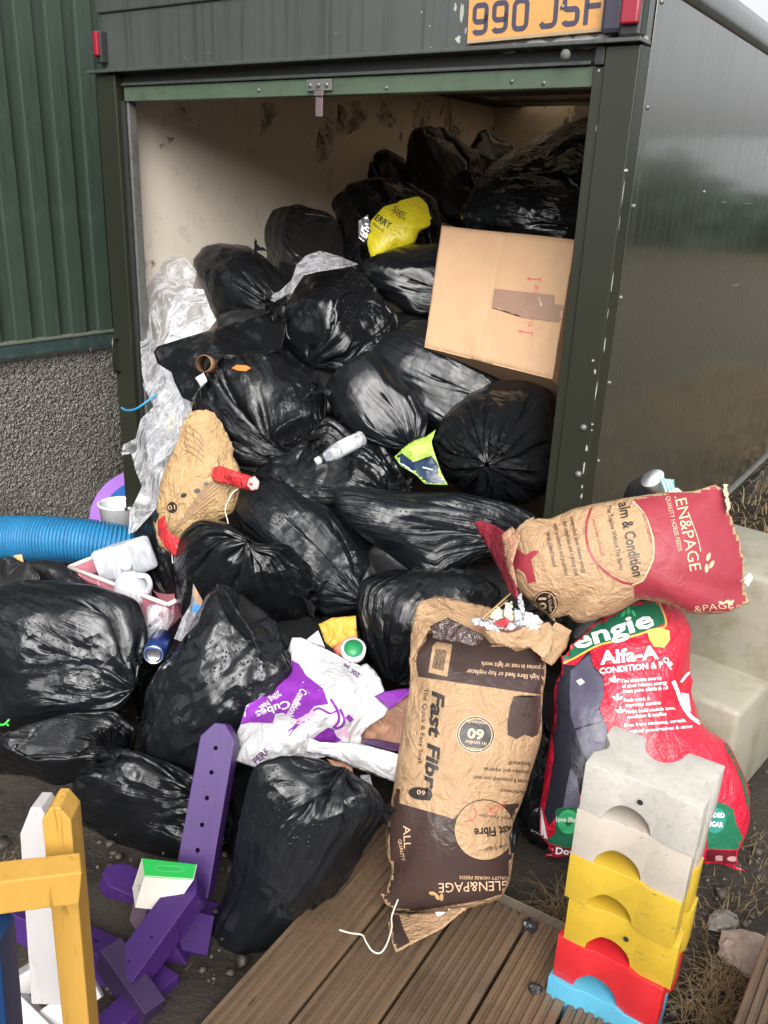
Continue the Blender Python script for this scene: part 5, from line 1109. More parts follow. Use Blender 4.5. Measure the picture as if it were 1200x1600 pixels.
# yellow sack
Y_ = m_paper('yellow_plastic', (.85, .70, .02), .35, .35, .06, spec=.5, coat=.2)
bag([(572, 380), (578, 345), (600, 322), (630, 312), (655, 306), (668, 318), (676, 345), (678, 352), (655, 362), (648, 380), (620, 392), (580, 406)], 3.42, 'feedb', (-90, 0, -40), Y_, 'bright yellow plastic feed sack lying in an opened black bag', name='feed_sack', cat='sack', group=PG, key='yel', thick=.6)
lettering('yel', [('Spec', 611, 329, 25, 11, dict(L=24, shear=.3)), ('Fibre', 618, 338, 25, 6, dict(L=16)), ('ERRY', 585, 343, 32, 10, dict(L=27, bold=.02)), ('Raspberry', 582, 350, 38, 4, dict(L=20))], m_print('ink_navy', (.02, .03, .04), .5, 0), .003)
# cardboard box
CARD = m_paper('corrugated_card', (.47, .295, .17), .65, .16, .22, .6); CARD_E = m_plain('card_edge', (.22, .12, .07), .8)
cb = [P3(690, 352, 2.98), P3(899, 375, 2.70), P3(862, 591, 2.60), P3(662, 541, 2.86)]
ctr = sum(cb) / 4; bxo = thing('cardboard_box', 'large brown cardboard box on its side with red arrows and tape', 'box', ctr)
nz_ = nrm(np.cross(cb[1] - cb[0], cb[3] - cb[0])); nz_ = nz_ if nz_ @ FWD > 0 else -nz_
def quadsheet(name, q, mat, parent, thick, bend=lambda s, t: 0.0, nu=14, nv=14, key=None, n_=None):
    n_ = nz_ if n_ is None else n_
    pts = [[np.array(q[0]) * (1 - s) * (1 - t) + np.array(q[1]) * s * (1 - t) + np.array(q[2]) * s * t + np.array(q[3]) * (1 - s) * t + n_ * bend(s, t) for s in np.linspace(0, 1, nu)] for t in np.linspace(0, 1, nv)]
    b0 = pts[0][0]; bm = bmesh.new(); vs = [[bm.verts.new(p - b0) for p in r] for r in pts]
    for i in range(nv - 1):
        for j in range(nu - 1): bm.faces.new((vs[i][j], vs[i + 1][j], vs[i + 1][j + 1], vs[i][j + 1]))
    W_ = np.array(pts).reshape(-1, 3); F = [[v.index for v in f.verts] for f in (bm.verts.index_update() or bm.faces)]
    bmesh.ops.recalc_face_normals(bm, faces=bm.faces[:]); bm.normal_update()
    if sum((f.normal.dot(Vector(n_)) for f in bm.faces)) > 0: bmesh.ops.reverse_faces(bm, faces=bm.faces[:])
    bmesh.ops.solidify(bm, geom=bm.faces[:], thickness=thick)
    me = bpy.data.meshes.new(name); bm.to_mesh(me); bm.free(); me.materials.append(mat)
    o = bpy.data.objects.new(name, me); COL.objects.link(o)
    if parent is not None: o.parent = parent; o.matrix_parent_inverse = pworld(parent).inverted()
    o.location = b0
    if key: SURF[key] = (o, W_, F)
    return o
def cbend(s, t):
    c = abs(s - (.50 - .06 * t)); return .011 * max(0, t - .80) / .2 * (1 - .5 * math.exp(-(c / .05) ** 2)) + .0022 * math.exp(-(c / .012) ** 2) + .003 * math.sin(s * 6 + t * 2) + .0035 * math.exp(-((s - .47) ** 2 + (t - .6) ** 2) / .002) - .004 * math.exp(-((s - .05) ** 2 + (t - .95) ** 2) / .006) + .0012 * math.sin(s * 23 + t * 9) * math.sin(t * 17)
fb = quadsheet('front_panel', cb, CARD, bxo, .004, cbend, nu=60, nv=24, key='flapb'); fb.data.shade_smooth()
DP = nz_ * .24
quadsheet('side', [cb[1] + nz_ * .006, cb[1] + DP, cb[2] + DP, cb[2] + nz_ * .006], CARD, bxo, .004, n_=nrm(cb[0] - cb[1]))
quadsheet('side', [cb[0] + nz_ * .006, cb[0] + DP, cb[3] + DP, cb[3] + nz_ * .006], CARD, bxo, .004, n_=nrm(cb[1] - cb[0]))
quadsheet('top_panel', [cb[0] + nz_ * .006, cb[1] + nz_ * .006, cb[1] + DP, cb[0] + DP], CARD, bxo, .004, n_=nrm(cb[3] - cb[0]))
quadsheet('base_panel', [cb[3] + nz_ * .008, cb[2] + nz_ * .008, cb[2] + DP, cb[3] + DP], CARD, bxo, .004, n_=nrm(cb[0] - cb[3]))
quadsheet('back_panel', [cb[0] + DP, cb[1] + DP, cb[2] + DP, cb[3] + DP], CARD, bxo, .004)
c0 = lambda *p: [(640 + a / 4.286, 330 + b / 4.286) for a, b in p]
RIK = m_print('faded_red_ink', (.52, .10, .09), .6, .2, bumpy=False)
def arrow(x0, y0, x1, y1):
    d = nrm([x1 - x0, y1 - y0]); n = np.array([-d[1], d[0]]); a = np.array([x0, y0]); b = np.array([x1, y1])
    return join2(POLY(a - n * 1.0, a + n * 1.0, b + n * 1.0, b - n * 1.0), POLY(b - n * 3.2 - d * 0, b + n * 3.2, b + d * 5.5), POLY(a - n * 3.6, a - n * 3.6 + d * 1.5, a + n * 3.6 + d * 1.5, a + n * 3.6))
decal('flapb', arrow(*c0((882, 458))[0], *c0((805, 452))[0]), RIK, 'printed_arrow', .0012, parent=fb); decal('flapb', arrow(*c0((825, 818))[0], *c0((748, 806))[0]), RIK, 'printed_arrow', .0012, parent=fb)
lettering('flapb', [('THIS WAY UP', *c0((826, 782))[0], -81, 8, dict(L=68))], RIK, .0012, parent=fb)
TAPE = m_plain('brown_parcel_tape', (.27, .165, .115), .3, var=.08, bump=.05)
decal('flapb', POLY(*c0((568, 518), (972, 562), (972, 622), (1045, 632), (1028, 750), (752, 712), (752, 684), (722, 678), (722, 668), (550, 648))), TAPE, 'parcel_tape', .0022, parent=fb)
decal('flapb', RIB(c0((866, 570), (880, 634), (884, 610)), .9), m_plain('torn_card', (.7, .5, .33), .7), 'scuff', .003, parent=fb)
# bottle on the middle bag
pb0, pb1 = P3(568, 683, 2.74), P3(493, 722, 2.69); ax_ = nrm(pb1 - pb0); Lb = np.linalg.norm(pb1 - pb0)
bt = lathe_world('plastic_bottle', [(.010, 0), (.022, .001), (.025, .008), (.0235, .02), (.025, .03), (.025, Lb * .62), (.020, Lb * .74), (.011, Lb * .86), (.011, Lb * .9)], pb0, ax_, CLEAR); tag(bt, 'clear plastic bottle with a white cap, lying on the wrinkled black bag', 'bottle')
lathe_world('label', [(.0256, .045), (.0256, .09)], pb0, ax_, m_plain('bottle_label', (.55, .56, .57), .5), bt, cap0=False, cap1=False)
lathe_world('cap_ring', [(.0145, Lb * .84), (.015, Lb * .9)], pb0, ax_, M_dark, bt); lathe_world('cap', [(.0125, Lb * .9), (.0125, Lb * .98), (.010, Lb)], pb0, ax_, m_plain('white_cap', (.7, .7, .7), .4), bt)
# snack packet
pc_ = sheet('snack_packet', [(616, 714, 2.66), (632, 698, 2.64), (648, 688, 2.63), (666, 682, 2.62), (681, 671, 2.62), (674, 690, 2.60), (678, 706, 2.59), (690, 740, 2.58), (700, 758, 2.57), (664, 756, 2.58), (650, 742, 2.60), (626, 728, 2.64)], m_paper('green_packet', (.30, .45, .06), .3, .6, coat=.4), amp=.018, cs=2.6, step=3.2, seed=51, thick=.0015, key='packet', label='green, yellow and navy snack packet wedged left of the star-pleated bag', cat='packet')
decal('packet', POLY((614, 716), (628, 708), (646, 722), (664, 728), (674, 712), (682, 722), (704, 762), (660, 760), (640, 740), (622, 730)), m_print('ink_navy2', (.01, .025, .06), .25, 0), 'printed_panel')
decal('packet', POLY((640, 702), (656, 692), (672, 692), (668, 706), (650, 712)), m_print('ink_lime', (.62, .66, .12), .35, 0), 'printed_panel'); decal('packet', join2(RIB([(616, 718), (636, 730), (656, 748)], 2), RIB([(660, 730), (676, 734)], 2)), m_print('ink_pale_blue', (.5, .6, .65), .35, 0), 'printed_line', .0022)
# blue cord at the left post
o = tube('blue_cord', catmull([P3(190, 637, 3.22), P3(197, 641, 3.18), P3(210, 640, 3.14), P3(222, 633, 3.12), P3(245, 616, 3.12)], 6), .0045, m_plain('blue_cord_plastic', (.03, .22, .42), .4), None, 8); tag(o, 'short curl of blue cord sticking out past the left post', 'cord')
# round board and bucket behind the left post
rb = thing('round_board', 'round board painted in purple, blue and red rings, leaning behind the left post', 'board', P3(226, 812, 4.02)); q = P3(226, 812, 4.02); nn_ = nrm(-ray(226, 812) + np.array([0, 0, .25]))
for k, (nm, ra, cc) in enumerate((('purple_ring', .245, (.30, .14, .48)), ('blue_ring', .190, (.02, .10, .33)), ('red_ring', .135, (.50, .03, .04)))):
    lathe_world(nm, [(ra, -.012 + k * .002), (ra, .004 + k * .002)], q, nn_, m_plain('board_' + nm, cc, .5), rb, 56)
bk = P3(188, 800, 3.75); bo = thing('bucket', 'white plastic bucket in front of the round board', 'bucket', bk - np.array([0, 0, .16]))
M_wp = m_plain('white_bucket_plastic', (.66, .67, .68), .35, var=.06, dirt=.12)
lathe_world('bucket_body', [(.07, -.16), (.088, .03), (.094, .034), (.094, .044), (.088, .046), (.085, .035), (.068, -.15), (.0005, -.152)], bk, (0, 0.05, 1), M_wp, bo, 40, True, False)
lathe_world('handle_boss', [(.008, 0), (.006, .004)], P3(197, 795, 3.66), -ray(197, 795), M_dark, bo, 12)
# blue ribbed pipe
def ribbed():
    pts = catmull([P3(-260, 850, 3.35), P3(-120, 843, 3.32), P3(20, 842, 3.28), P3(110, 845, 3.26), P3(185, 855, 3.30), P3(235, 880, 3.42)], 64); p = np.array(pts); s = np.r_[0, np.cumsum(np.linalg.norm(np.diff(p, axis=0), axis=1))]
    pitch = .0118; n = int(s[-1] / pitch) * 6; t = np.linspace(0, s[-1], n); pp = np.stack([np.interp(t, s, p[:, k]) for k in range(3)], 1)
    ph = (t / pitch) % 1; r = .084 + .0055 * np.clip(np.sin(ph * 2 * np.pi) * 1.8, -1, 1)
    bm = bmesh.new(); tube_bm(bm, list(pp), list(r), 26); b = P3(20, 842, 3.28); 
    for v in bm.verts: v.co -= Vector(b)
    o = bm_obj('ribbed_pipe', bm, m_plain('blue_pipe_plastic', (.02, .17, .34), .42, var=.15, dirt=.35), None, smooth=True); o.location = b
    tag(o, 'thick bright blue ribbed drainage pipe at the foot of the pebbledash wall', 'pipe')
ribbed()
# pink crate with clear tub and jug
zc = P3(112, 883, 3.0)[2]; A_ = PZ(108, 886, zc); B_ = PZ(178, 858, zc); C_ = PZ(262, 945, zc); D2 = A_ + (B_ - A_) * 1.25; E2 = C_ + (D2 - A_)
cr_ = thing('pink_crate', 'pink plastic crate with a pale rim, holding a clear tub and a jug', 'crate', A_ - np.array([0, 0, .11]))
M_pink = m_plain('pink_plastic', (.62, .22, .27), .4, var=.12, dirt=.2); M_rim = m_plain('pale_crate_rim', (.74, .62, .60), .4, dirt=.2)
cen = (A_ + C_ + D2 + E2) / 4
def wall(p, q): 
    dn = np.array([0, 0, -.11]); i = lambda v: (cen - v) * .10; return [p, q, q + dn + i(q), p + dn + i(p)]
for a_, b_ in ((A_, C_), (C_, E2), (E2, D2), (D2, A_)):
    quadsheet('crate_wall', wall(a_, b_), M_pink, cr_, .004, n_=nrm(cen - (a_ + b_) / 2), nu=3, nv=3)
    tube('crate_rim', [a_, a_ * .5 + b_ * .5, b_], .0075, M_rim, cr_, 8)
    for k in np.linspace(.1, .9, 5): w_ = wall(a_, b_); p_ = a_ * (1 - k) + b_ * k; q_ = w_[3] * (1 - k) + w_[2] * k; tube('crate_rib', [p_, (p_ + q_) / 2, q_], .0035, M_pink, cr_, 6)
dn = np.array([0, 0, -.108]); i_ = lambda v: v + dn + (cen - v) * .10
quadsheet('crate_floor', [i_(A_), i_(C_), i_(E2), i_(D2)], M_pink, cr_, .004, n_=np.array([0, 0, 1.0]), nu=3, nv=3)
M_milk = m_film('milky_tub_plastic', body=.78, seed=3, bump=.08, rough=.3, milky=(.72, .75, .80))
tb = P3(190, 880, 3.02); bm = bmesh.new(); Mt = basis((0, 0, 0), nrm(C_ - A_), nrm(np.cross([0, 0, 1], C_ - A_)), (0, 0, 1)); Mt = Mt @ Matrix.Rotation(rad(-24), 4, 'Y')
box_bm(bm, -.075, .12, -.06, .06, -.05, .07, .014, Mt); o = bm_obj('clear_tub', bm, M_milk, smooth=False); o.location = tb; tag(o, 'milky clear rectangular tub tipped in the pink crate', 'tub')
jg = P3(205, 915, 2.84); o = lathe_world('plastic_jug', [(.030, -.06), (.055, -.055), (.06, -.03), (.058, .0), (.045, .03), (.025, .05), (.016, .06), (.016, .068)], jg, np.array([-.12, -.1, 1]), M_milk, None, 32); tag(o, 'round milky plastic jug with a white screw cap in the pink crate', 'jug')
lathe_world('cap', [(.020, .064), (.020, .086), (.017, .089)], jg, np.array([-.12, -.1, 1]), m_plain('white_cap2', (.78, .8, .82), .4), o, 24)
tube('handle', catmull([jg + np.array([.03, -.02, .045]), jg + np.array([.062, -.03, .05]), jg + np.array([.072, -.03, .02]), jg + np.array([.058, -.02, -.015])], 5), .009, M_milk, o, 10)
# clear cup, can, bottle scrap
o = lathe_world('clear_cup', [(.045, 0), (.046, .002), (.030, .095), (.0, .096)], P3(252, 955, 2.66), P3(232, 1005, 2.62) - P3(250, 950, 2.68), CLEAR, cap0=False); tag(o, 'clear plastic cup pushed between the big left bag and the can', 'cup')
pA, pB = P3(240, 1023, 2.43), P3(254, 998, 2.53); cn = lathe_world('drinks_can', [(.020, -.001), (.0255, 0), (.0275, .006), (.033, .018), (.033, .10)], pA, pB - pA, m_plain('blue_can', (.02, .06, .28), .3, metal=.5, coat=.5), cap0=False); tag(cn, 'blue drinks can lying with its silver end forward', 'can')
lathe_world('can_end', [(.0275, .0055), (.0285, -.002), (.0265, -.0035), (.0245, .0), (.0235, .004), (.001, .0045)], pA, pB - pA, m_plain('aluminium', (.72, .73, .75), .22, metal=.9), cn, 32, False, True)
sheet('crushed_bottle', [(302, 912, 2.52), (322, 948, 2.50), (314, 975, 2.49), (290, 1005, 2.48), (272, 998, 2.52), (285, 965, 2.54), (298, 945, 2.53)], CARRIER, amp=.03, cs=3.5, step=3, seed=61, thick=0, key='crb', label='crushed clear bottle with a blue and brown label, left of the open-topped bag', cat='bottle')
decal('crb', POLY((302, 942), (320, 950), (316, 962), (300, 955)), m_print('ink_blue', (.05, .2, .5), .4, 0)); decal('crb', POLY((302, 912), (322, 948), (312, 946), (303, 930)), m_print('ink_brown2', (.45, .25, .12), .5, 0))
# colours behind the purple sack
sheet('yellow_wrapper', [(498, 975, 2.44), (520, 965, 2.44), (556, 962, 2.42), (558, 1000, 2.40), (530, 1020, 2.40), (508, 1005, 2.42)], m_paper('yellow_wrapper_film', (.55, .34, .05), .35, .6), amp=.02, cs=2.4, step=3.5, seed=62, label='mustard yellow wrapper tucked behind the purple and white sack', cat='wrapper')
sheet('orange_wrapper', [(520, 1012, 2.38), (540, 998, 2.37), (558, 992, 2.37), (560, 1012, 2.36), (540, 1025, 2.36), (525, 1024, 2.37)], m_paper('salmon_wrapper_film', (.62, .17, .11), .4, .5), amp=.015, cs=3, step=3.5, seed=63, label='salmon red wrapper between the mustard wrapper and the green pot', cat='wrapper')
po = P3(552, 1022, 2.34); o = lathe_world('small_pot', [(.030, 0), (.032, .004), (.034, .03)], po, -ray(552, 1022) + np.array([0, 0, .9]), m_plain('white_pot', (.75, .75, .73), .4)); tag(o, 'small round pot with a white rim and green lid behind the purple sack', 'pot')
lathe_world('lid', [(.026, .030), (.026, .034), (.001, .035)], po, -ray(552, 1022) + np.array([0, 0, .9]), m_plain('green_lid', (.02, .22, .08), .4), o, 28)
for k, (pts, lb) in enumerate((([(404, 1012), (424, 1006), (428, 1016), (408, 1022)], 'white printed slip lying in the slack open bag, furthest left'), ([(418, 1022), (432, 1010), (447, 1020), (430, 1026)], 'small white folded slip beside the printed slip'), ([(478, 1000), (497, 985), (508, 1012), (492, 1006)], 'pale blue white paper strip standing above the purple sack'))):
    sheet('paper_scrap', D_(pts, 2.36), m_paper('slip_%d' % k, (.6, .6, .66), crease=.2), amp=.006, cs=3, step=3, seed=64 + k, label=lb, cat='paper')
sheet('brown_scrap', [(510, 1185, 2.10), (550, 1195, 2.08), (552, 1222, 2.06), (525, 1205, 2.08)], m_paper('brown_scrap_paper', (.42, .22, .13)), amp=.006, step=4, seed=68, label='brown paper flap sticking out under the purple and white sack', cat='paper')
sheet('grey_scrap', D_([(562, 1212), (578, 1210), (585, 1240), (570, 1236)], 2.12), m_paper('grey_scrap_paper', (.42, .42, .42)), amp=.006, step=4, seed=69, label='pale grey scrap beside the brown flap under the purple sack', cat='paper')
# lip of the open-topped bag
OB = SURF['open'][0]
sheet('bag_lip', [(338, 912, 2.26), (350, 916, 2.22), (366, 948, 2.18), (392, 985, 2.14), (400, 1000, 2.13), (385, 1000, 2.16), (360, 975, 2.2), (342, 940, 2.24)], B_WET, OB, amp=.006, step=4, seed=71, thick=.004)
sheet('bag_lip', [(392, 992, 2.14), (398, 972, 2.18), (420, 962, 2.22), (432, 970, 2.22), (446, 1010, 2.18), (430, 1040, 2.14), (405, 1020, 2.12)], B_WET, OB, amp=.01, step=4, seed=72, thick=.003)
sheet('bag_mouth', [(344, 918, 2.28), (380, 930, 2.34), (420, 960, 2.32), (400, 995, 2.24), (370, 975, 2.26)], B_DULL, OB, amp=.01, step=5, seed=73, thick=.002)
# litter on the upper right small bag, in the brown sack
o = lathe_world('paper_cup', [(.018, 0), (.030, .07), (.032, .072)], P3(1035, 775, 2.34), P3(1018, 745, 2.30) - P3(1035, 775, 2.34), m_plain('white_cup', (.7, .7, .7), .5)); tag(o, 'white paper cup on top of the small bag at the corner', 'cup')
sheet('striped_carton', D_([(1030, 747), (1053, 749), (1056, 768), (1040, 772)], 2.26), m_plain('teal_carton', (.12, .32, .30), .5), amp=.004, step=4, seed=74, key='carton', label='teal and white striped carton on top of the small bag', cat='carton')
decal('carton', join2(*[RIB([(1032 + k * 6, 746), (1038 + k * 6, 758), (1042 + k * 6, 772)], 1.4) for k in range(4)]), I_WHITE, 'printed_line')
sheet('paper_scrap', D_([(1045, 768), (1058, 762), (1066, 768), (1050, 780)], 2.24), M_WHITEPAPER, amp=.01, cs=4, step=3, seed=75, label='white and pink scrap beside the striped carton', cat='paper')
sheet('paper_scrap', D_([(1160, 905), (1172, 895), (1177, 903), (1168, 918)], 2.22), M_WHITEPAPER, amp=.01, cs=4, step=3, seed=76, label='white scrap poking out behind the maroon end of the paper sack', cat='paper')
SC = 'rubbish in the mouth of the brown paper sack'
for k, (pts, d, mt, lb) in enumerate((
    ([(736, 965), (760, 968), (790, 972), (815, 975), (800, 985), (765, 980), (742, 978)], 2.00, (.66, .62, .64), 'white tissue lying lowest in the mouth of the brown sack'),
    ([(772, 972), (790, 965), (796, 970), (792, 980), (778, 978)], 1.985, (.6, .06, .08), 'red and white torn piece in the mouth of the brown sack'),
    ([(765, 962), (778, 948), (790, 955), (786, 966), (772, 970)], 2.01, (.72, .70, .58), 'cream curled strip in the mouth of the brown sack'),
    ([(788, 962), (789, 942), (800, 940), (803, 968), (795, 972)], 2.00, (.70, .68, .55), 'tall cream folded strip in the mouth of the brown sack'),
    ([(806, 975), (803, 950), (812, 955), (820, 975), (814, 980)], 1.99, (.55, .6, .66), 'pale blue folded strip in the mouth of the brown sack'),
    ([(808, 930), (815, 926), (818, 945), (822, 965), (814, 965), (810, 948)], 2.0, (.62, .63, .66), 'upright milky plastic spoon end above the brown sack'),
    ([(822, 955), (840, 962), (848, 972), (838, 982), (822, 982), (814, 975)], 1.985, (.78, .77, .74), 'bunch of white tissue at the right of the sack mouth'),
    ([(812, 984), (836, 970), (846, 980), (830, 990)], 1.975, (.76, .76, .76), 'white crushed tissue at the right rim of the sack mouth'),
    ([(755, 975), (775, 978), (782, 988), (760, 984)], 1.98, (.74, .72, .74), 'small white tissue at the left of the sack mouth'))):
    sheet('rubbish_scrap', D_(pts, d), m_paper('scrap_%d' % k, tuple(c * .72 for c in mt), crease=1.0, stain=.35), amp=.045, cs=7, step=1.7, jag=.9, seed=80 + k, thick=.0012, label=lb, cat='paper', group=SC)
for k, (a, b) in enumerate((((748, 972), (798, 927)), ((752, 974), (792, 938)))):
    o = tube('wooden_stick', [P3(*a, 2.04), P3((a[0] + b[0]) / 2, (a[1] + b[1]) / 2, 2.07), P3(*b, 2.11)], .0022, m_plain('stick_wood_%d' % k, (.48, .30, .13), .6), None, 6)
    tag(o, ('longer' if k == 0 else 'shorter') + ' of two thin wooden sticks leaning out of the brown sack', 'stick')

# ================================================================== decking
def _deckm():
    N = NT('wet_decking'); ob = N.coord('Object'); oi = N.n('ShaderNodeObjectInfo').outputs['Random']
    g = N.noise(N.map(ob, (2.2, 60, 60)), 1.0, 6, .65, .4); big = N.noise(ob, 5, 4)
    c = N.mix(g, (.046, .028, .018), (.21, .138, .082)); c = N.mix(N.math('MULTIPLY', oi, .35), c, (.06, .045, .034))
    c = N.mix(N.ramp(big, [(.5, 0), (.7, .55)]), c, (.035, .024, .018))
    k = N.ramp(N.vor(N.map(ob, (3, 9, 9)), 1.6, 'F1'), [(.03, .8), (.09, 0)]); c = N.mix(k, c, (.03, .016, .010))
    N.put(base=c, rough=N.ramp(N.noise(ob, 14, 4), [(.35, .08), (.65, .38)]), normal=N.bump(N.math('ADD', g, N.math('MULTIPLY', N.noise(ob, 90, 3), .3)), .45, .004), spec=.5); return N.m
M_deck = _deckm()
dd = nrm((PZ(450, 1600, 0) - PZ(595, 1420, 0)) * [1, 1, 0]); dn_ = np.array([-dd[1], dd[0], 0]); CG = np.array([0, 0, 0])
deck = thing('decking', 'grooved brown timber decking in front of the heap', 'decking', (0, 0, 0))
def board_mesh(name, L, wd, parent, M, mat=M_deck, th=.028):
    n = 7; prof = [(0, -th), (0, -.002)]; s = wd / n
    for k in range(n):
        a = k * s
        prof += [(a + .002, 0), (a + s * .56, 0), (a + s * .62, -.007), (a + s * .94, -.007)] if k < n - 1 else [(a + .002, 0), (wd - .002, 0), (wd, -.002)]
    prof += [(wd, -th)]
    bm = bmesh.new(); r = np.random.default_rng(int(L * 997)); xs = np.linspace(0, L, 12); rows = []
    for x in xs: rows.append([bm.verts.new((x, y, z + .0012 * math.sin(x * 5 + y * 9))) for y, z in prof])
    m = len(prof)
    for a, b in zip(rows, rows[1:]):
        for j in range(m): bm.faces.new((a[j], a[(j + 1) % m], b[(j + 1) % m], b[j]))
    bm.faces.new(rows[0][::-1]); bm.faces.new(rows[-1]); bmesh.ops.recalc_face_normals(bm, faces=bm.faces[:])
    o = bm_obj(name, bm, mat, parent); o.matrix_local = M; return o
ends_ = [(600, 1285), (660, 1370), (765, 1405), (815, 1425), (866, 1450)]; nr = [PZ(595, 1420, 0) @ dn_, PZ(697, 1443, 0) @ dn_, PZ(797, 1487, 0) @ dn_]
pitch_ = (nr[2] - nr[0]) / 2; n0 = nr[0]
for k in range(5):
    a = n0 - pitch_ + k * pitch_ + .004; e = PZ(*ends_[max(1, min(k, 4))] if k else ends_[0], 0) @ dd
    if k >= 1: e = min(e, PZ(770, 1405, 0) @ dd) if k < 3 else PZ(815, 1424, 0) @ dd
    if k in (1,): e = PZ(600, 1285, 0) @ dd
    p = dd * e + dn_ * a; M = basis((p[0], p[1], 0), dd, dn_, (0, 0, 1)); board_mesh('deck_board', 1.7 + .01 * k, pitch_ - .008, deck, M)
for x in (.06, .6, 1.2):
    p = dd * (PZ(815, 1424, 0) @ dd + x) + dn_ * (n0 - pitch_); bm = bmesh.new(); box_bm(bm, 0, .05, 0, pitch_ * 5, -.09, -.029, 0, basis((p[0], p[1], 0), dd, dn_, (0, 0, 1))); bm_obj('joist', bm, M_deck, deck)
p = dd * (PZ(815, 1424, 0) @ dd - .035) + dn_ * (n0 + pitch_ * .9); bm = bmesh.new(); box_bm(bm, 0, .03, 0, pitch_ * 3.0, -.055, -.012, .002, basis((p[0], p[1], 0), dd, dn_, (0, 0, 1))); bm_obj('edge_batten', bm, m_plain('pale_batten', (.13, .105, .075), .6, stretch=(1, 6, 1)), deck)
a0, a1 = PZ(1205, 1440, .09), PZ(1130, 1640, .09); d_ = nrm((a1 - a0) * [1, 1, 0]); n_ = np.array([-d_[1], d_[0], 0]); 
o = board_mesh('loose_board', .75, .125, None, basis(a0, d_, n_, (0, 0, 1)), th=.03); tag(o, 'loose grooved board propped up at the right edge', 'board')
o = box('timber_block', (.05, .7, .01, .11, -.16, -.031), m_plain('wet_timber', (.07, .05, .035), .6), None); o.matrix_world = basis(a0, d_, n_, (0, 0, 1)); tag(o, 'dark timber under the loose grooved board', 'timber')
def lump(name, px, py, z, r, mat, label, cat, seed, flat=.5):
    rr = np.random.default_rng(seed); bm = bmesh.new(); bmesh.ops.create_icosphere(bm, subdivisions=3, radius=1)
    K = rr.normal(size=(14, 3)); K /= np.linalg.norm(K, axis=1, keepdims=True); C = rr.uniform(.62, .95, 14)
    for v in bm.verts:
        d = np.array(v.co); m = min([c / max(d @ k, .05) for k, c in zip(K, C)] + [1.1]) * (1 + .16 * math.sin(d[0] * 7 + seed) * math.sin(d[1] * 6 + 1) * math.cos(d[2] * 8)); d = d * m * (1 + .03 * math.sin(d[0] * 21) * math.sin(d[1] * 17)); v.co = Vector((d[0] * r, d[1] * r * .8, d[2] * r * flat))
    o = bm_obj(name, bm, mat, smooth=False); o.location = PZ(px, py, z); tag(o, label, cat); return o
M_stone = m_plain('pinkish_stone', (.30, .24, .19), .75, vscale=14, dirt=.5, bump=.5, bscale=60)
lump('stone', 1165, 1492, GZ + .02, .075, M_stone, 'broken pale stone between the blocks and the loose board', 'stone', 3)
lump('stone', 1130, 1440, GZ, .045, m_plain('grey_stone', (.16, .15, .13), .6, dirt=.4), 'smaller grey stone behind the broken pale stone', 'stone', 4)
lump('clod', 826, 1447, .006, .019, m_plain('coal_black', (.015, .015, .018), .35), 'shiny black lump by the pale batten at the decking end', 'clod', 5, .7)
lump('clod', 836, 1543, .006, .015, m_plain('coal_black2', (.015, .015, .018), .35), 'black lump lying on the decking beside the blocks', 'clod', 6, .7)
# dry grass
def grass():
    r = np.random.default_rng(31); V = []; F = []
    def blade(p, h, lean, wd):
        a = r.uniform(0, 6.28); d = np.array([math.cos(a), math.sin(a), 0]) * lean; s = np.array([-math.sin(a), math.cos(a), 0]) * wd; b = len(V)
        for t in (0, .5, 1): c = p + np.array([0, 0, h * (t if t < 1 else (1 - lean * .4))]) + d * h * t * t; V.extend([c - s * (1 - t * .8), c + s * (1 - t * .8)])
        F.extend([(b, b + 1, b + 3, b + 2), (b + 2, b + 3, b + 5, b + 4)])
    for (cx, cy, sx, n, h) in ((880, 1432, 34, 150, .075), (905, 1462, 26, 60, .05), (1130, 1540, 40, 200, .045), (1110, 1590, 40, 200, .05), (1100, 1440, 60, 90, .03), (1160, 1400, 50, 60, .03), (40, 1330, 60, 120, .02), (130, 1470, 60, 90, .02), (1190, 1330, 50, 50, .03), (330, 1560, 60, 60, .02), (60, 1480, 60, 60, .03)):
        for _ in range(n):
            p = PZ(cx + r.normal() * sx * .6, cy + r.normal() * sx * .35, GZ + .0); blade(p, h * r.uniform(.4, 1.5), r.uniform(.3, 2.4), .0011)
    for _ in range(5200):      # bank beyond, right of the trailer
        u = r.uniform(.02, 1.1); v = r.uniform(.7, 5.5); p = BXW(u, v, 0); p[2] = GZ + min(1, max(0, (v - .25) / 2.2)) * .34 - .01; blade(p, r.uniform(.03, .1), r.uniform(.5, 2.5), .0026)
    b = np.array(V); o = mobj('dry_grass', fast_mesh('dry_grass', b, F, m_plain('dry_grass_blades', (.17, .115, .055), .8, var=.5, vscale=30, bump=0), smooth=False)); tag(o, 'dry brown grass and straw on the wet soil', 'grass', kind='stuff')
grass()
def pebbles():
    r = np.random.default_rng(8); V = []; F = []
    for _ in range(3200):
        x, y = r.uniform(-1.6, 1.8), r.uniform(.9, 3.4); s = r.uniform(.002, .008); c = np.array([x, y, GZ + r.uniform(-.01, .018)]); b = len(V)
        V.extend([c + np.array(q) * s * r.uniform(.6, 1.2) for q in ((1, 0, 0), (-1, 0, 0), (0, 1, 0), (0, -1, 0), (0, 0, 1), (0, 0, -1))])
        F.extend([(b, b + 2, b + 4), (b + 2, b + 1, b + 4), (b + 1, b + 3, b + 4), (b + 3, b, b + 4), (b + 2, b, b + 5), (b + 1, b + 2, b + 5), (b + 3, b + 1, b + 5), (b, b + 3, b + 5)])
    o = mobj('gravel', fast_mesh('gravel', V, F, m_plain('grit', (.085, .075, .06), .7, var=.5, vscale=40), smooth=False)); tag(o, 'small stones scattered on the wet soil', 'gravel', kind='stuff')
pebbles()
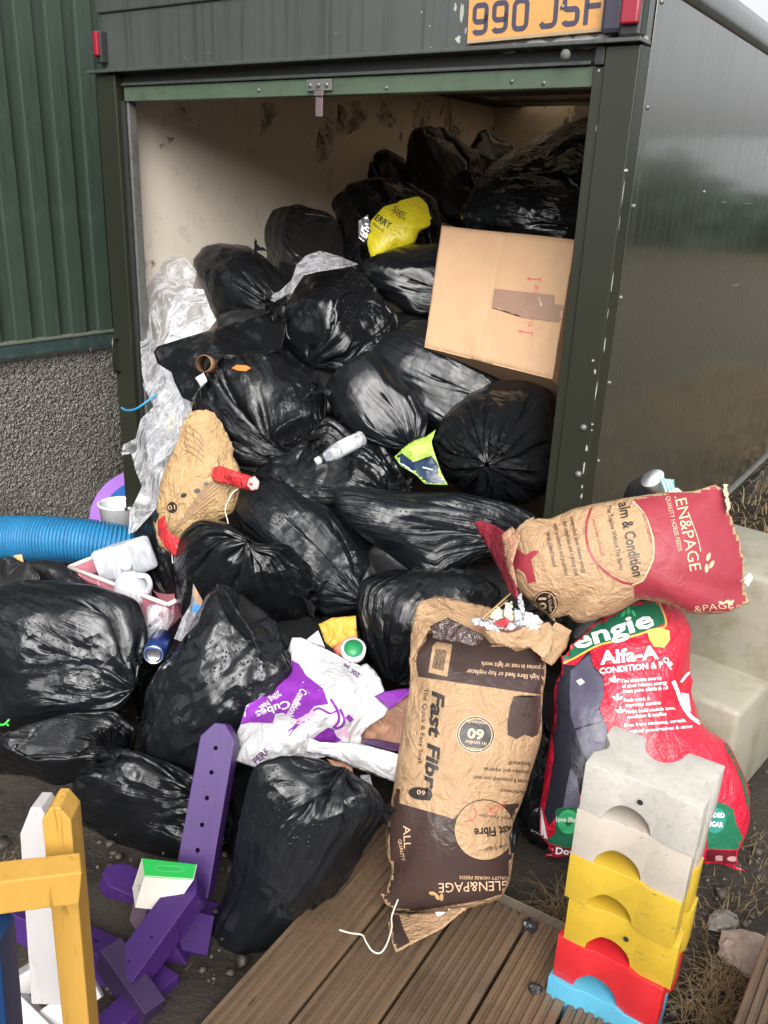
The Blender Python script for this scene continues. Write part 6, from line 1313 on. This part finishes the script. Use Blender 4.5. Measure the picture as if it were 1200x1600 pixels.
def clods():
    r = np.random.default_rng(18); V = []; F = []; bm = bmesh.new(); bmesh.ops.create_icosphere(bm, subdivisions=1, radius=1); B = np.array([v.co[:] for v in bm.verts]); T_ = np.array([[v.index for v in f.verts] for f in bm.faces]); bm.free()
    for _ in range(2200):
        c = np.array([r.uniform(-1.7, 1.9), r.uniform(.9, 3.6), GZ + r.uniform(-.008, .010)]); s = r.uniform(.004, .016) * (1 + 1.2 * (r.random() < .06)); V.append(c + B * r.uniform(.5, 1.25, (len(B), 1)) * s * np.array([1, 1, .6])); F.append(T_ + len(B) * (len(V) - 1))
    o = mobj('soil_clods', fast_mesh('soil_clods', np.concatenate(V), np.concatenate(F), m_plain('clod_soil', (.045, .035, .026), .6, var=.6, vscale=20), smooth=False)); tag(o, 'small crumbs and clods of wet soil', 'soil', kind='stuff')
clods()

# ================================================================== stacked plastic blocks
def block_mesh(L, Dp, H):
    bm = bmesh.new(); n = 24
    # outline in plan: deep scoop at the back, shallow ones at the ends, gently recessed front
    pts = [(-L / 2, -Dp / 2), (-L * .24, -Dp / 2), (-L * .16, -Dp / 2 + .007), (L * .14, -Dp / 2 + .007), (L * .22, -Dp / 2), (L / 2, -Dp / 2), (L / 2, -Dp * .22)]
    pts += [(L / 2 - .018 * math.sin(a), -Dp * .22 + Dp * .44 * t) for t, a in zip(np.linspace(.1, .9, 6), np.linspace(.3, math.pi - .3, 6))]
    pts += [(L / 2, Dp * .24), (L / 2, Dp / 2), (L * .20, Dp / 2)]
    pts += [(L * .18 * math.cos(a), Dp / 2 - Dp * .42 * math.sin(a)) for a in np.linspace(.12, math.pi - .12, 12)]
    pts += [(-L * .20, Dp / 2), (-L / 2, Dp / 2), (-L / 2, Dp * .24)]
    pts += [(-L / 2 + .018 * math.sin(a), Dp * .22 - Dp * .44 * t) for t, a in zip(np.linspace(.1, .9, 6), np.linspace(.3, math.pi - .3, 6))]
    pts += [(-L / 2, -Dp * .22)]
    lo = [bm.verts.new((x, y, 0)) for x, y in pts]; hi = [bm.verts.new((x, y, H)) for x, y in pts]; m = len(pts)
    for i in range(m): bm.faces.new((lo[i], lo[(i + 1) % m], hi[(i + 1) % m], hi[i]))
    bm.faces.new(hi); bm.faces.new(lo[::-1]); bmesh.ops.recalc_face_normals(bm, faces=bm.faces[:])
    me = bpy.data.meshes.new('b0'); bm.to_mesh(me); bm.free(); a = bpy.data.objects.new('b0', me); COL.objects.link(a)
    bm = bmesh.new(); lathe_bm(bm, [(.045, -1), (.045, 1)], 36, basis((-.018, 0, -.002), (1, 0, 0), (0, 0, 1), (0, 1, 0)), True, True)
    bmesh.ops.recalc_face_normals(bm, faces=bm.faces[:]); mc = bpy.data.meshes.new('c0'); bm.to_mesh(mc); bm.free(); c = bpy.data.objects.new('c0', mc); COL.objects.link(c)
    md = a.modifiers.new('x', 'BOOLEAN'); md.object = c; md.operation = 'DIFFERENCE'; md.solver = 'EXACT'
    bv = a.modifiers.new('b', 'BEVEL'); bv.width = .006; bv.segments = 3; bv.limit_method = 'ANGLE'; bv.angle_limit = rad(32)
    dg = bpy.context.evaluated_depsgraph_get(); dg.update(); out = bpy.data.meshes.new_from_object(a.evaluated_get(dg)); bpy.data.objects.remove(a); bpy.data.objects.remove(c)
    out.name = 'jump_block'; out.shade_smooth()
    try: out.set_sharp_from_angle(angle=rad(40))
    except Exception: pass
    return out
zt_ = .577; pL, pR = PZ(915, 1192, zt_), PZ(1100, 1265, zt_); bL = np.linalg.norm(pR - pL); bd = nrm(pR - pL); bn = np.array([-bd[1], bd[0], 0]); bH = .1065
print('block', bL, zt_)
BM = block_mesh(bL, .15, bH)
cols = [('pale blue', (.08, .32, .46)), ('red', (.48, .016, .022)), ('lower yellow', (.46, .30, .025)), ('upper yellow', (.48, .32, .03)), ('smooth cream-white', (.44, .39, .33)), ('speckled white', (.43, .405, .365))]
labs = ['pale blue plastic jump block at the bottom of the stack', 'red plastic jump block between the blue one and the yellow ones', 'yellow plastic jump block with a black hole, resting on the red one', 'yellow plastic jump block without a hole, under the white blocks', 'smooth cream-white plastic jump block on the yellow ones', 'weathered speckled white jump block topping the stack']
M_hole = m_plain('dark_hole', (.01, .01, .01), .8)
fronts = [(895 + 0, 0)] 
offs = [(-.012, -.006, 1.5), (-.004, .0, -1), (.004, .004, 1.2), (-.003, -.002, -1.0), (-.004, .001, .6), (0, 0, 0)]
for k in range(6):
    me = BM.copy(); nm, cc = cols[k]
    if k == 5: mt = m_plain('block_plastic_%d' % k, cc, .6, var=.12, vscale=30, dirt=.55, dirtcol=(.27, .25, .22), bump=.2, bscale=220)
    else: mt = m_plain('block_plastic_%d' % k, cc, .36, var=.07, vscale=6, dirt=.22, dirtcol=tuple(x * .35 for x in cc), bump=.08, bscale=60, coat=.15)
    nd = mt.node_tree.nodes; N_ = NT.__new__(NT); N_.m = mt; N_.t = mt.node_tree; N_.b = nd['Principled BSDF']; ob_ = N_.map(N_.coord('Object'), loc=(k * 1.7, k, k * .3), rot=(.3, .2, .6))
    scf = N_.math('MULTIPLY', N_.ramp(N_.noise(N_.map(ob_, (6, 60, 60)), 1.6, 5, .75), [(.60, 0), (.66, 1)]), N_.ramp(N_.noise(ob_, 9, 2), [(.5, 0), (.6, .75)]))
    src = N_.b.inputs['Base Color'].links[0].from_socket; N_.put(base=N_.mix(scf, src, (.10, .085, .07) if k < 4 else (.16, .14, .12)))
    me.materials.clear(); me.materials.append(mt); z = zt_ - bH * (6 - k) + .0005; dx, dy, rz = offs[k]
    c = (pL + pR) / 2 + bn * (.075 + dy) + bd * dx; ca, sa = math.cos(rad(rz)), math.sin(rad(rz)); ex = bd * ca + bn * sa; ey = bn * ca - bd * sa
    o = mobj('jump_block', me); o.matrix_world = basis((c[0], c[1], z), ex, ey, (0, 0, 1)); tag(o, labs[k], 'block', 'stack of plastic jump blocks')
    if k in (5, 2):
        bm = bmesh.new(); lathe_bm(bm, [(.0055, .0), (.0055, .0008), (.001, .001)], 14, basis((.0 if k == 5 else .012, -.075 + (.0038), bH * .62), (1, 0, 0), (0, 0, 1), (0, -1, 0)), cap1=True); bm_obj('drain_hole', bm, M_hole, o)

# ================================================================== mounting steps
M_step = m_plain('stained_cream_plastic', (.27, .25, .195), .5, var=.22, vscale=4, dirt=.85, dirtcol=(.17, .15, .08), bump=.2, bscale=40)
s0 = PZ(1158, 1115, .30); s1 = PZ(1087, 1086, .30); s2 = PZ(1200, 1098, .30); print('steps', s0, s1, s2)
sx = nrm(s0 - s1); sy = np.array([-sx[1], sx[0], 0]); st = thing('mounting_steps', 'stained cream plastic mounting steps at the right edge beside the red feed sack', 'steps', (s0[0], s0[1], GZ), 0)
def sbox(name, x0, x1, y0, y1, z0, z1):
    bm = bmesh.new(); box_bm(bm, x0, x1, y0, y1, z0, z1, .02, basis(s0 * [1, 1, 0], sx, sy, (0, 0, 1))); o = bm_obj(name, bm, M_step, st, True, smooth=True)
    try: o.data.set_sharp_from_angle(angle=rad(50))
    except Exception: pass
    return o
sbox('lower_step', -.34, 0.0, 0, .60, GZ, .30); sbox('upper_step', -.34, -.0, .22, .60, .281, .60)

# ================================================================== painted jump stands
def m_painted(name, col, wear=.3):
    N = NT(name); ob = N.coord('Object'); g = N.noise(N.map(ob, (30, 30, 3)), 1, 5, .6)
    c = N.mix(g, tuple(x * .82 for x in col), tuple(min(1, x * 1.12) for x in col)); m = N.ramp(N.noise(ob, 26, 6, .75), [(.63, 0), (.68, wear)]); c = N.mix(m, c, (.16, .10, .06)); ck_ = N.ramp(N.noise(N.map(ob, (70, 70, 2.5)), 1, 5, .7, .8), [(.60, 0), (.66, .55)]); c = N.mix(ck_, c, tuple(x * .3 for x in col)); sc_ = N.ramp(N.noise(ob, 55, 4, .7), [(.70, 0), (.73, wear)]); c = N.mix(sc_, c, (.38, .32, .26))
    c = N.mix(N.ramp(N.noise(ob, 5, 4, .6), [(.5, 0), (.75, .3)]), c, tuple(x * .55 for x in col))
    N.put(base=c, rough=.48, normal=N.bump(g, .45, .003), spec=.35, coat=.08, coatr=.2); return N.m
P_PURP = m_painted('purple_wood_paint', (.045, .014, .110), .35); P_YEL = m_painted('yellow_wood_paint', (.50, .28, .055), .5); P_WHT = m_painted('white_wood_paint', (.48, .455, .45), .4); P_BLU = m_painted('blue_wood_paint', (.005, .03, .10), .1)
def beam(name, p0, p1, side, wd, th, mat, parent, tip0=0.0, tip1=0.0, holes=(), cut=None, hr=.0055):
    """timber from p0 to p1 (middle of its broad face), 'side' = direction across that face; tips clipped to a point; drilled holes"""
    p0, p1 = np.array(p0), np.array(p1); ez = nrm(p1 - p0); ex = nrm(side - ez * (np.array(side) @ ez)); ey = np.cross(ez, ex)
    if ey @ (CAM - p0) > 0: ey = -ey; 
    L = np.linalg.norm(p1 - p0); h = wd / 2; out = []
    out += [(-h, tip0), (0, 0) if tip0 else (-h * .99, 0)] if tip0 else [(-h, 0)]
    out += [(h, tip0)] if tip0 else [(h, 0)]
    out += ([(h, L - tip1), (h * .3, L), (-h * .3, L), (-h, L - tip1)] if tip1 else [(h, L), (-h, L)])
    bm = bmesh.new(); b = Vector(p0); Mx = basis((0, 0, 0), ex, ey, ez)
    fr = [bm.verts.new(Mx @ Vector((x, 0, z))) for x, z in out]; bk_ = [bm.verts.new(Mx @ Vector((x, th, z))) for x, z in out]; m = len(out)
    for i in range(m): bm.faces.new((fr[i], fr[(i + 1) % m], bk_[(i + 1) % m], bk_[i]))
    bm.faces.new(fr[::-1]); bm.faces.new(bk_); bmesh.ops.recalc_face_normals(bm, faces=bm.faces[:])
    bmesh.ops.bevel(bm, geom=bm.edges[:], offset=.002, segments=2, affect='EDGES', profile=.5)
    me = bpy.data.meshes.new(name); bm.to_mesh(me); bm.free(); o = bpy.data.objects.new(name, me); COL.objects.link(o); o.location = b
    if holes:
        bm = bmesh.new()
        for hx, hz in holes: lathe_bm(bm, [(hr, -.02), (hr, th * .8)], 14, Mx @ basis((hx, 0, hz), (1, 0, 0), (0, 0, -1), (0, 1, 0)), True, True)
        bmesh.ops.recalc_face_normals(bm, faces=bm.faces[:]); mc = bpy.data.meshes.new('c'); bm.to_mesh(mc); bm.free(); c = bpy.data.objects.new('c', mc); COL.objects.link(c); c.location = b
        md = o.modifiers.new('x', 'BOOLEAN'); md.object = c; md.solver = 'EXACT'; dg = bpy.context.evaluated_depsgraph_get(); dg.update()
        m2 = bpy.data.meshes.new_from_object(o.evaluated_get(dg)); o.modifiers.clear(); o.data = m2; m2.name = name; bpy.data.objects.remove(c)
    o.data.materials.clear(); o.data.materials.append(mat)
    if parent is not None: o.parent = parent; o.matrix_parent_inverse = pworld(parent).inverted()
    return o
def hole_at(p0, p1, pxs, D):   # holes given along the beam as fractions
    L = np.linalg.norm(np.array(p1) - np.array(p0)); return [(0, t * L) for t in pxs]
pj = thing('jump_stand', 'purple wooden jump stand tipped over on the soil, with a green carton in it', 'jump stand', PZ(240, 1500, GZ))
a, b = P3(296, 1400, 1.98), P3(344, 1130, 2.08)
beam('upright', a, b, P3(330, 1400, 1.98) - P3(262, 1396, 1.99), 58 * 2.0 / F_PX, .05, P_PURP, pj, 0, .035, [(0, np.linalg.norm(b - a) * t) for t in (.255, .40, .555, .705, .85)])
a, b = P3(186, 1524, 1.76), P3(302, 1366, 1.90)
beam('foot_rail', a, b, P3(225, 1552, 1.71) - P3(165, 1494, 1.79), 54 * 1.8 / F_PX, .055, P_PURP, pj, 0, .03, [(.0, .03), (.01, .09)], hr=.003)
a, b = P3(-10, 1392, 1.98), P3(205, 1496, 1.86)
beam('base_rail', a, b, P3(150, 1500, 1.82) - P3(170, 1455, 1.92), 54 * 1.88 / F_PX, .07, P_PURP, pj, 0, 0, [(0, np.linalg.norm(b - a) * .76)])
beam('base_rail', P3(335, 1432, 2.04), P3(164, 1358, 2.04), P3(200, 1395, 2.0) - P3(212, 1345, 2.08), 50 * 2.0 / F_PX, .07, P_PURP, pj, 0, .03)
beam('brace', P3(200, 1500, 1.94), P3(222, 1412, 1.99), P3(240, 1440, 1.95) - P3(205, 1440, 1.97), .05, .05, m_painted('worn_purple_brown', (.075, .045, .065), .5), pj)
beam('brace', P3(330, 1462, 1.96), P3(240, 1440, 1.90), P3(300, 1490, 1.93) - P3(305, 1440, 1.97), .085, .06, P_PURP, pj)
beam('brace', P3(296, 1545, 1.90), P3(248, 1465, 1.88), P3(300, 1510, 1.87) - P3(255, 1525, 1.87), .045, .045, P_PURP, pj)
beam('brace', P3(222, 1600, 1.72), P3(152, 1500, 1.80), P3(225, 1540, 1.74) - P3(170, 1530, 1.84), .07, .05, m_painted('worn_purple_grey', (.035, .018, .06), .5), pj)
beam('foot_rail', P3(120, 1640, 1.64), P3(264, 1512, 1.83), P3(230, 1600, 1.70) - P3(170, 1550, 1.77), .06, .08, P_PURP, pj)
# white stand
wj = thing('jump_stand', 'white wooden jump stand directly behind the yellow one', 'jump stand', PZ(90, 1600, GZ))
a, b = P3(75, 1570, 1.50), P3(56, 1262, 1.42)
beam('upright', a, b, P3(110, 1450, 1.46) - P3(40, 1450, 1.46), 54 * 1.46 / F_PX, .05, P_WHT, wj, 0, .05, [(.026, np.linalg.norm(b - a) * t) for t in (.17, .30, .43)])
beam('foot_rail', P3(10, 1556, 1.62), P3(70, 1520, 1.62), P3(40, 1560, 1.6) - P3(40, 1530, 1.6), .04, .05, P_WHT, wj)
beam('foot_rail', P3(10, 1570, 1.54), P3(90, 1650, 1.50), P3(60, 1570, 1.52) - P3(30, 1610, 1.50), .05, .05, P_WHT, wj)
beam('foot_rail', P3(70, 1598, 1.54), P3(150, 1540, 1.58), P3(110, 1590, 1.55) - P3(95, 1560, 1.56), .045, .05, P_WHT, wj)
# yellow stand
yj = thing('jump_stand', 'yellow wooden jump stand with a cross bar, at the lower left corner', 'jump stand', PZ(120, 1750, GZ))
a, b = P3(126, 1680, 1.36), P3(86, 1262, 1.20)
beam('upright', a, b, P3(110, 1400, 1.27) - P3(60, 1405, 1.27), 44 * 1.24 / F_PX, .045, P_YEL, yj, 0, .022)
a, b = P3(-60, 1412, 1.10), P3(126, 1388, 1.16)
beam('cross_bar', a, b, np.array([0, 0, 1.0]), 62 * 1.14 / F_PX, .04, P_YEL, yj)
beam('side_batten', P3(142, 1690, 1.38), P3(112, 1290, 1.235), P3(150, 1400, 1.29) - P3(120, 1402, 1.25), .022, .03, P_YEL, yj)
bj = thing('jump_stand', 'dark blue wooden post cut by the left edge of the picture', 'jump stand', PZ(-30, 1800, GZ))
beam('upright', P3(-8, 1720, 1.18), P3(-34, 1455, 1.10), P3(20, 1500, 1.14) - P3(-30, 1500, 1.14), .05, .05, P_BLU, bj, 0, .02)
# green and white carton
def carton():
    t1, t2, t3, t4 = P3(222, 1341, 1.93), P3(308, 1351, 1.92), P3(303, 1374, 1.86), P3(226, 1369, 1.86); b1, b2 = P3(211, 1418, 1.89), P3(268, 1424, 1.88); b3, b4 = P3(207, 1388, 1.96), P3(275, 1390, 1.97)
    ct = thing('food_carton', 'white tapered food carton with a bright green panel, held in the purple stand', 'carton', b1); W = m_paper('carton_white', (.72, .66, .58), .5, .1, .1); Gm = m_plain('carton_green', (.03, .55, .10), .4, var=.08)
    quadsheet('green_panel', [t1, t2, t3, t4], Gm, ct, .002, n_=-nrm(np.cross(t2 - t1, t4 - t1)) if np.cross(t2 - t1, t4 - t1) @ FWD < 0 else nrm(np.cross(t2 - t1, t4 - t1)), nu=4, nv=4, key='cart')
    quadsheet('front_panel', [t4, t3, b2, b1], W, ct, .002, n_=nrm(FWD), nu=4, nv=4, key='cartf'); quadsheet('side_panel', [t1, t4, b1, b3], W, ct, .002, n_=nrm(FWD + RGT), nu=4, nv=4, key='carts')
    quadsheet('side_panel', [t3, t2, b4, b2], W, ct, .002, n_=nrm(FWD - RGT), nu=4, nv=4); quadsheet('back_panel', [t2, t1, b3, b4], W, ct, .002, n_=-nrm(FWD), nu=4, nv=4)
    lettering('cart', [('Bacon roll', 254, 1358, 2, 4, dict(L=24))], I_LGREEN, .001, 12); lettering('carts', [('Mmm', 214, 1384, 74, 6, dict(L=16))], I_GREEN, .001, 12)
    decal('cart', RIB([(246, 1352), (284, 1355), (283, 1362), (246, 1360), (246, 1352)], .8), m_plain('pale_green_print', (.2, .7, .3), .4), 'printed_line', .0012)
carton()
o = tube('green_tie', catmull([P3(-8, 1126, 2.34), P3(4, 1133, 2.32), P3(15, 1124, 2.32)], 4), .003, m_plain('green_string', (.05, .5, .06), .5), None, 6); tag(o, 'bright green tie on the big bag at the left edge', 'tie')
o = tube('green_tie', catmull([P3(0, 1134, 2.33), P3(8, 1131, 2.32), P3(14, 1134, 2.32)], 4), .0025, m_plain('green_string2', (.05, .5, .06), .5), None, 6); tag(o, 'shorter strand of bright green tie at the left edge', 'tie')
sheet('wrapper_end', D_([(20, 868), (34, 866), (37, 879), (26, 874)], 2.8), m_plain('orange_card', (.55, .3, .12), .6), amp=.004, step=3, seed=91, label='tiny orange brown card corner under the blue pipe', cat='card')
print('done', round(time.time() - T0, 1))
